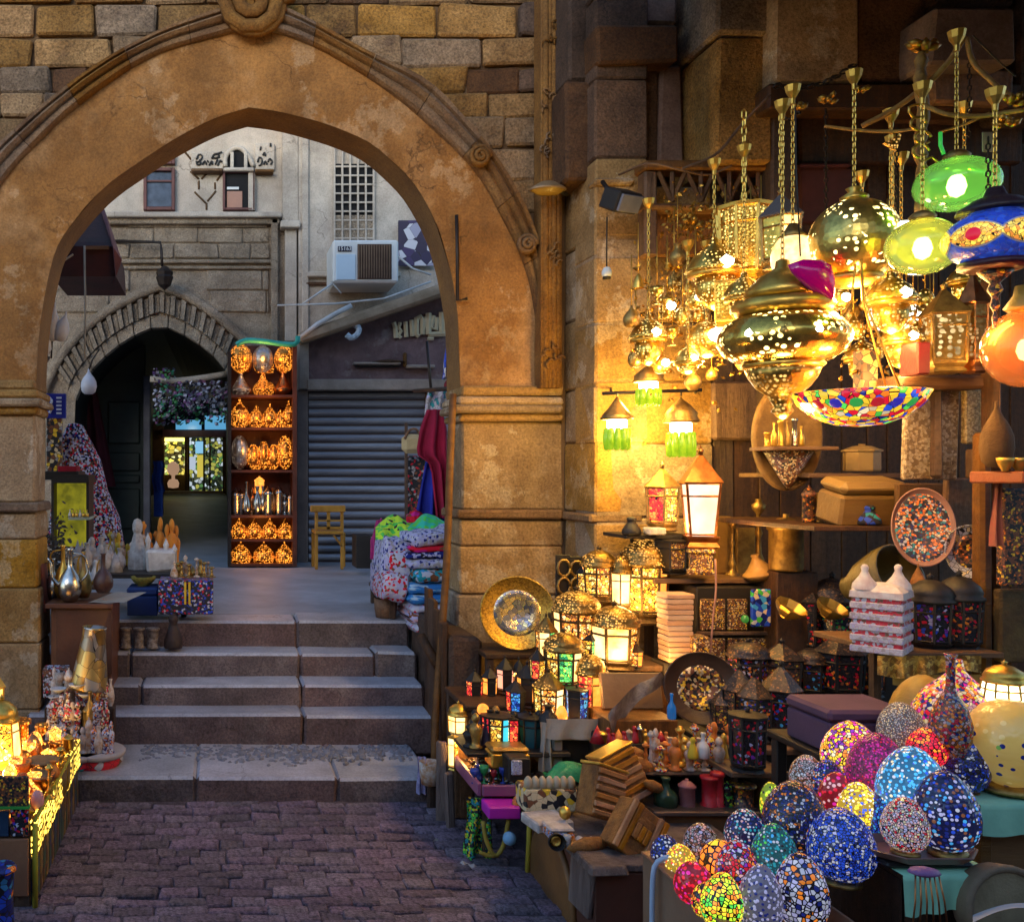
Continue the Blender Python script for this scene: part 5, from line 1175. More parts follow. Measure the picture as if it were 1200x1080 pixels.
b = MB(); b.lathe([(.34, 0), (.33, .25), (.27, .5), (.2, .75), (.13, .95), (.07, 1.1), (0, 1.12)], 22, P(108, 640, 8.5), squash=.7)
b.v = [v + Vector((.07 * mnoise.noise(v * 4), .05 * mnoise.noise(v * 4 + Vector((5, 0, 0))), .05 * mnoise.noise(v * 3))) for v in b.v]
b.v = [Vector((v.x - .12 * (v.z - zl) / 1.1, v.y, v.z)) for v in b.v]
tag(b.build('cloth_mound', woven('printed_heap', pal('brown white navy grey black lilac red black white brown'), 60), origin=P(104, 640, 8.5)), 'mound of patterned cloths piled behind the left pier', 'cloth pile')
t = thing('showcase', 'yellow lit glass showcase of small goods behind the left pier', 'showcase', P(82, 625, 7.6))
bar(62, 102, 566, 640, 7.7, .3, glowing('showcase_glow', (.55, .50, .03), .35, (.2, .2, .02), 12), 'glowing_back', t, ch=0); bar(60, 63, 560, 640, 7.55, .3, M_black, 'frame', t, ch=0); bar(101, 104, 560, 640, 7.55, .3, M_black, 'frame', t, ch=0); bar(60, 104, 556, 566, 7.5, .4, M_black, 'frame', t, ch=0); bar(80, 104, 606, 609, 7.5, .3, mat('glass_shelf', (.4, .45, .35), bump=0), 'shelf', t, ch=0)
for k in range(6): good('showcase_bottle', 'tiny bottle in the yellow showcase, %s from left' % ORD[k], 'bottle', 'bottle', 82 + 4 * k, 606, 4, 9, 7.55, rnd.choice((M_brass, M_ceramic_w)), 'tiny bottles in the yellow showcase', n=8)
boxy('black_cloth', 'black covered counter below the inlaid screen', 'counter', 46, 96, 552, 562, 8.0, .4, M_black); boxy('red_cloth', 'folded red cloth on the black counter', 'cloth', 70, 92, 546, 553, 7.9, .2, mat('red_fold', (.35, .01, .03), rough=.9))
sbsh = MB()
for i in range(500):
    p = P(rnd.gauss(62, 13), 0, rnd.uniform(6.5, 7.1)); p.z = lt + abs(rnd.gauss(0, .16)); r = rnd.uniform(.012, .03)
    if p.x < -1.15 and p.y < 6.2: continue
    a1 = Vector((rnd.uniform(-1, 1), rnd.uniform(-1, 1), rnd.uniform(-1, 1))).normalized() * r; a2 = a1.orthogonal().normalized() * r * .5
    sbsh.add([p + a1, p + a2, p - a1, p - a2], [(0, 1, 2, 3)])
tag(sbsh.build('dried_plants', mat('dry_leaves', (.06, .045, .04), (.03, .03, .025), rough=.8, bump=0)), 'dark heap of dried plants beside the left pier', 'plants', kind='stuff')
# hanging things in the archway left
for k, (x, yb, w_, h_, ln) in enumerate(((53, 416, 22, 46, -.25), (60, 400, 16, 46, .1), (69, 400, 18, 36, .25))):
    good('white_bundle', ('biggest white cloth bundle', 'narrow white cloth bundle', 'rightmost white cloth bundle')[k] + ' hanging beside the left springing of the arch', 'bundle', 'onion', x, yb, w_, h_, 6.5, mat('white_cloth', (.62, .58, .55), (.45, .4, .4), vs=5, rough=.9), 'white cloth bundles hanging by the left pier', n=12, rot=(0, ln, 0))
b = MB(); b.tube([P(42, 419, 6.45), P(57, 419, 6.45), P(42, 440, 6.3)], .014, 5); b.tube([P(60, 420, 6.5), P(64, 340, 6.5)], .006, 4); tag(b.build('bundle_bracket', M_iron, origin=P(50, 420, 6.4)), 'iron bracket holding the white cloth bundles', 'bracket')
good('white_bag', 'white plastic bag hanging by the passage arch', 'bag', 'onion', 104, 462, 19, 30, 9.5, mat('white_plastic', (.6, .6, .66), (.45, .45, .5), rough=.4), n=10)
b = MB(); b.tube([P(104, 434, 9.5), P(108, 422, 9.5), P(116, 410, 10.8)], .01, 4); tag(b.build('hanging_string', M_iron, origin=P(106, 432, 9.5)), 'thin string holding the white plastic bag', 'string')
aw = thing('wooden_canopy', 'dark red wooden canopy box with white tassel cord, high on the left inside the arch', 'canopy', P(105, 290, 7.6))
M_can = mat('canopy_maroon', (.06, .012, .012), (.03, .008, .008), rough=.6, bump=.2)
b = MB(); b.prism([(X_(x, 7.4), Z_(y, 7.4)) for x, y in ((60, 288), (134, 289), (136, 324), (60, 324))], 7.4, 8.2); b.build('valance', M_can, aw)
b = MB(); vs = [P(118, 244, 7.9), P(122, 244, 7.9), P(143, 305, 7.35), P(136, 324, 7.35), P(133, 290, 7.35)]; b.add(vs + [v + Vector((-.06, .3, 0)) for v in vs], [(0, 1, 2, 3, 4), (9, 8, 7, 6, 5)] + [(i, (i + 1) % 5, 5 + (i + 1) % 5, 5 + i) for i in range(5)]); b.build('roof_board', mat('canopy_edge', (.25, .09, .09), (.15, .05, .05)), aw)
b = MB(); vs = [P(60, 250, 7.95), P(119, 246, 7.95), P(133, 290, 7.42), P(60, 288, 7.42)]; b.add(vs + [v + Vector((0, .05, .05)) for v in vs], [(0, 1, 2, 3), (7, 6, 5, 4)] + [(i, (i + 1) % 4, 4 + (i + 1) % 4, 4 + i) for i in range(4)]); b.build('roof_slope', M_can, aw)
bar(100, 128, 288, 292, 7.38, .03, M_woodx, 'trim', aw, ch=0)
for pts in ([(62, 314), (86, 298)], [(99, 288), (100, 360), (99, 420)]):
    b = MB(); b.tube([P(x, y, 7.3) for x, y in pts], .008, 4); b.build('cord', M_linen, aw)
# metal cone, clutter of trinkets on a red rimmed table, left of the steps
good('brass_cone', 'tall battered brass cone shaped pot standing beside the desk', 'pot', 'cone', 104, 806, 46, 72, 5.45, mosaic('patched_brass', [(.55, .36, .12), (.5, .45, .4), (.35, .2, .06), (.6, .42, .15), (.3, .25, .2)], 14, gw=.01, rough=.35, metal=.8), n=18, rot=(0, .1, 0))
zt5 = Z_(885, 5.15)
rt = thing('round_table', 'small round red rimmed table by the bottom step, crowded with white trinkets', 'table', P(95, 905, 5.3))
for cx_, rr in ((112, .16), (80, .2)):
    b = MB(); b.lathe([(0, .0), (rr, 0), (rr + .008, -.01), (rr, -.03), (0, -.03)], 22, Vector((X_(cx_, 5.25), 5.28, zt5))); b.build('table_top', mat('white_top', (.5, .45, .45), bump=.1), rt)
    b = MB(); b.lathe([(rr * .9, 0), (rr * .95, -.03), (rr * .8, -.06), (rr * .7, -.2), (0, -.2)], 22, Vector((X_(cx_, 5.25), 5.28, zt5 - .03))); b.build('skirt', mosaic('red_skirt', pal('red brown red teal white red'), 22, gw=.02, rough=.7), rt)
M_painted = mosaic('painted_porcelain', pal('white white lilac brown white orange brown white navy'), 120, gw=.0, rough=.35); M_painted2 = mosaic('painted_red', pal('brown red white brown cream black'), 100, gw=.0, rough=.4)
for k in range(34):
    row = k % 3; x = 56 + 5.4 * (k // 3) * 1.25 + rnd.uniform(-2, 2) + 3 * row
    D = 5.2 + .12 * row; z0 = zt5 if row == 0 else (zt5 + .1 * row)
    o = good('trinket', 'small white and brown trinket by the bottom step, %s row, %s from left' % (('front', 'middle', 'back')[row], ORD[k // 3]), 'figurine', rnd.choice(('figure', 'stick', 'vase', 'jar', 'goblet', 'cat')), x, 0, rnd.uniform(9, 15), rnd.uniform(26, 46), D, rnd.choice((M_painted, M_painted, M_figure, M_marble, M_oldbrass, M_painted2)), 'white and brown trinkets by the bottom step', n=9); o.location.z = z0
for j in (1, 2):
    bt = thing('trinket_step', '%s wooden step under the white trinkets' % ('lower', 'upper')[j - 1], 'stand', (X_(92, 5.3), 5.2 + .12 * j, .1)); b = MB(); b.box((X_(90, 5.3), 5.2 + .12 * j, (zt5 + .1 * j + .1) / 2), (.40, .10, zt5 + .1 * j - .1), ch=.004); b.build('block', M_wood, bt)
for k, (x, y, w_) in enumerate(((68, 806, 20), (90, 801, 20), (100, 812, 18), (64, 815, 16))): good('little_plate', 'small white dish balanced on the trinkets, %s' % ('left one', 'upper right one', 'lower right one', 'lowest left one')[k], 'dish', 'bowl', x, y + 5, w_, 5, 5.35, M_ceramic_w, 'white dishes over the trinkets', n=12)
boxy('fan_bundle', 'bundle of dark red and white fans at the foot of the left pier', 'fans', 52, 82, 780, 815, 5.5, .08, mosaic('fan_print', pal('brown white black red white brown'), 70, rough=.6), tilt=.1)
# ================================================================ front left stall of lit lamps
xs_ = -.735
fl = thing('front_stall', 'low stall at the front left with a pierced glowing brass side', 'stall', (-1.1, 4.4, 0))
b = MB(); b.box((-1.19, 4.4, .17), (.86, 1.22, .33), ch=.004); b.build('carcass', M_wood, fl)
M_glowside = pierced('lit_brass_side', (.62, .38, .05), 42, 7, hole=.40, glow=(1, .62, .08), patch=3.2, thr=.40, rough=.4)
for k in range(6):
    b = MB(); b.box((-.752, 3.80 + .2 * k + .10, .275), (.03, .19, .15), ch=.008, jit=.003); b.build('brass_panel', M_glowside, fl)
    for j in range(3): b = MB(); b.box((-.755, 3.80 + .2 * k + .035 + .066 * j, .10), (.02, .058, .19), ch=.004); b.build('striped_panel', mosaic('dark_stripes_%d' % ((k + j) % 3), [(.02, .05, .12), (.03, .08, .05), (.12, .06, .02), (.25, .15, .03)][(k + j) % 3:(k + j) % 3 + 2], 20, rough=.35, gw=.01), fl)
b = MB(); b.tube([(-.74, 3.79, .34), (-.74, 3.79, 0)], .012, 6); b.tube([(-.74, 3.79, .355), (-.74, 5.0, .33)], .008, 6); b.build('edge_trim', mat('lime_trim', (.45, .40, .03), bump=0), fl)
for (xa, xb, ya, yb, m) in ((-8, 33, 910, 945, M_jewel_gold), (-8, 10, 950, 980, mat('dark_teal_panel', (.02, .05, .1), rough=.2)), (12, 33, 948, 980, M_jewel), (-8, 33, 983, 1050, mat('plain_card', (.30, .13, .06), (.24, .1, .05), rough=.7))):
    bar(xa, xb, ya, yb, 3.76, .02, m, 'front_panel', fl, ch=.003)
bar(-8, 34, 945.5, 948, 3.75, .03, mat('green_tube', (.05, .4, .06), bump=0), 'front_rail', fl, ch=0)
bs2 = thing('blue_stool', 'small blue beaded stool in the bottom left corner', 'stool', P(4, 1090, 3.6))
b = MB(); b.lathe([(0, 0), (.06, 0), (.065, -.015), (.055, -.02), (.05, -.12), (.06, -.28)], 14, P(0, 1014, 3.6)); b.build('body', mosaic('blue_beads', pal('blue navy orange navy sky blue black'), 40, rough=.3), bs2)
zs6 = .338
M_glass_amber = glowing('amber_lit_glass', (1, .42, .06), 2.6, (1, .62, .15), 14)
big = lantern('amber_lantern', 'big bright amber globe lantern at the left edge of the photo', 2, 898, 40, 86, 4.5, 8, M_brass, [M_pane_yellow, M_pane_hot, M_pane_warm], 'dome', watts=50, taper=1.2, bcol=(1, .55, .14))
lantern('amber_lantern', 'tall bright lantern behind the amber globe at the left edge', -16, 880, 40, 120, 4.85, 6, M_brass, [M_pane_hot], 'spire', watts=50, bcol=(1, .6, .15))
OG = [(20, 872, 34, 40, 4.8, 'candle', M_copper_lit, 'glowing orange square pot behind the amber globe'), (38, 880, 26, 28, 4.7, 'dome', M_copper, 'dark copper dome among the orange pots'), (24, 898, 26, 22, 4.35, 'bowl', M_orange, 'glossy orange bowl in front of the copper dome'),
      (26, 922, 28, 26, 4.15, 'cat', mat('red_orange_glaze', (.75, .12, .03), (.5, .06, .02), rough=.3), 'red orange duck shaped pot'), (50, 900, 40, 22, 4.4, 'candle', mat('grained_wood_pot', (.32, .2, .09), (.18, .1, .04), stretch=(1, 1, 6)), 'wide grained wooden pot behind the brass side'), (48, 920, 34, 20, 4.2, 'bowl', M_copper, 'wide copper bowl in the middle of the front left stall'),
      (16, 935, 26, 30, 4.0, 'candle', M_orange, 'square orange box shaped pot at the front'), (44, 938, 16, 24, 3.95, 'ball', mat('pink_pearl', (.75, .25, .22), (.8, .5, .45), rough=.2), 'pink pearly ball at the front of the orange pots'), (58, 925, 16, 40, 4.1, 'stick', M_brass, 'curved brass stick holder beside the pink ball'),
      (70, 890, 18, 26, 4.5, 'stick', M_brass, 'short brass candlestick near the brass side'), (80, 884, 14, 20, 4.8, 'jar', M_brass, 'small brass jar at the far end of the front left stall'), (6, 925, 24, 24, 4.05, 'dome', mat('brown_glaze2', (.25, .08, .04), (.4, .15, .05), rough=.3), 'brown glazed dome left of the duck pot'), (62, 905, 16, 22, 4.35, 'vase', M_orange, 'small orange vase near the wooden pot'), (-2, 944, 16, 22, 3.9, 'candle', M_jewel_gold, 'dark gold flecked box at the front left corner')]
for (x, yb, w_, h_, D, kd, m, lab) in OG:
    o = good('orange_pot', lab, 'pot', kd, x, yb, w_, h_, D, m, 'orange pots on the front left stall', n=14)
    o.location.z = zs6 + (.0)
for k in range(7):
    t = put(good('gold_slipper', 'gilded slipper on the rim of the glowing brass side, %s from the front' % ORD[k], 'slipper', 'tagine', 0, 0, 20, 10, 4.2, M_brass, 'gilded slippers along the brass side', n=10, rot=(0, .5, 1.2)), .36); t.location.x = -.79; t.location.y = 3.86 + .165 * k

M_votive = mosaic('amber_votive', [(1, .42, .05), (1, .6, .12), (.8, .22, .03), (1, .3, .04)], 70, 2.4, gw=.05)
for k in range(16):
    D = 3.9 + .068 * k; row = k % 2
    o = good('amber_votive', 'glowing amber votive on the front left stall, %s from the front, %s row' % (ORD[k // 2], ('outer', 'inner')[row]), 'votive', ('candle', 'ball', 'jar', 'goblet')[k % 4], 0, 0, rnd.uniform(15, 20), rnd.uniform(18, 28), D, M_votive if k % 3 else M_copper_lit, 'amber votives on the front left stall', n=10)
    o.location = (-.83 - .11 * row + rnd.uniform(-.015, .015), D, zs6)
# ================================================================ right stall, lower goods
# corner cabinet with rounded door and weathered plank top
zc = .322
cab = thing('corner_cabinet', 'dark cabinet with arched side panel and weathered plank top, front corner of the right stall', 'cabinet', (1.55, 3.8, 0))
b = MB(); b.box((1.70, 3.85, .14), (.62, .76, .28), ch=.006); b.build('carcass', mat('cabinet_brown', (.12, .045, .03), (.075, .03, .02), rough=.5, bump=.1), cab)
for k in range(3):
    b = MB(); b.box((1.35 + .075, 3.50 + .27 * k + .05, zc - .02), (.14, .262, .032), ch=.006, jit=.006); b.build('plank', M_drift, cab)
b = MB(); b.box((1.73, 3.86, zc - .022), (.6, .8, .026), ch=.004); b.build('top', M_drift, cab)
b = MB(); b.lathe([(0, -.012), (.5, -.012), (.5, .006), (.46, .012), (0, .012)], 28, Matrix.Identity(3) @ Vector((0, 0, 0)), Matrix.Rotation(R(-90), 3, 'Y'))
b.v = [Vector((1.38 + v.x, 3.90 + v.y * .52, .02 + v.z * .5)) for v in b.v]
b.build('arched_panel', mat('amber_panel', (.22, .10, .03), (.12, .055, .02), vs=3, rough=.5, bump=.2), cab)
b = MB(); b.box((1.375, 3.55, .20), (.03, .16, .20), Euler((0, .05, .05)), ch=.006, jit=.008); b.build('loose_board', M_drift, cab)
b = MB(); b.tube([(1.37, 4.12, .3), (1.36, 4.13, 0)], .012, 6); b.build('corner_strip', mat('yellow_strip', (.5, .4, .04), bump=0), cab)
# trinket tray table beyond it
tt = table('tray_table', 'low table with purple rim full of small trinkets beside the wood post', 1.20, 1.62, 4.28, 4.95, .315, M_wood)
b = MB(); b.box((1.19, 4.62, .315), (.02, .68, .06), ch=.004); b.box((1.42, 4.27, .315), (.44, .02, .05), ch=.004)
b.build('rim', mat('plum_rim', (.30, .10, .20), (.2, .06, .14), rough=.4, bump=.1), tt)
boxy('magenta_board', 'bright magenta panel lying under the trinket tray table', 'panel', 568, 606, 940, 954, 4.22, .12, mat('magenta_paint', (.55, .02, .45), (.45, .02, .4), rough=.5, bump=.1))
boxy('shelf_box', 'brown wooden box under the trinket tray table', 'box', 567, 608, 916, 938, 4.40, .2, M_wood2)
def hang(name, label, cat, x0, x1, y0, y1, D, m, amp=.02, fr=11, nu=12, nv=8, flare=0.0):
    b = MB()
    def fn(u, v):
        x = x0 + (x1 - x0) * (.5 + (u - .5) * (1 + flare * v)); p = P(x, y0 + (y1 - y0) * v, D)
        p.y += amp * math.sin(fr * u + 2 * v) * (.4 + v); p.x += amp * .4 * math.sin(5 * v + u * 3); return p
    b.sheet(fn, nu, nv); return tag(b.build(name, m, origin=P((x0 + x1) / 2, y1, D)), label, cat)
hang('woven_textile', 'green woven textile hanging down at the end of the tray table', 'textile', 546, 576, 934, 1006, 4.3, mosaic('green_weave', pal('green black green teal black yellow lime black'), 90, rough=.9, grout=(.01, .02, .01)), .02)
lp = MB(); lp.tube(catmull([P(x, y, 4.2) for x, y in ((566, 962), (570, 985), (580, 1002), (590, 990), (596, 960))], 16), .010, 6)
lp.tube(catmull([P(x, y, 4.2) for x, y in ((562, 998), (572, 1002), (580, 1002))], 6), .009, 6); tag(lp.build('rope_loop', mat('yellow_rope', (.45, .33, .05), (.3, .2, .03)), origin=P(580, 1000, 4.2)), 'yellow rope loop hanging under the tray table', 'rope')
good('plastic_bag', 'small light blue plastic bag under the stall by the yellow rope', 'bag', 'ball', 597, 990, 16, 16, 4.15, mat('light_blue_bag', (.25, .5, .75), bump=.2), n=8)
good('orange_mug', 'small orange ball on the corner of the cabinet', 'ball', 'ball', 606, 952, 12, 20, 4.2, M_orange, n=10)
# driftwood planks and posts by the steps
for (x, y0, y1, wd, D, ln, lab) in ((517, 870, 1004, .055, 4.75, .02, 'tall grey weathered plank leaning at the end of the stall, nearest the steps'), (530, 905, 1012, .05, 4.65, -.02, 'shorter grey weathered plank behind the tall one at the stall end'), (506, 908, 968, .05, 4.95, 0, 'dark short timber stub beside the bottom step')):
    b = MB(local=True); h = S(y1 - y0, D); b.box((0, 0, h / 2), (wd, .04, h), ch=.01, jit=.008); tag(b.build('plank', M_drift if 'grey' in lab else M_wood, loc=P(x, y1, D), rot=(-.04, ln, .1)), lab, 'plank')
for (x, yb, w_, h_, D, lab) in ((515, 1006, 26, 22, 4.5, 'pale broken stone at the foot of the weathered planks'), (550, 1036, 34, 24, 4.2, 'pointed pale stone lying on the paving by the rope')):
    b = MB(local=True); b.box((0, 0, S(h_, D) / 2), (S(w_, D), .08, S(h_, D)), ch=.035, jit=.014); tag(b.build('loose_stone', M_marble, loc=P(x, yb, D)), lab, 'stone')
po = thing('wooden_pole', 'tall thin crooked wooden pole standing between the steps and the right pier', 'pole', P(511, 900, 5.3))
b = MB(); b.tube(catmull([P(531, 462, 5.55), P(527, 560, 5.5), P(524, 650, 5.5), P(518, 740, 5.45), P(511, 830, 5.4), P(509, 905, 5.3)], 16), .022, 7); b.build('shaft', M_woodx, po)
b = MB(); b.tube([P(493, 745, 5.6), P(513, 780, 5.45)], .03, 6); b.build('brace', M_wood, po)
good('post_basket', 'small dark basket of shells on the timber stub by the bottom step', 'basket', 'basket', 504, 918, 26, 26, 4.95, M_figure)
hang('lace_cloth', 'lilac lace cloth hanging beside the bottom step', 'cloth', 489, 499, 886, 930, 5.0, mat('lilac_lace', (.4, .38, .6), (.2, .18, .35), vs=40, bump=.5), .01)
# bright lamp on the stall end
zp = Z_(880, 4.85)
sd_ = boxy('lamp_block', 'rough wooden block under the bright yellow lamp at the stall end', 'block', 530, 552, 866, 955, 4.80, .10, M_wood2)
lantern('stall_end_lantern', 'very bright yellow lantern at the stall end beside the wooden pole', 537, 866, 24, 46, 4.8, 6, M_brass, [M_pane_hot], 'dome', watts=7)
lantern('stall_end_lantern', 'slim glowing yellow lantern low on the stall end post', 531, 902, 12, 44, 4.7, 4, M_brass, [M_pane_hot, M_pane_yellow], 'flat')
# things on the tray table
lantern('stained_lantern', 'dark lantern with cyan, yellow and red glass panes on the tray table', 583, 878, 38, 46, 4.55, 8, M_black, [M_pane_red, M_pane_yellow, glowing('cyan_pane', (.05, .55, .75), 1.2), M_pane_blue], 'flat')
lantern('stained_lantern', 'dark lantern with teal panes beside the cyan one', 622, 880, 34, 46, 4.55, 8, M_black, [mat('teal_glass', (.02, .10, .12), rough=.1, bump=0)], 'flat')
boxy('brass_box', 'yellow brass trinket box on the tray table', 'box', 572, 616, 872, 896, 4.42, .12, M_brass, lid=M_oldbrass)
boxy('inlaid_box', 'black box with square pearl inlay on the tray table', 'box', 592, 618, 884, 912, 4.32, .1, M_black)
boxy('pearl_square', 'square of white mother of pearl on the black box', 'inlay', 599, 612, 890, 908, 4.265, .012, mosaic('pearl', pal('white lilac white grey white'), 110, gw=.03))
boxy('inlaid_box', 'flat white and black inlaid box left on the tray table', 'box', 556, 584, 872, 892, 4.60, .1, M_inlay)
sh_ = MB(local=True)
for i in range(120): sh_.box((rnd.uniform(-.16, .13), rnd.uniform(-.12, .28), rnd.uniform(.0, .015)), (.02, .014, .012), Euler((rnd.random(), rnd.random(), rnd.random() * 3)), ch=.003)
tag(sh_.build('silver_trinkets', M_silver, loc=(1.38, 4.44, .318)), 'scatter of tiny silver and pearl trinkets on the tray table', 'trinkets', kind='stuff')
for k, (x, yb, w_, h_, lab, pn) in enumerate(((556, 822, 20, 40, 'small lantern with red flower panes at the back of the dark figurines', M_pane_red), (574, 818, 18, 40, 'small lantern with orange panes behind the dark figurines', M_pane_orange), (592, 812, 20, 46, 'small pale pink lantern behind the dark figurines', glowing('pink_pane', (1, .4, .25), 1.2)), (608, 816, 18, 48, 'slim dark lantern with amber panes behind the dark figurines', M_pane_warm))):
    lantern('small_lantern', lab, x, yb, w_, h_, 5.0, 6, M_black, [pn, M_black, pn], 'spire')
good('bud_lamp', 'small orange ball lamp among the dark figurines', 'lamp', 'ball', 566, 838, 14, 14, 4.6, M_pane_orange, n=10)
tb = table('back_bench', 'low wooden bench behind the dark figurines, against the pier', 1.25, 1.72, 4.75, 5.2, .58, M_wood)
for k in range(16):
    x = 548 + 5.6 * k + rnd.uniform(-3, 3); D = rnd.uniform(4.5, 4.75); kd = rnd.choice(('cat', 'figure', 'figure', 'vase'))
    o = good('figurine', '', 'figurine', kd, x, 0, rnd.uniform(14, 20), rnd.uniform(26, 42), D, rnd.choice((M_black, M_black, mat('dark_plum', (.04, .025, .05), rough=.4, bump=.4), M_oldbrass)), 'dark figurines on the bench', n=9)
    o.location.z = .44; o['label'] = 'small dark carved figurine, %s from the left in the row beside the brass tray' % ('first second third fourth fifth sixth seventh eighth ninth tenth eleventh twelfth thirteenth fourteenth fifteenth sixteenth'.split()[k])
bb = table('figurine_shelf', 'dark shelf board carrying the row of small figurines', 1.17, 1.66, 4.42, 4.82, .44, M_black, legs=False, th=.02); 
b = MB(); b.box((1.415, 4.80, .38), (.46, .03, .1)); b.build('bracket', M_black, bb)
# big brass tray on the pier
def plate(name, label, x, y, dia, D, m, m2, rim=None, tilt=75, yaw=0, sq=1.0, cat='plate', grp=None, ri=.62):
    t = thing(name, label, cat, P(x, y, D), grp, Euler((R(tilt), 0, R(yaw)))); r = S(dia / 2, D)
    b = MB(local=True); b.lathe([(r * ri, .0), (r * (ri + .05), .006), (r * .95, .014), (r * .97, .022), (r, .02), (r, .008), (r * .6, -.012), (0, -.014)], 36, squash=sq); b.build('rim', rim or m, t)
    b = MB(local=True); b.lathe([(r * (ri + .01), .001), (r * ri * .74, .004 if ri > .7 else .012), (r * ri * .68, .002 if ri > .7 else .006), (0, .004 if ri > .7 else .01)], 36, squash=sq); b.build('centre', m2, t)
    return t
plate('brass_tray', 'large round engraved brass tray leaning against the pier', 606, 718, 86, 5.25, mosaic('engraved_brass', [(.62, .40, .07), (.42, .26, .05), (.55, .36, .08), (.3, .18, .04)], 110, gw=.02, rough=.35, metal=.85, grout=(.2, .12, .03)), mosaic('embossed_silver', [(.55, .45, .28), (.35, .33, .36), (.7, .6, .3), (.2, .22, .28)], 40, gw=.02, rough=.25, metal=.8), tilt=82, yaw=-8)
bk = table('tray_bench', 'dark bench holding the brass tray against the pier', X_(560, 5.3), X_(655, 5.3), 5.15, 5.5, Z_(764, 5.2), M_wood)
# ---------------------------------------------------------------- tiers of lit lanterns
t3 = table('lantern_table', 'table with pale cloth edge carrying the coloured glass lanterns', 1.585, 2.12, 4.45, 4.9, .52, M_linen, front=M_black)
hang('table_cloth', 'pale cloth hanging over the corner of the lantern table', 'tablecloth', 633, 646, 846, 905, 4.43, M_linen, .012)
hang('table_cloth', 'pale cloth edge along the front of the lantern table', 'tablecloth', 640, 722, 842, 866, 4.42, M_linen, .010, fr=17)
t4 = table('lantern_tier', 'middle tier board of the lantern stand', 1.72, 2.28, 4.72, 5.0, .79, M_wood, zf=.52)
t5 = table('lantern_tier', 'top tier board of the lantern stand', 1.83, 2.42, 4.93, 5.24, .985, M_wood, zf=.52)
W, RD, G_, Y, O_ = M_pane_hot, M_pane_red, M_pane_green, M_pane_yellow, M_pane_orange; A = M_pane_warm
M_filigree2 = pierced('dark_filigree', (.30, .18, .05), 80, 2.6, hole=.36, rough=.4, glow=(1, .45, .08))
M_lf = mat('lantern_iron', (.06, .04, .02), (.12, .07, .025), vs=30, rough=.45, metal=.6)
LN = [  # x, base, w, h, D, sides, panes, roof, watts, label
 (720, 782, 52, 80, 4.78, 6, [W, A, W], 'dome', 9, 'bright six sided lantern with dark crescents and white hot glass, centre of the lit group'),
 (755, 729, 52, 108, 5.02, 8, [Y, Y, O_, Y], 'dome', 7, 'yellow and orange paned lantern with dark beaded dome, right of the lit group'),
 (702, 704, 40, 66, 5.08, 8, [A, Y, A], 'dome', 5, 'golden paned lantern at the back left of the lit group'),
 (728, 716, 24, 72, 5.0, 6, [W], 'dome', 4, 'narrow white hot lantern between the two golden ones'),
 (676, 768, 54, 84, 4.9, 8, [A, A, Y, W], 'dome', 6, 'wide golden lantern with tall narrow panes, left of the brightest one'),
 (640, 778, 24, 62, 4.85, 6, [W, G_, A], 'spire', 3, 'small lantern with white and green glass beside the brass tray'),
 (660, 806, 44, 72, 4.7, 8, [Y, G_, W, A], 'dome', 4, 'lantern with yellow, green and white panes in the middle of the lit group'),
 (643, 846, 34, 66, 4.6, 6, [A, W, Y], 'spire', 4, 'glowing amber lantern low at the left of the lantern table'),
 (618, 828, 24, 56, 4.78, 6, [O_, M_black], 'spire', 0, 'dark lantern with one orange pane beside the figurines'),
 (692, 842, 34, 84, 4.62, 6, [RD, O_, RD], 'dome', 2, 'tall lantern with red glass beads on the lantern table'),
 (676, 846, 26, 44, 4.52, 6, [M_pane_blue, M_black], 'flat', 0, 'small dark blue lantern at the front of the lantern table'),
 (710, 838, 26, 60, 4.68, 6, [M_jewel, M_jewel_red], 'spire', 0, 'dark unlit lantern at the right end of the lantern table'),
 (690, 774, 20, 40, 4.82, 6, [G_, Y], 'spire', 0, 'small green and yellow lantern beside the brightest one'),
]
for (x, yb, w_, h_, D, n, pn, rf, wt, lab) in LN:
    lantern('lit_lantern', lab, x, yb, w_, h_, D, n, M_lf if wt else M_black, pn, rf, 'lanterns on the tiered stand', wt, rot=rnd.uniform(0, 1), roofm=M_filigree2 if wt else None)
# crescent cut-outs on the brightest lantern
cr = MB(); c = P(723, 748, 4.78 - .13)
good('votive', 'small glowing orange votive at the front of the lantern table', 'candle', 'egg', 658, 848, 14, 22, 4.5, M_pane_orange, n=12)
good('dark_bust', 'dark round pot on the front of the lantern table', 'pot', 'vase', 643, 856, 24, 30, 4.48, M_black, n=12)
good('red_jar', 'small red jewelled jar on the middle tier', 'jar', 'jar', 706, 780, 16, 30, 4.8, M_jewel_red, n=12)
# openwork brass bottle holders at the pier corner
for k, (x, yb, h_, lab) in enumerate(((661, 720, 70, 'tall openwork brass stand against the pier corner'), (676, 716, 64, 'second, slimmer openwork brass stand at the pier corner'))):
    t = thing('openwork_stand', lab, 'stand', P(x, yb, 5.2)); hh = S(h_, 5.2)
    for j in range(3):
        b = MB(local=True); zc2 = hh * (.18 + .3 * j); b.tube([(.035 * math.cos(a), 0, zc2 + hh * .14 * math.sin(a)) for a in [i * math.pi / 5 for i in range(11)]], .008, 5); b.build('loop', M_oldbrass, t)
    b = MB(local=True); b.box((0, .02, hh / 2), (.08, .012, hh), ch=.003); b.build('back', M_black, t)
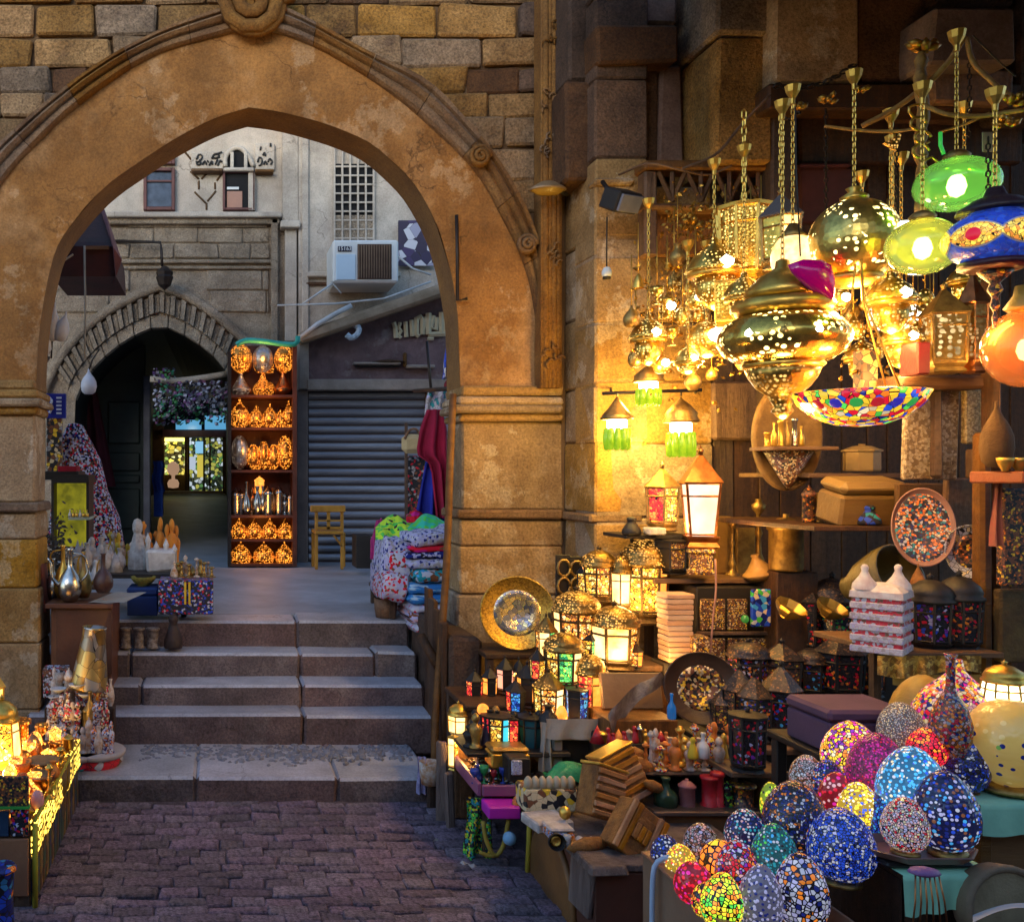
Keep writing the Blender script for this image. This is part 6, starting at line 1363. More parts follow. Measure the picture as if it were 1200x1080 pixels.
# pale stack, wooden wine rack etc.
t = thing('plate_stack', 'tall stack of pale wooden plates beside the lit lanterns', 'stack', P(791, 774, 4.75))
for k in range(13):
    b = MB(local=True); b.box((rnd.uniform(-.003, .003), 0, .014 + k * .0265), (.115 + .002 * k, .12, .024), ch=.004); b.build('plate', mat('pale_wood', (.50, .33, .24), (.4, .25, .17), vs=8, rough=.6, bump=.2, objvar=.12), t)
boxy('support_block', 'dark block under the stack of pale plates', 'block', 770, 815, 774, 800, 4.78, .16, M_black)
# upper wall shelf
zs = Z_(678, 4.9)
us = thing('wall_shelf', 'narrow dark wooden shelf on the lit wall under the street lantern', 'shelf', P(840, 680, 4.95))
b = MB(); b.box((X_(842, 4.9), 5.06, zs - .012), (S(150, 4.9), .34, .024), ch=.004); b.build('board', M_woodx, us)
for xx in (790, 870): b = MB(); b.box((X_(xx, 4.9), 5.1, zs - .09), (.02, .2, .13), ch=.004); b.build('bracket', M_wood, us)
M_grain = mat('amber_brown_wood', (.30, .16, .04), (.18, .09, .02), bump=.4)  # plain amber brown wood
sl = lantern('street_lantern', 'white glowing four sided street lantern with copper hood on the wall shelf', 821, 642, 50, 122, 4.85, 4, M_copper, [M_pane_milk], 'spire', watts=10, rot=.5, taper=.72, hang=0)
t = thing('lantern_stand', 'dark carved block under the white street lantern', 'stand', P(820, 672, 4.85))
b = MB(local=True); b.lathe([(0, 0), (.085, 0), (.09, .02), (.075, .03), (.075, .10), (.09, .115), (.08, .135), (0, .135)], 4, smooth=False, ph=.3); b.build('block', M_inlay2, t)
lantern('paned_lantern', 'tall lantern with red and yellow panes standing left of the white street lantern', 776, 622, 38, 82, 5.0, 6, M_oldbrass, [RD, Y, O_], 'spire', watts=3, rot=.2)
sb = thing('small_shelf', 'small dark bracket shelf under the red and yellow paned lantern', 'shelf', P(766, 626, 5.0))
b = MB(); b.box((X_(766, 5.0), 5.08, Z_(628, 5.0)), (S(78, 5.0), .3, .02), ch=.003); b.build('board', M_black, sb)
b = MB(); b.tube([P(740, 630, 5.0), P(745, 660, 5.2)], .01, 5); b.build('bracket', M_black, sb)
lantern('dark_lantern', 'dark glass paned lantern on the wall shelf, left end', 787, 672, 38, 44, 4.95, 6, M_black, [M_inlay2, mat('smoked_glass', (.08, .05, .02), rough=.1, bump=0)], 'flat')
good('crouching_cat', 'small black and white cat figure on the bracket shelf', 'figurine', 'cat', 740, 626, 22, 22, 4.95, M_black, n=10)
boxy('pearl_box', 'small white pearl box on the bracket shelf', 'box', 757, 777, 618, 626, 4.92, .08, M_marble)
for k, (x, w_, h_, kd, lab) in enumerate(((858, 16, 70, 'stick', 'tall turned brass candlestick on the wall shelf'), (889, 22, 92, 'stick', 'taller turned brass candlestick at the right of the wall shelf'))):
    good('candlestick', lab, 'candlestick', kd, x, 676, w_, h_, 5.05, M_oldbrass, n=12)
good('conch_shell', 'large amber conch shell on the right end of the wall shelf', 'shell', 'tagine', 893, 678, 38, 30, 4.86, mat('conch', (.5, .28, .08), (.3, .15, .04), rough=.35, bump=.4), n=14, rot=(0, -.3, 0))
boxy('gilt_screen', 'dark gilt panel leaning behind the candlesticks', 'panel', 838, 856, 605, 672, 5.15, .03, M_grain); boxy('gilt_screen', 'olive gilt panel leaning between the candlesticks', 'panel', 862, 884, 618, 672, 5.18, .03, M_oldbrass)
# inlaid cabinet below the shelf
t = thing('inlaid_cabinet', 'dark inlaid cabinet under the wall shelf', 'cabinet', P(858, 800, 4.8))
b = MB(); b.box((X_(862, 4.9), 5.0, (Z_(690, 4.9) + .3) / 2 + .02), (S(110, 4.9), .36, Z_(690, 4.9) - .3), ch=.006); b.build('carcass', M_black, t)
for (xa, xb, ya, yb) in ((822, 850, 702, 738), (854, 876, 702, 738), (822, 850, 748, 786), (854, 905, 748, 786)):
    bar(xa, xb, ya, yb, 4.80, .02, M_inlay2, 'inlaid_panel', t, ch=.003)
bar(818, 907, 740, 744, 4.79, .02, M_wood2, 'rail', t, ch=.002)
boxy('painted_tile', 'bright blue and white painted tile panel hanging in front of the dark cabinet', 'tile', 880, 903, 690, 734, 4.72, .02, mosaic('blue_tile', pal('blue blue navy white sky green blue cream'), 42, rough=.2, gw=.01))
good('green_bauble', 'small green glass bauble beside the blue tile panel', 'bauble', 'ball', 873, 730, 9, 10, 4.7, glowing('green_glow_glass', (.1, .5, .08), .2), n=10)  # the bauble is no lamp; its brightness is put in as glow
boxy('green_book', 'green topped dark box beside the plate stack', 'box', 808, 827, 744, 784, 4.7, .1, M_inlay2)
ro = MB(); ro.tube(catmull([P(838, 655, 4.68), P(839, 690, 4.68), P(836, 720, 4.66), P(832, 770, 4.66)], 10), .005, 5); tag(ro.build('pull_cord', mat('pink_cord', (.4, .2, .16), bump=0), origin=P(838, 700, 4.68)), 'thin pinkish cord hanging from the street lantern', 'cord')
# ---------------------------------------------------------------- oval board, pearl boards and other wall goods, centre right
t = thing('oval_board', 'big oval wooden plaque with a little bracket shelf, hanging on the dark boards', 'plaque', P(922, 512, 4.6))
b = MB(local=True); b.lathe([(0, .012), (.145, .012), (.16, .02), (.17, .012), (.17, -.01), (0, -.01)], 32, M=Matrix.Rotation(R(90), 3, 'X')); b.v = [Vector((v.x * 1.0, v.y, v.z * 1.55)) for v in b.v]; b.build('oval_back', mat('gilt_oval', (.32, .19, .06), (.2, .11, .035), vs=14, rough=.5, bump=.6, bs=50), t)
b = MB(local=True); b.box((-.03, -.10, -.06), (.31, .2, .018), ch=.003); b.build('bracket_shelf', M_woodx, t)
b = MB(local=True); b.lathe([(0, -.26), (.03, -.22), (.12, -.07), (0, -.07)], 10, (-.03, -.06, 0), squash=.7); b.build('corbel', M_inlay, t)
for k in range(6): good('incense_holder', 'slim bottle on the bracket of the oval plaque, %s from left' % ('first second third fourth fifth sixth'.split()[k]), 'bottle', 'bottle' if k % 2 else 'candle', 899 + 8 * k, 523, 7, (18, 28, 34, 30, 36, 24)[k], 4.47, rnd.choice((M_silver, M_brass, M_oldbrass)), 'slim bottles on the oval plaque', n=8)
# pearl inlaid boards on the shelf
boxy('inlaid_board', 'tall board of pale mother of pearl mosaic under the shelf beam', 'board', 1057, 1119, 457, 562, 3.95, .03, mosaic('pearl_board', [(.34, .24, .13), (.5, .40, .27), (.26, .17, .08), (.42, .33, .22), (.2, .13, .07)], 95, gw=.015, rough=.35), tilt=.04)
boxy('inlaid_board', 'narrow pearl mosaic board beside the right post', 'board', 1128, 1153, 456, 520, 3.9, .03, mosaic('pearl_board2', [(.34, .24, .08), (.5, .38, .17), (.26, .17, .06)], 120, gw=.015, rough=.35))
boxy('wooden_block', 'amber wooden block under the narrow pearl board', 'block', 1139, 1158, 526, 560, 3.85, .08, M_woodx)
t = boxy('jewellery_chest', 'amber wooden box with slanted grainy lid beside the pearl boards', 'box', 968, 1044, 560, 612, 4.3, .18, mat('amber_wood', (.27, .155, .045), (.17, .09, .03), vs=4, rough=.4, bump=.3, stretch=(.4, 2, 2)), lid=mat('amber_wood2', (.32, .20, .065), (.2, .11, .04), vs=4, rough=.35, bump=.2, stretch=(.4, 2, 2)), ch=.012, tilt=.2)
good('octagon_pot', 'octagonal cream pot with flat lid on the shelf behind the mosaic bowl lamp', 'pot', 'jar', 1010, 552, 42, 32, 4.5, mat('cream_pot', (.36, .25, .10), (.28, .18, .07), rough=.5), n=8, smooth=False)
s2 = thing('back_shelf', 'dark shelf across the boards under the octagonal pot', 'shelf', P(1000, 556, 4.6))
b = MB(); b.box((X_(1010, 4.5), 4.75, Z_(554, 4.5) - .012), (S(140, 4.5), .6, .022), ch=.003); b.build('board', M_woodx, s2)
s3 = thing('back_shelf', 'lower dark shelf under the amber wooden box', 'shelf', P(1000, 616, 4.4))
b = MB(); b.box((X_(1030, 4.3), 4.6, Z_(614, 4.3) - .012), (S(200, 4.3), .9, .022), ch=.003); b.build('board', M_wood, s3)
t = plate('mosaic_plate', 'oval plate with flower mosaic and pink rim standing tilted on the shelf', 1081, 618, 62, 3.9, mosaic('flower_plate', pal('brown navy orange black cream teal orange white black'), 105, gw=.06, rough=.3), mosaic('flower_plate', pal('brown'), 60), rim=mat('pink_rim', (.42, .22, .17), (.3, .15, .12), rough=.35), tilt=80, yaw=-28, sq=1.5, ri=.86)
good('wood_ornament', 'orange carved wooden foot under the mosaic plate', 'carving', 'onion', 1076, 700, 16, 40, 3.85, M_woodbox, n=10)
boxy('wooden_screen', 'dark panel leaning behind the mosaic plate', 'panel', 1104, 1150, 560, 650, 4.05, .03, M_wood2, tilt=.05)
boxy('wooden_screen', 'brown curved backrest beside the mosaic plate', 'panel', 1050, 1110, 566, 640, 4.15, .03, mat('hide_brown', (.2, .1, .03), (.12, .06, .02), bump=.5))
plate('pearl_wing', 'crescent shaped white pearl plate beside the right post', 1136, 646, 48, 3.82, M_marble, M_jewel_gold, rim=mosaic('white_chips', pal('white white black cream white'), 60, rough=.3), tilt=84, yaw=-30, sq=1.3)
boxy('lattice_screen', 'dark lattice panel with brass studs at the right edge', 'panel', 1171, 1215, 572, 686, 3.62, .04, M_jewel_gold); boxy('lattice_screen', 'lower carved wooden panel at the right edge', 'panel', 1168, 1215, 690, 775, 3.66, .04, mat('olive_carving', (.12, .08, .025), (.07, .04, .015), vs=12, bump=1, bs=40))
good('amber_pitcher', 'brown hide pouch hanging on the right post under the orange glass', 'pouch', 'onion', 1168, 548, 34, 78, 3.5, mat('hide_pouch', (.15, .08, .03), (.08, .04, .015), bump=.5), n=12)
hang('red_scarf', 'thin red scarf hanging on the right post', 'scarf', 1163, 1174, 560, 640, 3.58, mat('red_scarf_cloth', (.4, .08, .05), (.25, .12, .06)), .01)
boxy('copper_shelf', 'red wooden shelf at the right edge above the lattice panel', 'shelf', 1166, 1215, 552, 566, 3.5, .25, mat('red_wood', (.3, .08, .03), (.2, .05, .02), rough=.4))
for k in range(3): good('brass_bowl', 'brass bowl on the red shelf at the right edge, %s' % ('nearest the post', 'second from the post', 'cut by the photo edge')[k], 'bowl', 'bowl', 1178 + 16 * k, 552, 18, 16, 3.45, M_brass, 'brass bowls at the right edge', n=12)
# ---------------------------------------------------------------- castle model and dark candle lanterns
bs_ = thing('brass_shelf', 'shelf with beaten brass fringe under the red and white castle model', 'shelf', P(1088, 795, 3.7))
zb2 = Z_(764, 3.6)
b = MB(); b.box((X_(1090, 3.7), 3.85, zb2 - .012), (S(124, 3.7), .5, .022), ch=.003); b.build('board', M_woodx, bs_)
b = MB(); b.sheet(lambda u, v: P(1028 + 122 * u, 768 + (22 + 5 * math.sin(u * 6)) * v, 3.585 - .012 * math.sin(u * 30) * v), 40, 5); b.build('brass_fringe', mosaic('beaten_brass', [(.55, .30, .06), (.4, .2, .04), (.65, .4, .1), (.25, .12, .03)], 75, gw=.02, rough=.35, metal=.7, grout=(.15, .06, .02)), bs_)
b = MB(); b.sheet(lambda u, v: P(1046 + 104 * u, 790 + (12 + 6 * math.sin(u * 3.14)) * v, 3.6), 16, 3); b.build('amber_cloth', mat('amber_cloth', (.32, .18, .03), (.25, .13, .02)), bs_)
for xx in (1040, 1146): b = MB(); b.box((X_(xx, 3.68), 3.75, (zb2 + .3) / 2), (.03, .03, zb2 - .3)); b.build('leg', M_wood, bs_)
cs = thing('castle_model', 'white and red striped castle shaped lantern with two domes', 'model', P(1033, 765, 3.66), rot=Euler((0, 0, .75)))
M_cw = mosaic('castle_white', pal('white white grey white lilac white'), 90, rough=.5, gw=.02, grout=(.4, .2, .18)); M_cr = mosaic('castle_red', pal('red red brown white red'), 90, rough=.5, gw=.02, grout=(.3, .2, .18))
cwid = S(52, 3.66)
for k in range(5):
    b = MB(local=True); b.box((0, 0, .022 + k * .042), (cwid, cwid * (1.0), .026), ch=.003); b.build('white_storey', M_cw, cs)
    b = MB(local=True); b.box((0, 0, .042 + k * .042), (cwid * .93, cwid * .93, .018), ch=.002); b.build('red_band', M_cr, cs)
b = MB(local=True); b.lathe([(cwid * .72, .22), (cwid * .70, .245), (cwid * .5, .265), (cwid * .2, .275), (0, .275)], 4, ph=.5, smooth=False); b.build('roof', mat('castle_roof', (.6, .58, .58), (.5, .4, .4), vs=30, rough=.5), cs)
for sx in (-1, 1):
    b = MB(local=True); b.lathe([(.045, .25), (.042, .27), (.02, .30), (.011, .32), (.014, .335), (.008, .345), (0, .347)], 12, (sx * .045, -sx * .045, 0)); b.build('dome', mat('castle_roof', (.6, .58, .58)), cs)
sg = thing('stepped_stand', 'dark stepped stand crowded with unlit jewelled lanterns', 'stand', P(950, 880, 4.5))
steps_ = [(4.05, 4.36, Z_(872, 4.1), 842, 975), (4.36, 4.66, Z_(822, 4.4), 852, 1010), (4.66, 5.15, Z_(770, 4.68), 905, 1080)]
for (ya, yb, zz, xa, xb) in steps_:
    b = MB(); b.box(((X_(xa, ya) + X_(xb, ya)) / 2, (ya + yb) / 2, zz / 2), (X_(xb, ya) - X_(xa, ya), yb - ya - .004, zz), ch=.006); b.build('step', M_black, sg)
DL = [(866, 866, 34, 92, 4.22, M_jewel_gold, 'gold flecked dark lantern at the left of the stepped stand'), (884, 868, 38, 84, 4.14, M_jewel, 'dark lantern with mixed jewel glass on the stepped stand'),
 (915, 870, 40, 100, 4.14, M_jewel_blue, 'dark lantern with blue and red jewel glass on the stepped stand'), (877, 806, 46, 60, 4.5, M_jewel, 'dark mesh domed lantern behind the gold flecked one'), (916, 812, 44, 66, 4.46, M_jewel_gold, 'dark mesh domed lantern behind the blue jewelled one'),
 (952, 815, 36, 62, 4.46, M_jewel_blue, 'dark lantern with violet glints on the middle step'), (985, 816, 52, 84, 4.42, M_jewel_red, 'wide lantern with red and white jewel glass on the middle step'),
 (945, 766, 46, 100, 4.78, M_jewel_red, 'lantern with red beads and curled brass crown on the top step'), (975, 764, 48, 96, 4.74, mosaic('jewel_multi', pal('black red black orange black green black pink black black'), 80, rough=.25), 'lantern with red, pink and green glass flowers on the top step'),
 (1006, 764, 40, 84, 4.74, M_jewel_gold, 'olive and gold lantern left of the castle model'), (1000, 816, 34, 74, 4.5, M_jewel, 'dark lantern half hidden beside the purple box')]
for (x, yb, w_, h_, D, m, lab) in DL:
    lantern('jewelled_lantern', lab, x, yb, w_, h_, D, 6, M_black, [m], rnd.choice(('dome', 'spire', 'spire')), 'unlit jewelled lanterns', rot=rnd.uniform(0, 1), roofm=mosaic('dark_mesh', [(.04, .03, .03), (.02, .016, .016), (.07, .05, .04), (.03, .02, .02), (.2, .1, .04)], 120, rough=.4, metal=.3))
for (x, yb, w_, h_, m, lab) in ((1090, 762, 48, 92, mosaic('jewel_violet', pal('black purple black black blue black red black lilac black'), 80, rough=.25), 'lantern with violet jewel glass beside the castle model'), (1124, 762, 46, 96, M_jewel_red, 'lantern with rows of red jewel glass next to the right post')):
    lantern('jewelled_lantern', lab, x, yb, w_, h_, 3.72, 8, M_black, [m], 'dome', 'unlit jewelled lanterns', rot=.3)
good('bead_cone', 'white beaded cone with red pattern on the stepped stand', 'ornament', 'pyramid', 952, 852, 32, 30, 4.1, mosaic('cone_beads', pal('white lilac red white pink red'), 80, gw=.02), n=12)
good('brass_drum', 'gold mesh drum under the white beaded cone', 'drum', 'candle', 952, 872, 34, 22, 4.1, M_jewel_gold, n=14)
for (x, yb, lab) in ((920, 712, 'curled gold paper crown lying on a dark lantern'), (968, 712, 'upturned gold crown ornament among the dark lanterns'), (1000, 690, 'gold scalloped dish edge below the amber box')):
    good('gold_ornament', lab, 'ornament', 'bowl', x, yb + 10, 36, 16, 4.55, M_brass, n=9, rot=(.5, .3, 0), smooth=False)
good('brass_censer', 'brass incense burner with pierced lid hanging below the oval plaque', 'censer', 'jar', 921, 668, 40, 66, 4.75, M_oldbrass, n=14)
boxy('censer_stand', 'dark wooden stand under the brass incense burner', 'stand', 898, 946, 668, 770, 4.8, .18, M_wood)
good('green_dish', 'dark green curved dish edge standing left of the castle model', 'dish', 'bowl', 995, 690, 70, 66, 4.15, mat('olive_dish', (.12, .09, .02), (.07, .05, .015), rough=.35), n=20, rot=(1.2, 0, .3))
good('flower_bunch', 'small red and blue felt bird on the shelf above the dish', 'ornament', 'cat', 1018, 614, 26, 24, 4.2, mosaic('felt', pal('red black blue teal black'), 40, rough=.8), n=9)
for k in range(9):
    x = (948, 960, 1012, 1024, 1036, 1048, 1060, 1094, 1112)[k]; kd = rnd.choice(('vase', 'bottle', 'jar', 'goblet'))
    good('dark_jar', 'small dark metal jar on the lower back shelf, %s from left' % ('first second third fourth fifth sixth seventh eighth ninth'.split()[k]), 'jar', kd, x, 612 + (0 if k > 1 else 0), 16, rnd.uniform(26, 44), 4.45, rnd.choice((M_jewel_gold, M_oldbrass, M_jewel)), 'dark jars on the lower back shelf', n=10)
# purple card box
boxy('card_box', 'plain dark purple cardboard box behind the yellow egg lamps', 'box', 946, 1040, 822, 872, 3.4, .25, M_purple, lid=M_purple)
table('box_shelf', 'dark trestle under the purple cardboard box', X_(940, 3.4), X_(1060, 3.4), 3.2, 3.62, Z_(873, 3.4), M_black)
# leaning dark platter
plate('dark_platter', 'round dark platter with gold relief leaning in the middle of the stall', 822, 806, 84, 4.32, M_inlay, mosaic('gold_relief', pal('brown yellow black brown cream black'), 90, gw=.02, rough=.4, metal=.5), rim=mat('dark_rim', (.07, .04, .025), (.04, .02, .015), rough=.35), tilt=78, yaw=-14)
# open wooden chest with grey fleece
ch_ = thing('wooden_chest', 'open wooden chest with pale lid, a grey fleece thrown over it', 'chest', P(752, 850, 4.3))
zz = Z_(846, 4.25)
b = MB(); b.box((X_(748, 4.35), 4.42, zz - .04), (S(80, 4.3), .26, .08), ch=.006); b.build('case', M_wood2, ch_)
b = MB(); b.box((X_(750, 4.4), 4.50, zz + .085), (S(74, 4.3), .025, .17), Euler((-.25, 0, 0)), ch=.005); b.build('lid', mat('pale_lid', (.34, .20, .09), (.25, .14, .06), vs=5, rough=.5, bump=.3), ch_)
b = MB(); b.sheet(lambda u, v: P(712 + 62 * u + 6 * v, 838 - 52 * u ** .7 + (14 - 10 * u) * v + 8 * v * v + 2 * math.sin(9 * u), 4.28 + .1 * u - .03 * math.sin(v * 3 + u * 8)), 18, 6)
tag(b.build('fleece', mat('grey_fleece', (.30, .25, .23), (.18, .14, .13), vs=22, rough=.95, bump=1, bs=70), origin=P(740, 820, 4.25)), 'grey fleece draped over the open wooden chest', 'fleece')
tb2 = table('chest_stand', 'dark stand under the wooden chest and the platter', X_(705, 4.3), X_(848, 4.3), 4.2, 4.62, zz - .082, M_black, front=M_black)
good('blue_shard', 'bright blue glass bottle beside the wooden chest', 'bottle', 'bottle', 787, 842, 10, 30, 4.18, glowing('blue_glow_glass', (.02, .2, .6), .25), n=10)  # unlit bottle; a weak glow in the colour stands for light on it
# ---------------------------------------------------------------- metal counter with trinkets
cz2 = Z_(950, 3.85)
mc = table('metal_counter', 'dark metal edged counter with brown side in the middle of the stall', X_(764, 3.86), X_(960, 3.86), 3.84, 4.2, cz2, mat('steel_edge', (.12, .10, .10), (.08, .06, .06), rough=.3, metal=.6), th=.02, front=mat('counter_side', (.20, .09, .035), (.13, .055, .02), rough=.6, bump=.2), cat='counter')
zs3 = Z_(902, 4.0)
rs = thing('round_shelf', 'small dark scalloped shelf full of tiny figurines above the metal counter', 'shelf', P(808, 904, 4.0))
b = MB(); b.box((X_(808, 4.0), 4.1, zs3 - .01), (S(112, 4.0), .26, .018), ch=.008); b.build('board', M_wood, rs)
for xx in (766, 850): b = MB(); b.box((X_(xx, 4.1), 4.16, (zs3 + cz2) / 2 - .01), (.02, .02, zs3 - cz2 - .02)); b.build('leg', M_black, rs)
mosaic('gaud', pal('orange cream red brown yellow navy white'), 130, gw=.0)
for k in range(18):
    x = 757 + 5.7 * k; D = 4.0 + .06 * (k % 3); m = rnd.choice((M_figure, M_orange, M_marble, M_brass, M_figure, mosaic('gaud', pal('orange cream red brown yellow navy white'), 130, gw=.0)))
    o = good('tiny_figurine', 'tiny painted figurine on the scalloped shelf, %s from the left' % ORD[k], 'figurine', rnd.choice(('figure', 'figure', 'vase', 'stick', 'cat')), x, 0, rnd.uniform(12, 18), rnd.uniform(26, 50), D, m, 'tiny figurines on the scalloped shelf', n=9); o.location.z = zs3
good('yellow_figurine', 'bright yellow bird figurine on the scalloped shelf', 'figurine', 'cat', 812, 888, 12, 26, 3.97, mat('yellow_paint', (.75, .5, .03), bump=0), n=9)
good('white_bottle', 'white and pink perfume bottle on the scalloped shelf', 'bottle', 'bottle', 824, 888, 14, 30, 3.97, M_ceramic_w, n=10)
for k, (x, w_, h_, m, kd, lab) in enumerate(((805, 20, 34, mat('rose_glass', (.25, .06, .07), (.4, .2, .2), rough=.2), 'jar', 'rose glass jar with blue stopper on the metal counter'), (831, 20, 40, mat('red_tin', (.45, .02, .03), (.3, .01, .02), rough=.3), 'candle', 'red tin with white lid on the metal counter'), (841, 16, 46, mat('red_tin', (.45, .02, .03)), 'candle', 'taller plain red tin behind the white lidded one'), (852, 14, 30, mosaic('green_dots', pal('black green black lime black'), 80), 'jar', 'dark jar with green dots on the metal counter'), (780, 26, 36, mat('dark_green_glass', (.02, .05, .025), rough=.15), 'bottle', 'dark green glass bottle on the metal counter'), (870, 30, 30, M_jewel_gold, 'candle', 'gold flecked dark drum on the metal counter'))):
    good('counter_jar', lab, 'jar', kd, x, 946 - (k % 2) * 1, w_, h_, 3.92, m, n=14)
sh1 = thing('plank_shelf', 'wooden plank shelf carrying the dark red jewelled lantern', 'shelf', P(890, 905, 3.9))
b = MB(); b.box((X_(892, 3.85), 3.98, Z_(908, 3.85)), (S(70, 3.85), .26, .022), ch=.003); b.build('board', M_woodx, sh1)
for xx in (868, 915): b = MB(); b.box((X_(xx, 3.9), 3.95, (Z_(912, 3.9) + cz2) / 2), (.02, .02, Z_(912, 3.9) - cz2)); b.build('leg', M_woodx, sh1)
sh2 = thing('plank_shelf', 'higher wooden plank shelf below the white beaded cone', 'shelf', P(930, 880, 4.0))
b = MB(); b.box((X_(928, 4.0), 4.02, Z_(880, 4.0)), (S(64, 4.0), .08, .022), ch=.003); b.build('board', M_woodx, sh2)
lantern('jewelled_lantern', 'dark lantern with red and violet jewel glass on the plank shelf', 876, 903, 40, 74, 3.88, 8, M_black, [mosaic('jewel_rv', pal('black red black purple black lilac black red black black'), 75, rough=.25)], 'flat', 'unlit jewelled lanterns')
boxy('paper_sheets', 'white folded paper sheets on the higher plank shelf', 'paper', 934, 962, 872, 879, 3.95, .1, M_white)
boxy('counter_crate', 'brown wooden crate on the counter behind the carton of egg lamps', 'crate', 884, 938, 918, 946, 3.95, .2, M_wood2)
# carved wood on the cabinet
wb = [(740, 938, 46, 62, 3.95, -.5, 'upright carved orange wood box leaning at the back of the cabinet'), (700, 958, 44, 58, 3.8, .5, 'carved orange wood box with gilt edge tilted to the left on the cabinet')]
for (x, yb, w_, h_, D, rt, lab) in wb:
    t = thing('carved_box', lab, 'box', P(x, yb, D), rot=Euler((-.2, rt * .7, .3))); h = S(h_, D); w2 = S(w_, D)
    b = MB(local=True); b.box((0, 0, h / 2), (w2, .10, h), ch=.006, jit=.003); b.build('case', M_woodbox, t)
    for k in range(6): b = MB(local=True); b.box((0, -.052, h * (.1 + .16 * k)), (w2 * .94, .012, h * .10), ch=.003, jit=.002); b.build('ridge', mat('lid_wood', (.50, .22, .05), (.3, .11, .025), vs=12, rough=.4, bump=.4, objvar=.2), t)
    b = MB(local=True); b.box((0, 0, h + .004), (w2 * 1.06, .108, .012), ch=.003); b.build('gilt_edge', M_brass, t)
t = thing('striped_box', 'orange wooden box with striped lid standing on its corner at the cabinet edge', 'box', P(737, 1004, 3.55), rot=Euler((-.25, R(38), .1)))
bw = S(62, 3.55)
b = MB(local=True); b.box((0, .04, bw * .5), (bw * .9, .08, bw * .98), ch=.004); b.build('case', M_woodbox, t)
for k in range(7): b = MB(local=True); b.box((-bw * .39 + k * bw * .13, -.006, bw * .5), (bw * .10, .014, bw * (.98 if k in (0, 1, 5, 6) else .3)), ch=.002); b.build('slat', mat('lid_wood', (.50, .22, .05), (.3, .11, .025), vs=12, rough=.4, bump=.4, objvar=.2), t)
b = MB(local=True); b.box((0, -.004, bw * .6), (bw * .4, .01, bw * .42), ch=.002); b.build('carved_panel', M_woodbox, t)
for (x, yb, w_, h_, D, rt, lab) in ((748, 906, 44, 22, 4.0, .45, 'carved wooden fish lying on top of the boxes'), (742, 892, 30, 20, 4.1, .3, 'small carved wooden boat behind the fish'), (690, 998, 58, 20, 3.6, -.05, 'carved wooden slipper on the front edge of the cabinet'), (764, 926, 30, 14, 3.9, .4, 'narrow carved wooden bird pointing right')):
    b = MB(local=True); L = S(w_, D); b.lathe([(0, -L / 2), (S(h_, D) * .3, -L * .36), (S(h_, D) * .5, -L * .05), (S(h_, D) * .42, L * .25), (S(h_, D) * .15, L * .42), (0, L / 2)], 9, (0, 0, S(h_, D) * .4), Matrix.Rotation(R(90), 3, 'Y') , squash=.8)
    tag(b.build('wood_carving', M_woodbox, loc=P(x, yb, D), rot=(0, rt, .2)), lab, 'carving')
t = thing('cream_crown_box', 'cream and gold box with scalloped top at the back corner of the cabinet', 'box', P(640, 946, 4.0))
b = MB(local=True); b.box((0, 0, .05), (S(62, 4.0), .12, .10), ch=.008); b.build('case', mosaic('gold_flower', pal('cream yellow brown cream black cream'), 40, rough=.5, gw=.01), t)
for k in range(7): b = MB(local=True); b.lathe([(0, 0), (.02, 0), (.018, .03), (.008, .045), (0, .05)], 8, (-.09 + k * .03, -.04, .10)); b.build('scallop', mat('cream_paint', (.55, .45, .3), bump=0), t)
boxy('paper_pile', 'pile of pale paper and white lace on the cabinet', 'paper', 618, 664, 956, 968, 3.85, .14, M_marble, rot=.2)
boxy('lace_box', 'small white beaded box on the cabinet edge', 'box', 640, 668, 966, 980, 3.7, .1, mosaic('beads', pal('white orange white lilac brown'), 90), lid=M_marble)
plate('toy_wheel', 'small black rimmed brass wheel at the cabinet edge', 651, 985, 20, 3.5, M_black, M_brass, tilt=84, cat='wheel')
good('gold_pumpkin', 'small golden ball ornament on the white lace', 'ornament', 'ball', 662, 960, 14, 16, 3.75, M_brass, n=10)
b = MB(local=True)
b.sheet(lambda u, v: Vector((-.11 + .22 * u, -.06 + .12 * v, .07 * math.sin(math.pi * u) * math.sin(math.pi * v) + .03 * mnoise.noise(Vector((u * 4, v * 4, 2))) + .01)), 14, 10)
tag(b.build('green_bag', mat('green_plastic', (.02, .32, .14), (.01, .2, .08), vs=16, rough=.3, bump=.6), loc=P(668, 912, 4.3)), 'crumpled bright green plastic bag under the lantern table', 'bag')
bx_ = table('under_shelf', 'dark low shelf under the lantern table holding the green bag', 1.5, 2.1, 4.2, 4.44, Z_(914, 4.3), M_black)

EX = [(704, 770, 18, 34, 4.84, 6, [A, Y], 'spire', 'tiny amber lantern squeezed left of the brightest lantern'), (745, 784, 16, 34, 4.74, 6, [O_, A], 'spire', 'tiny orange lantern right of the brightest lantern'), (630, 800, 18, 44, 4.72, 6, [Y, RD], 'spire', 'slim lantern with yellow and red glass below the brass tray'),
 (686, 812, 22, 48, 4.66, 6, [A, RD, A], 'dome', 'small amber and red lantern in the middle of the lantern table'), (604, 838, 22, 46, 4.7, 6, [M_pane_blue, M_black, RD], 'spire', 'small dark lantern with blue and red panes beside the figurines'), (716, 706, 16, 40, 5.1, 6, [A], 'spire', 'slim amber lantern at the very back of the lit group'),
 (738, 690, 26, 44, 5.12, 6, [M_black, A], 'dome', 'dark lantern with one amber side below the bracket shelf'), (686, 700, 20, 46, 5.12, 6, [A, Y], 'spire', 'leftmost amber lantern of the back row'), (664, 838, 18, 40, 4.6, 6, [W, A], 'spire', 'small bright lantern behind the orange votive'), (600, 872, 16, 34, 4.5, 4, [RD, Y], 'flat', 'square red and yellow glass lantern beside the cyan one')]
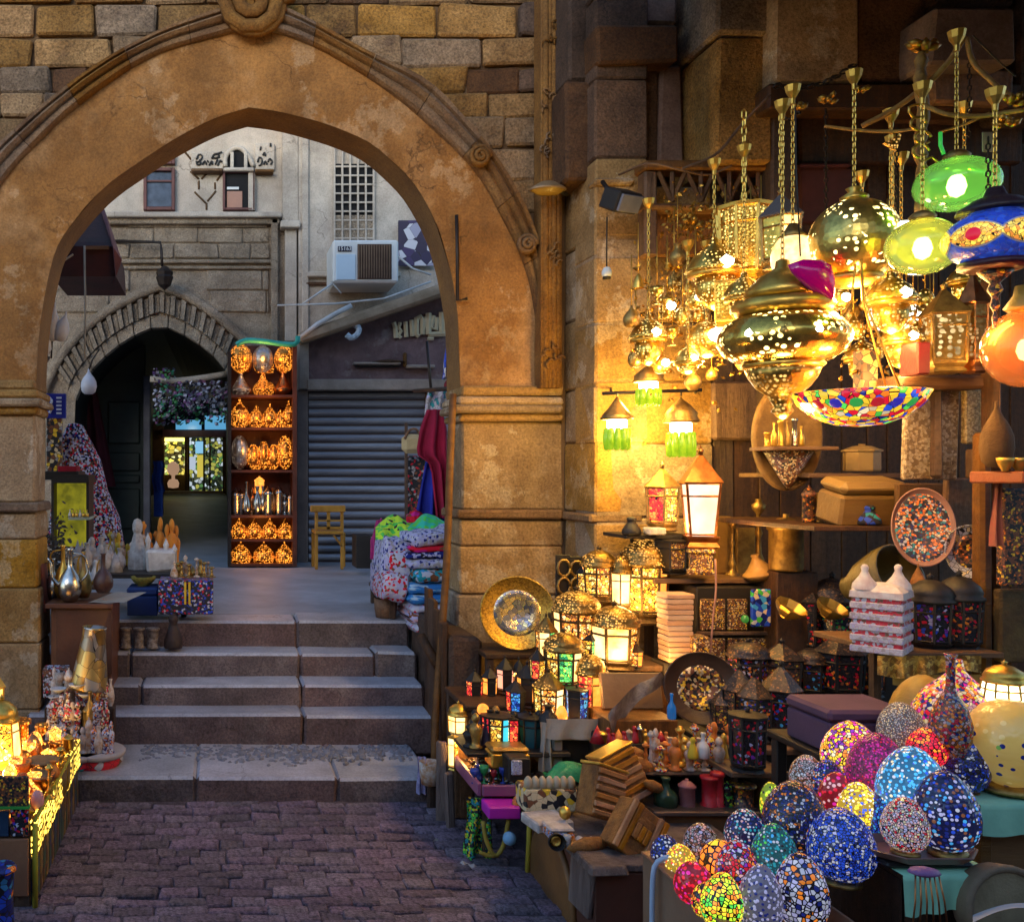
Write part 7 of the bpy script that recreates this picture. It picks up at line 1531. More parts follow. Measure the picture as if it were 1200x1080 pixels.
for (x, yb, w_, h_, D, n, pn, rf, lab) in EX: lantern('lit_lantern', lab, x, yb, w_, h_, D, n, M_black, pn, rf, 'lanterns on the tiered stand', 0, rot=rnd.uniform(0, 1))
EXD = [(1060, 764, 30, 70, 3.78, M_jewel, 'narrow dark lantern with mixed glass right behind the castle model'), (1105, 762, 30, 84, 3.8, M_jewel_blue, 'narrow dark lantern with blue glass between the two jewelled ones'), (1020, 816, 30, 60, 4.44, M_jewel_red, 'small red jewelled lantern at the right end of the middle step'), (932, 866, 26, 62, 4.22, M_jewel_red, 'slim red jewelled lantern behind the white beaded cone'), (900, 866, 24, 70, 4.28, M_jewel, 'slim dark lantern between the gold flecked and blue jewelled ones'),
 (960, 766, 30, 76, 4.9, M_jewel_gold, 'gold flecked lantern at the back of the top step'), (846, 862, 24, 60, 4.26, M_jewel_gold, 'small gold flecked lantern at the left end of the front step'), (1040, 764, 26, 60, 4.76, M_jewel_red, 'small red jewelled lantern hidden behind the castle model'), (1142, 764, 22, 66, 3.76, M_jewel, 'slim dark lantern touching the right post')]
for (x, yb, w_, h_, D, m, lab) in EXD: lantern('jewelled_lantern', lab, x, yb, w_, h_, D, 6, M_black, [m], rnd.choice(('dome', 'spire')), 'unlit jewelled lanterns', rot=rnd.uniform(0, 1), roofm=mosaic('dark_mesh', pal('black'), 1))
for k in range(12):
    x = 556 + 5.6 * k
    o = good('glass_cup', 'tiny coloured glass cup at the front of the tray table, %s from left' % ORD[k], 'cup', rnd.choice(('goblet', 'candle', 'jar')), x, 0, rnd.uniform(8, 12), rnd.uniform(12, 22), 4.36 + .05 * (k % 2), rnd.choice((mat('red_glass_c', (.4, .02, .03), rough=.15), mat('blue_glass_c', (.03, .06, .35), rough=.15), M_silver, M_brass, mat('green_glass_c', (.03, .25, .08), rough=.15))), 'coloured cups on the tray table', n=9); o.location.z = .318
for k in range(14):
    x = 700 + 6.2 * k; o = good('small_charm', 'small gilt or coloured charm on the edge by the wooden chest, %s from left' % ORD[k], 'charm', rnd.choice(('cat', 'figure', 'jar', 'pyramid')), x, 0, rnd.uniform(8, 13), rnd.uniform(10, 22), 4.22, rnd.choice((M_brass, M_figure, M_orange, M_silver, mat('red_glass_c', (.4, .02, .03)))), 'charms by the wooden chest', n=8); o.location.z = zz - .082
for k in range(10):
    x = 618 + 7 * k; o = good('tray_bead', 'small bead jar on the front plank of the cabinet, %s from left' % ORD[k], 'jar', rnd.choice(('jar', 'bowl', 'ball')), x + 40, 0, rnd.uniform(9, 13), rnd.uniform(8, 15), 3.62, rnd.choice((M_brass, M_woodbox, M_marble, M_orange)), 'bead jars on the cabinet', n=9); o.location.z = zc - .008
# ================================================================ lamps hanging over the right stall
def cup(par, z, r=.03, m=None):
    b = MB(local=True); b.lathe([(0, 0), (r * .3, 0), (r * .35, .02), (r * .9, .045), (r * 1.1, .07), (r * .8, .06), (0, .05)], 9, (0, 0, z), smooth=False); return b.build('ceiling_cup', m or M_brass, par)
def pendant(name, label, x, yc, D, parts, top=0, ytop=105, watts=0, bcol=(1, .55, .15), bz=0, rot=None, grp='lamps hanging over the right stall', cupr=.026, chn=True, xoff=0):
    """parts: (part name, outline [(r px, dz px)], material, segments)"""
    t = thing(name, label, 'lamp', P(x, yc, D), grp, rot); s_ = D / F
    for nm, pf, m, n in parts:
        b = MB(local=True); b.lathe([(abs(r) * s_, z * s_) for r, z in pf], n); b.build(nm, m, t)
    if chn:
        zt_ = (yc - ytop) * s_; chain(t, top * s_, zt_, r=.0065); cup(t, zt_, cupr)
    if watts: bulb(t, (0, -.01, (min(z for _, pf_, _, _ in parts for _, z in pf_) - 6) * s_ if not bz else bz * s_), watts * 2.7, bcol, .04)
    return t
def ell(rx, rz, k=14, z0=0, a0=-90, a1=90): return [(rx * math.cos(R(a0 + (a1 - a0) * i / k)), z0 + rz * math.sin(R(a0 + (a1 - a0) * i / k))) for i in range(k + 1)]
M_ggreen = glass('green_glass', (.28, .85, .13), .28, .06); M_gyel = glass('yellow_green_glass', (.66, .78, .12), .28, .06); M_gorange = glass('orange_glass', (.66, .20, .06), .22, .06); M_gmag = mat('magenta_glass', (.62, .0, .24), (.45, .0, .16), rough=.12, bump=0, spec=.7)
M_crackle = glowing('crackle_amber', (1, .50, .14), 1.6, (1, .85, .5), 12)
# glass shades with the bulb seen inside
def glass_lamp(label, x, y, rx, rz, D, m, tilt, ytop, watts, bc):
    t = pendant('glass_lamp', label, x, y, D, [('shade', ell(rx, rz, 16), m, 28), ('fitting', [(0, rz - 2), (12, rz - 4), (14, rz + 2), (8, rz + 8), (0, rz + 10)], M_oldbrass, 14)], rz + 8, ytop, 0)
    s_ = D / F
    b = MB(local=True); b.lathe([(0, -16 * s_), (7 * s_, -12 * s_), (10 * s_, -3 * s_), (8 * s_, 6 * s_), (5 * s_, 10 * s_), (0, 11 * s_)], 12); b.build('bulb', M_bulb, t)
    bulb(t, (0, 0, -2 * s_), watts, bc, .03); return t
glass_lamp('wide green glass lamp with a white hot bulb inside, upper right', 1121, 216, 43, 31, 3.30, M_ggreen, .1, 60, 5, (.6, 1, .35))
glass_lamp('yellow green glass bowl lamp hanging left of the blue eye lamp', 1081, 289, 38, 33, 3.15, M_gyel, 0, 122, 5, (1, .85, .25))
t = glass_lamp('big ribbed orange glass ball lamp at the right edge', 1203, 408, 44, 46, 3.0, M_gorange, 0, 300, .5, (1, .6, .3))
b = MB(local=True); b.lathe([(0, .2), (.03, .2), (.035, .17), (.06, .13), (.05, .12), (0, .12)], 14); b.build('neck', mat('olive_neck', (.25, .2, .05), rough=.3), t)
# big pierced globe
t = pendant('brass_globe', 'large brass globe lamp pierced with leaf pattern, hot spot on its side', 1001, 283, 3.5, [('globe', ell(48, 50, 20), pierced('globe_brass', (.78, .56, .14), 48, 7, hole=.40, patch=9, thr=.50, glow=(1, .75, .25), rough=.3), 32), ('crown', [(0, 46), (14, 47), (15, 52), (6, 58), (9, 62), (0, 66)], M_brass, 14), ('collar', [(0, -54), (16, -53), (22, -47), (30, -42), (0, -40)], M_brass, 18)], 62, 105, 8)
bz = MB(local=True); c0 = Vector((.10, -.115, .03)); bz.lathe([(0, -.02), (.022, -.012), (.026, 0), (.018, .012), (0, .016)], 12, c0); bz.build('bulb', M_bulb, t)
# blue eye lamp
s_ = 3.0 / F
t = pendant('eye_lamp', 'blue mosaic lamp with orange eye shapes and red pupil, right edge', 1166, 280, 3.0, [('shade', [(0, 34), (30, 33)] + ell(50, 34, 16, 0, 62, -52) + [(28, -30), (0, -30)], mosaic('eye_blue', [C['blue'], (.02, .06, .48), (.03, .10, .6), (.02, .05, .4)], 70, .35, gw=.03, grout=(.1, .15, .5)), 32), ('rim', [(0, -27), (36, -27), (36, -34), (26, -37), (0, -37)], mat('eye_rim', (.06, .01, .02), rough=.3), 24), ('lid', [(0, 62), (8, 60), (12, 50), (26, 44), (36, 36), (38, 31), (0, 31)], mat('dark_lid', (.03, .02, .03), rough=.3), 20), ('bead_fringe', [(0, -108), (2, -104), (3, -92), (1.5, -86), (5, -78), (3, -68), (8, -60), (5, -52), (14, -43), (18, -38), (0, -37)], M_jewel_gold, 10)], 60, 130, 3)
def patch(par, name, m, lon, w_, h_, off, kind='leaf', lat0=0):
    b = MB(local=True); n = 22; pts = []
    for i in range(n):
        a = 2 * math.pi * i / n
        if kind == 'leaf': u = math.cos(a) * w_; v = math.sin(a) * h_ * (1 - .25 * abs(math.cos(a)) ** 3)
        else: u = math.cos(a) * w_; v = math.sin(a) * h_
        lo = R(lon) + u / 50; z = lat0 + v; rr = 50 * math.sqrt(max(.05, 1 - (z / 34) ** 2)) + off
        pts.append(Vector((rr * math.cos(lo) * s_, rr * math.sin(lo) * s_, z * s_)))
    lo = R(lon); rr = 50 * math.sqrt(max(.05, 1 - (lat0 / 34) ** 2)) + off
    ring = [Vector((rr * math.cos(lo) * s_, rr * math.sin(lo) * s_, lat0 * s_))]
    mid = [(p + ring[0]) / 2 for p in pts]; 
    mid = [Vector((v.x, v.y, 0)).normalized() * ((50 * math.sqrt(max(.05, 1 - ((v.z / s_) / 34) ** 2)) + off) * s_) + Vector((0, 0, v.z)) for v in mid]
    b.add(pts + mid + ring, [[i, (i + 1) % n, n + (i + 1) % n, n + i] for i in range(n)] + [[n + i, n + (i + 1) % n, 2 * n] for i in range(n)], 0, True); return b.build(name, m, par)
M_eye = mosaic('eye_orange', [(.8, .38, .04), (.7, .5, .08), (.6, .2, .03), (.85, .5, .06)], 85, 1.0, gw=.04)
for lon in (-92, -152, -32, 28, 88, 148): patch(t, 'eye_panel', mat('eye_white', (.6, .6, .75), bump=0), lon, 29, 15.5, .6); patch(t, 'eye_panel', M_eye, lon, 27, 13.5, 1.1); patch(t, 'pupil', glowing('red_pupil', (.7, .0, .03), .7), lon, 7.5, 7.5, 1.7, 'round')
# crackle globe and magenta leaf
t = pendant('crackle_globe', 'small glowing amber crackle glass globe beside the big brass globe', 929, 302, 3.6, [('shade', ell(23, 29, 14), M_crackle, 20), ('cap', [(0, 40), (4, 40), (10, 30), (16, 24), (0, 22)], M_oldbrass, 12)], 38, 122, 5)
t = thing('magenta_leaf', 'bright magenta glass leaf hanging below the crackle globe', 'ornament', P(957, 322, 3.4))
b = MB(local=True); L = S(34, 3.4); prof_ = [(0, -L), (L * .3, -L * .7), (L * .52, -L * .2), (L * .55, L * .15), (L * .38, L * .55), (L * .16, L * .85), (0, L * 1.0)]; b.lathe(prof_, 16, squash=.55)
b.v = [Vector((v.x + .35 * (v.z / L) ** 2 * L, v.y, v.z)) for v in b.v]; b.build('leaf', M_gmag, t, rot=(0, R(128), 0))
b = MB(); b.tube([P(938, 300, 3.45), P(933, 200, 3.5), P(932, 125, 3.5)], .003, 4); b.build('cord', M_black, t)
# large saucer lamp
M_saucer = pierced('saucer_brass', (.9, .58, .11), 40, 8, hole=.36, patch=7, thr=.46, glow=(1, .72, .2), rough=.22)
t = pendant('saucer_lamp', 'largest brass lamp, wide saucer body with domed top and funnel below', 917, 398, 3.55, [('body', [(0, 30), (46, 29), (60, 20), (68, 8), (69, -4), (62, -16), (48, -26), (0, -27)], M_saucer, 36), ('lower_dome', [(0, 50), (50, 46), (54, 38), (48, 29), (0, 29)], M_brass, 30), ('upper_dome', [(0, 96), (7, 92), (8, 84), (24, 74), (38, 60), (42, 50), (0, 49)], M_brass, 28),
    ('rim', [(40, -26), (44, -30), (40, -34), (0, -34)], M_brass, 30), ('funnel', [(0, -34), (40, -33), (36, -44), (28, -56), (16, -66), (9, -78), (12, -84), (4, -92), (0, -94)], pierced('funnel_brass', (.55, .33, .07), 60, 2.0, hole=.36, thr=.40), 20)], 94, 140, 10)
for k in range(5):
    a = R(-150 + 30 * k); b = MB(local=True); s2_ = 3.55 / F; b.lathe([(0, -9 * s2_), (6 * s2_, -6 * s2_), (8 * s2_, 0), (6 * s2_, 6 * s2_), (0, 8 * s2_)], 10, (math.cos(a) * 62 * s2_, math.sin(a) * 62 * s2_, 2 * s2_)); b.build('hot_spot', (M_bulb, M_filigree)[k % 2], t)
# mosaic bowl on three cords
t = pendant('mosaic_bowl', 'wide shallow mosaic bowl lamp with red, blue and green flowers, on three cords', 1007, 462, 3.4, [('bowl', [(0, -38), (24, -36), (46, -27), (62, -12), (70, 2), (67, 3), (58, -10), (40, -24), (0, -33)], mosaic('flower_bowl', pal('yellow orange red yellow blue cream green yellow orange navy red yellow'), 46, .9, gw=.035), 36)], 0, 105, 5, bz=8, chn=False)
s3_ = 3.4 / F
for a in (-90, 30, 150): b = MB(local=True); b.tube([(66 * s3_ * math.cos(R(a)), 66 * s3_ * math.sin(R(a)), 2 * s3_), (8 * s3_ * math.cos(R(a)), 8 * s3_ * math.sin(R(a)), 110 * s3_), (0, 0, 190 * s3_)], .004, 5); b.build('cord', M_brass, t)
for k in range(9):
    a = R(-165 + 19 * k); b = MB(local=True); p = Vector((60 * math.cos(a), 60 * math.sin(a), -13)) * s3_; q_ = Vector((math.cos(a), math.sin(a), -.9)).normalized(); b.lathe([(0, .004), (.018, .003), (.022, 0), (0, -.001)], 10, p, Vector((0, 0, 1)).rotation_difference(q_).to_matrix()); b.build('flower_tile', glowing('tile_' + 'rbg'[k % 3], [(.7, .02, .04), (.05, .04, .55), (.05, .5, .1)][k % 3], .5), t)
# domed and lantern pendants, left part
M_gold = pierced('gold_pierced', (.85, .54, .10), 70, 5, hole=.30, thr=.44, glow=(1, .6, .15))
def dome_p(label, x, yc, w_, D, m=None, ytop=205, watts=4, hot=True, sk=1.0):
    m = m or M_gold; w2 = w_ / 2
    ps = [('dome', [(0, w2 * 1.3), (w2 * .12, w2 * 1.25), (w2 * .2, w2), (w2 * .7, w2 * .62), (w2, w2 * .1), (w2 * 1.04, 0), (0, 0)], m, 18), ('band', [(0, 0), (w2 * .92, -.5), (w2 * .92, -w2 * .22), (0, -w2 * .24)], M_brass, 18), ('skirt', [(0, -w2 * .24), (w2 * .7, -w2 * .25), (w2 * .62, -w2 * .9 * sk), (w2 * .35, -w2 * 1.3 * sk), (0, -w2 * 1.5 * sk)], m, 14)]
    t = pendant('dome_lamp', label, x, yc, D, ps, w2 * 1.25, ytop, watts)
    if hot:
        b = MB(local=True); s4 = D / F; b.lathe([(0, -w2 * .2 * s4), (w2 * .22 * s4, -w2 * .12 * s4), (w2 * .26 * s4, w2 * .1 * s4), (0, w2 * .3 * s4)], 10, (0, -w2 * .85 * s4, w2 * .15 * s4)); b.build('bulb', M_bulb, t)
    return t
dome_p('dark brass dome lamp with a bright bulb under its edge, beside the fretwork', 837, 318, 62, 4.3, ytop=205)
dome_p('brass dome lamp with beaded rim hanging near the stone wall', 760, 396, 44, 4.6, ytop=250, watts=5)
dome_p('smaller brass dome lamp below the dark dome, glowing white', 806, 424, 34, 4.4, ytop=300, watts=5, sk=.6)
dome_p('brass dome lamp above the pearl board lantern, right part', 1044, 352, 54, 3.6, ytop=150, watts=6)
dome_p('low brass dome lamp left of the saucer lamp', 872, 348, 46, 4.0, ytop=190, watts=5)
dome_p('brass dome lamp half hidden between the globe and the green bowl', 1056, 400, 44, 3.8, ytop=200, watts=4)
dome_p('small brass dome lamp tucked behind the mosaic bowl', 1010, 420, 40, 4.1, ytop=220, watts=3, hot=False)
dome_p('small brass dome lamp hanging over the right post', 1130, 330, 36, 3.9, ytop=140, watts=0, hot=False)
t = pendant('ball_lamp', 'round pierced brass ball lamp with white hot front, left of the saucer lamp', 828, 398, 4.5, [('ball', ell(22, 22, 14), M_gold, 20)], 22, 300, 4)
b = MB(local=True); b.lathe(ell(9 * 4.5 / F, 8 * 4.5 / F, 8), 12, (0, -.075, .01)); b.build('bulb', M_bulb, t)
t = pendant('ball_lamp', 'pierced brass ball lamp with pearls between the green bowl and the tall lantern', 1046, 368, 3.75, [('ball', ell(24, 22, 14), pierced('pearl_brass', (.5, .3, .06), 50, 6, hole=.38, thr=.35, glow=(1, .8, .55)), 20)], 22, 180, 3)
# hanging lanterns
lantern('hanging_lantern', 'grey hooded hanging lantern with white band, left of the crackle globe', 915, 318, 46, 100, 3.9, 6, M_oldbrass, [M_pane_hot, M_gold], 'spire', watts=4, hang=.35, roofm=mat('grey_tin', (.2, .18, .17), (.12, .1, .1), rough=.5, metal=.5))
lantern('hanging_lantern', 'octagonal pierced brass lantern hanging behind the saucer lamp', 872, 332, 58, 100, 4.3, 8, M_brass, [M_gold], 'flat', watts=3, hang=.4)
lantern('hanging_lantern', 'square pierced brass lantern panel left of the saucer lamp', 852, 384, 36, 60, 4.25, 4, M_brass, [pierced('yellow_mesh', (.6, .4, .06), 80, 3, hole=.36, glow=(1, .75, .12))], 'flat', hang=.3, rot=.3)
lantern('hanging_lantern', 'tall glass sided brass lantern standing on the shelf beam, right part', 1106, 438, 50, 110, 3.72, 4, M_oldbrass, [pierced('etched_gold', (.75, .48, .14), 45, 1.6, hole=.42, glow=(1, .7, .3), thr=.3)], 'spire', rot=.5, watts=3)
lantern('hanging_lantern', 'narrow copper lantern at the right end of the shelf beam', 1140, 438, 30, 130, 3.7, 6, M_copper, [pierced('etched_copper', (.6, .32, .1), 60, 1.0, hole=.4, glow=(1, .55, .2))], 'spire')
boxy('red_book', 'dark red book shaped box on the shelf beam', 'box', 1064, 1080, 402, 440, 3.72, .1, mat('red_leather', (.22, .02, .02), (.14, .015, .015), rough=.4))
boxy('wooden_rack', 'small slatted wooden rack behind the mosaic bowl', 'rack', 1004, 1024, 410, 456, 3.95, .06, mosaic('rack_slats', [(.4, .2, .08), (.1, .04, .02), (.5, .28, .1)], 30, rough=.5))
# three green fringed lamps on a rod
rd = thing('iron_rod', 'thin iron rod across the stone wall carrying three green fringed lamps', 'rod', P(765, 459, 4.9))
b = MB(); b.tube([P(706, 461, 4.9), P(822, 457, 4.9)], .010, 6); b.build('bar', M_iron, rd)
for xx in (716, 815): b = MB(); b.tube([P(xx, 460, 4.9), P(xx, 455, 5.3)], .008, 5); b.build('bracket', M_iron, rd)
M_fr = glowing('green_fringe', (.38, .62, .02), .75, (.15, .35, .01), 40)
for k, (x, yb, w_, h_, rf, lab) in enumerate(((723, 528, 36, 64, 'spire', 'green fringed lamp with pointed hood at the left end of the iron rod'), (798, 536, 38, 72, 'dome', 'green fringed lamp with onion hood at the right end of the iron rod'), (760, 476, 34, 50, 'dome', 'green fringed lamp above the middle of the iron rod'))):
    D = 4.86; t = thing('fringed_lamp', lab, 'lamp', P(x, yb, D), 'green fringed lamps'); w2, h = S(w_, D) / 2, S(h_, D)
    for i in range(10):
        a = 2 * math.pi * i / 10; b = MB(local=True); b.lathe([(0, 0), (w2 * .2, .01), (w2 * .24, h * .2), (w2 * .2, h * .4), (0, h * .42)], 6, (w2 * .66 * math.cos(a), w2 * .66 * math.sin(a), 0)); b.build('glass_drop', M_fr, t)
    b = MB(local=True); b.lathe([(0, h * .36), (w2 * .55, h * .36), (w2 * .62, h * .46), (w2 * .6, h * .56), (0, h * .56)], 14); b.build('bulb', M_bulb, t)
    b = MB(local=True); pf = [(w2 * 1.0, h * .57), (w2 * 1.05, h * .6), (w2 * .9, h * .66)] + ([(w2 * .95, h * .72), (w2 * .5, h * .86), (w2 * .1, h * .95), (0, h)] if rf == 'dome' else [(w2 * .55, h * .78), (w2 * .2, h * .92), (0, h)]); b.lathe([(0, h * .57)] + pf, 12); b.build('hood', M_oldbrass, t)
    if k < 2: b = MB(local=True); b.tube([(0, 0, h), (0, .0, S(yb - 459, D))], .004, 4); b.build('hook', M_iron, t)
    bulb(t, (0, w2 * 1.7, h * .3), 24, (1, .62, .12), .03)
# garland of brass beads and leaves on the fretwork and behind the lamps
M_leafb = mat('brass_leaf', (.65, .36, .06), (.3, .14, .02), vs=20, rough=.3, metal=.85, bump=.3)
gb = MB()
for i in range(900):
    u = rnd.random()
    if u < .35: x, y, D = rnd.uniform(775, 905), rnd.gauss(262, 18), rnd.uniform(4.7, 5.0)
    elif u < .7: x, y, D = rnd.uniform(740, 880), rnd.gauss(375, 36), rnd.uniform(4.6, 4.95)
    else: x, y, D = rnd.uniform(985, 1130), rnd.gauss(385, 34), rnd.uniform(3.95, 4.2)
    p = P(x, y, D); r = rnd.uniform(.008, .022); a1 = Vector((rnd.uniform(-1, 1), rnd.uniform(-1, 1), rnd.uniform(-1, 1))).normalized() * r; a2 = a1.orthogonal() * .7; a3 = a1.cross(a2).normalized() * r * .5
    gb.add([p + a1, p + a2, p - a1, p - a2, p + a3, p - a3], [(0, 1, 4), (1, 2, 4), (2, 3, 4), (3, 0, 4), (1, 0, 5), (2, 1, 5), (3, 2, 5), (0, 3, 5)])
tag(gb.build('brass_trinkets', M_leafb, origin=P(800, 300, 4.8)), 'mass of small brass beads and leaves strung between the hanging lamps', 'trinkets', kind='stuff')
# many small brass lamps filling the upper stall
SM = [(790, 330, 20, 4.75), (782, 360, 22, 4.7), (800, 372, 18, 4.6), (745, 420, 18, 4.7), (776, 426, 20, 4.65), (850, 300, 22, 4.5), (892, 290, 22, 4.3), (985, 350, 22, 3.9), (1000, 384, 24, 3.95), (1026, 374, 20, 3.9), (1070, 372, 22, 3.9), (1084, 352, 20, 4.0), (986, 400, 20, 4.0), (972, 372, 20, 4.1), (1090, 400, 18, 3.9), (880, 300, 18, 4.4), (815, 350, 22, 4.6), (1040, 320, 26, 3.9), (1020, 338, 18, 4.0)]
place = ['beside the stone wall', 'below the fretwork', 'left of the saucer lamp', 'near the iron rod', 'above the iron rod', 'under the fretwork beam', 'behind the grey hooded lantern', 'under the brass globe', 'above the mosaic bowl', 'above the wooden rack', 'left of the tall glass lantern', 'behind the yellow green bowl', 'left above the mosaic bowl', 'right of the saucer lamp', 'over the red book', 'behind the octagonal lantern', 'between the ball and dome lamps', 'behind the brass globe collar', 'below the brass globe collar']
for k, (x, y, w_, D) in enumerate(SM):
    kd = ('onion', 'jar', 'ball', 'egg')[k % 4]
    t = thing('small_lamp', 'small pierced brass %s lamp hanging %s' % (('onion shaped', 'jar shaped', 'round', 'egg shaped')[k % 4], place[k]), 'lamp', P(x, y + w_ * .6, D), 'small brass lamps hanging in the stall')
    lm(kd, S(w_, D), S(w_ * 1.3, D), M_gold if k % 3 else M_filigree, 'body', t, 14)
    b = MB(local=True); b.tube([(0, 0, S(w_ * 1.25, D)), (0, 0, S(w_ * 1.25 + 70, D))], .003, 4); b.build('cord', M_brass, t)
    if k % 3 == 1: b = MB(local=True); b.lathe(ell(S(w_ * .24, D), S(w_ * .24, D), 6), 10, (0, -S(w_ * .42, D), S(w_ * .6, D))); b.build('bulb', M_bulb, t)
# ropes, branches, ceiling chains
def rope(label, pts, r, m, name='rope', cat='rope'):
    b = MB(); pp = catmull(pts, 22); rr = [r * (1 + .25 * mnoise.noise(p * 9)) for p in pp]; b.tube(pp, rr, 6); return tag(b.build(name, m, origin=pts[0]), label, cat)
M_rope = mat('gilded_rope', (.50, .26, .05), (.28, .13, .03), vs=30, rough=.5, bump=.5)
rope('thick ochre branch running up from the brass globe to the top right', [P(1010, 148, 3.6), P(1048, 128, 3.55), P(1085, 100, 3.5), P(1112, 72, 3.45), P(1131, 42, 3.4)], .011, M_rope, 'branch', 'branch')
rope('long pale rope running across to the right edge above the green glass lamp', [P(1080, 122, 3.4), P(1110, 134, 3.35), P(1150, 136, 3.3), P(1205, 128, 3.2)], .008, M_rope); rope('thin rope strung from the chains to the central knot', [P(966, 148, 3.6), P(1010, 153, 3.55), P(1050, 154, 3.5), P(1076, 150, 3.45)], .006, M_rope)
rope('ochre rope going down to the right edge below the stone block', [P(1133, 44, 3.4), P(1140, 72, 3.4), P(1162, 95, 3.35), P(1180, 110, 3.3), P(1205, 122, 3.2)], .009, M_rope); rope('thin dark wire crossing behind the ropes at the top right', [P(1140, 42, 3.5), P(1170, 72, 3.5), P(1190, 90, 3.5)], .003, M_black, 'wire', 'wire')
rope('thin brown rope slanting up to the right behind the green lamp', [P(1100, 155, 3.5), P(1130, 146, 3.45), P(1160, 132, 3.4)], .005, M_rope); rope('dark wire hanging from the shop beam to the wall at the floodlight', [P(725, 205, 5.15), P(760, 192, 5.0), P(800, 200, 4.95), P(830, 205, 4.95), P(858, 194, 4.9)], .006, M_woodx, 'wire', 'wire')
rope('thin dark branch leaning up over the fretwork', [P(800, 198, 4.9), P(840, 180, 4.9), P(870, 145, 4.9), P(902, 112, 4.85)], .008, M_woodx, 'branch', 'branch')
def chain_between(label, a, c, r=.012, sag=.02):
    b = MB(); n = int((c - a).length / (r * 2.6))
    for i in range(n):
        f = (i + .5) / n; p = a.lerp(c, f) - Vector((0, 0, sag * math.sin(math.pi * f))); d = (c - a).normalized(); s = d.orthogonal() if i % 2 else d.cross(d.orthogonal())
        b.tube([p + d * (r * 1.4 * math.cos(t_)) + s.normalized() * (r * .8 * math.sin(t_)) for t_ in [j * math.pi / 3 for j in range(7)]], r * .35, 4, smooth=False)
    o = b.build('iron_chain', M_iron, origin=a); return tag(o, label, 'chain')
chain_between('black iron chain sagging across the top of the shop front', P(906, 100, 4.8), P(1004, 74, 4.8), .016, .06); chain_between('second black chain hanging by the purple panel', P(908, 120, 4.8), P(938, 126, 4.7), .012, .08)
for (x, y0, y1, D, lab) in ((968, 128, 300, 3.75, 'gilded chain hanging in front of the purple panel'), (1051, 150, 252, 3.55, 'thin gilded wire hanging by the brass globe'), (1136, 60, 160, 3.6, 'rope hanging behind the stone block'), (1158, 160, 240, 3.1, 'gilded chain with leaf clasp above the blue eye lamp')):
    chain_between(lab, P(x, y1, D), P(x, y0, D), .008, 0)
def blossom(label, x, y, D, r):
    t = thing('gilt_blossom', label, 'ornament', P(x, y, D), 'gilded blossoms holding the chains')
    for k in range(7):
        a = k * 2 * math.pi / 7; b = MB(local=True); b.lathe([(0, -r * .5), (r * .25, -r * .2), (r * .3, r * .2), (0, r * .6)], 7, (r * .6 * math.cos(a), r * .4 * math.sin(a), rnd.uniform(-.3, .3) * r), Euler((rnd.uniform(-.8, .8), rnd.uniform(.6, 1.5), a)).to_matrix()); b.build('petal', M_leafb, t)
    return t
for (x, y, D, r, lab) in ((1082, 54, 3.5, .055, 'large gilded blossom above the main chain, top right'), (1010, 104, 3.5, .03, 'gilded cup blossom at the top of the globe chain'), (970, 116, 3.7, .035, 'gilded blossom above the purple panel'), (936, 124, 3.7, .035, 'gilded blossom left of the purple panel'), (1190, 118, 3.2, .04, 'gilded blossom at the right edge below the rope'), (1180, 142, 3.1, .04, 'gilded leaf clasp at the right edge'), (790, 312, 4.8, .05, 'gilded blossom by the small lamp next to the wall'), (812, 262, 4.9, .06, 'gilded leaf spray on the fretwork, left'), (872, 268, 4.8, .06, 'gilded leaf spray on the fretwork, right')):
    blossom(lab, x, y, D, r)
ck_ = thing('main_chain', 'knotted cluster of chains carrying the central lamps', 'chain', P(1080, 240, 3.45))
b = MB(); b.tube(catmull([P(1080, 62, 3.5), P(1078, 100, 3.48), P(1082, 130, 3.45), P(1078, 170, 3.45), P(1082, 215, 3.42), P(1078, 250, 3.35)], 20), [.012 + .012 * abs(math.sin(i * 1.7)) for i in range(21)], 7); b.build('knotted_rope', M_rope, ck_)
for k in range(6):
    b = MB(); c = P(1080 + rnd.uniform(-8, 8), 130 + 16 * k, 3.42); b.tube([c + Vector((.03 * math.cos(a), -.01, .03 * math.sin(a) * rnd.uniform(.6, 1))) for a in [i * .7 for i in range(9)]], .005, 5); b.build('wire_loop', M_brass, ck_)
pt_ = MB(local=True); pt_.prism([(-.035, .0), (.03, .035), (.012, -.03)], -.006, .006); tag(pt_.build('brass_pennant', M_filigree, loc=P(1046, 168, 3.55)), 'small pierced brass triangle hanging above the globe', 'ornament')
b = MB(); b.tube([P(1102, 155, 3.3), P(1102, 170, 3.3), P(1106, 181, 3.3)], .006, 6); tag(b.build('green_tube', glowing('neon_green', (.05, .6, .08), .5), origin=P(1103, 168, 3.3)), 'short bright green tube hanging by the central knot', 'tube')
boxy('paper_tag', 'pinkish card tag hanging above the green glass lamp', 'tag', 1151, 1163, 155, 178, 3.35, .004, mat('card_pink', (.5, .32, .25), bump=0))
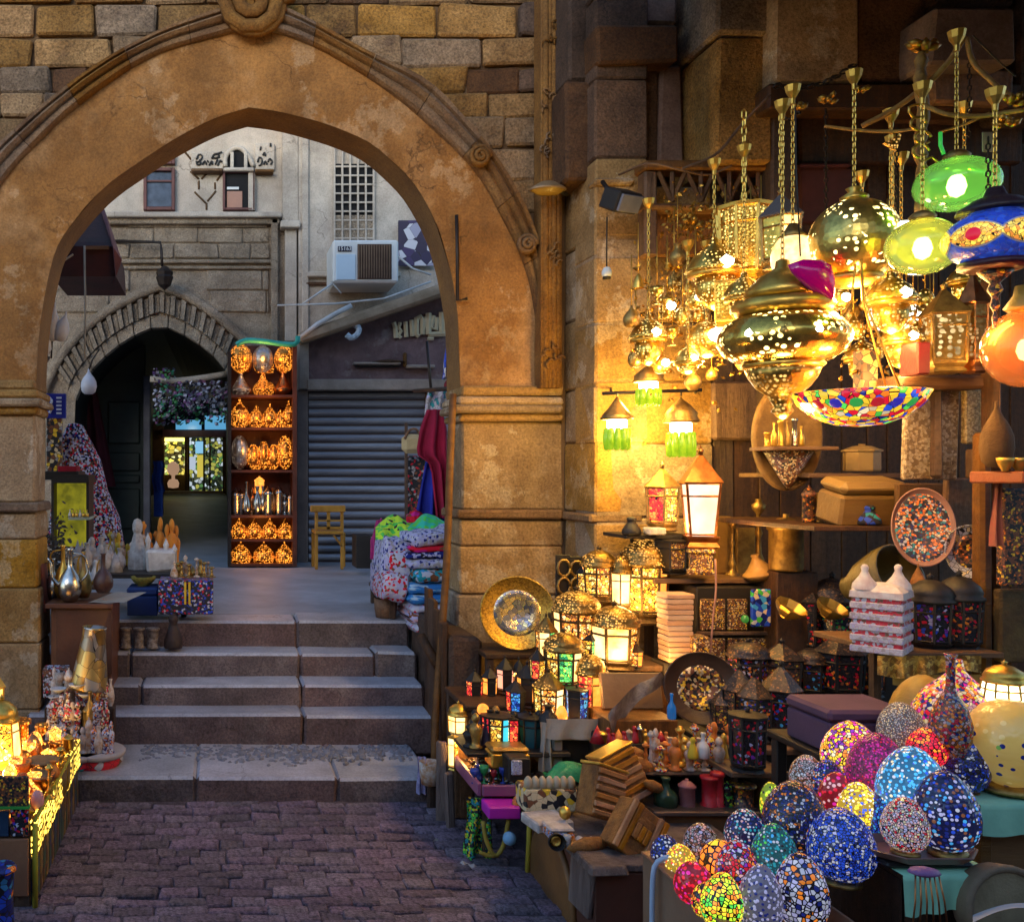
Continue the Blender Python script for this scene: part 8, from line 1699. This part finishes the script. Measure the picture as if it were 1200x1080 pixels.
# wall fittings
fl_ = thing('floodlight', 'black floodlight with ribbed back on the stone wall', 'floodlight', P(727, 235, 5.05), rot=Euler((R(28), 0, R(22))))
b = MB(local=True); b.box((0, 0, 0), (.16, .13, .11), ch=.008); b.build('case', M_black, fl_)
b = MB(local=True); b.box((0, -.075, .0), (.14, .018, .09), ch=.003); b.build('lens', mat('grey_lens', (.2, .2, .24), rough=.15, bump=0), fl_)
for k in range(5): b = MB(local=True); b.box((.09, -.04 + .02 * k, 0), (.03, .006, .09)); b.build('cooling_fin', M_iron, fl_)
b = MB(local=True); b.tube([(0, .05, 0), (.02, .2, .06)], .012, 6); b.build('bracket', M_iron, fl_)
wb_ = thing('bare_bulb', 'small unlit white bulb hanging on a cord below the floodlight', 'bulb', P(711, 320, 5.1))
b = MB(local=True); b.lathe([(0, .035), (.016, .03), (.026, .01), (.026, -.01), (.02, -.022), (0, -.022)], 12); b.build('globe', M_white, wb_); b = MB(local=True); b.lathe([(.022, -.02), (.022, -.032), (0, -.034)], 10); b.build('cap', M_black, wb_)
b = MB(local=True); b.tube([(0, 0, .034), (0, 0, .2), (.01, .02, .31)], .004, 4); b.build('cord', M_black, wb_)
sl2 = thing('wall_lamp', 'flat tin wall lamp on the carved column beside the arch', 'lamp', P(642, 222, 5.5))
b = MB(local=True); b.lathe([(0, .05), (.04, .045), (.10, .01), (.11, -.005), (.0, -.005)], 18, squash=.6); b.build('shade', mat('tin_shade', (.35, .24, .14), (.25, .16, .08), rough=.4, metal=.4), sl2)
b = MB(local=True); b.lathe([(.10, -.006), (.06, -.03), (0, -.035)], 16, squash=.6); b.build('glass', mat('amber_glassy', (.4, .25, .05), rough=.2), sl2)
b = MB(local=True); b.tube([(.06, 0, .0), (.13, .06, -.01)], .014, 6); b.build('arm', M_black, sl2)

# a second, denser row of small pierced brass cups and bells
for k in range(26):
    x, y, D = [(748, 330), (770, 348), (794, 300), (806, 338), (820, 366), (842, 352), (858, 330), (868, 300), (884, 318), (846, 420), (870, 424), (740, 372), (772, 402), (788, 396), (812, 446), (834, 438), (976, 330), (992, 338), (1014, 356), (1036, 398), (1062, 344), (1076, 392), (1094, 372), (1000, 366), (962, 396), (1028, 420)][k] + (0,)
    D = 4.55 + .02 * (k % 5) if x < 900 else 3.95 + .04 * (k % 4)
    w_ = 13 + 3 * (k % 3); kd = ('dome', 'goblet', 'vase', 'onion')[k % 4]
    t = thing('brass_charm_lamp', 'tiny brass %s lamp hanging in the %s row, %s from left' % (('bell', 'cup', 'vase', 'bulb')[k % 4], 'left' if k < 16 else 'right', ORD[k if k < 16 else k - 16]), 'lamp', P(x, y + w_ * .6, D), 'tiny brass lamps strung between the big ones')
    lm(kd, S(w_, D), S(w_ * 1.35, D), (M_brass, M_gold, M_oldbrass)[k % 3], 'body', t, 12)
    b = MB(local=True); b.tube([(0, 0, S(w_ * 1.3, D)), (0, 0, S(w_ * 1.3 + 60, D))], .0025, 4); b.build('cord', M_brass, t)
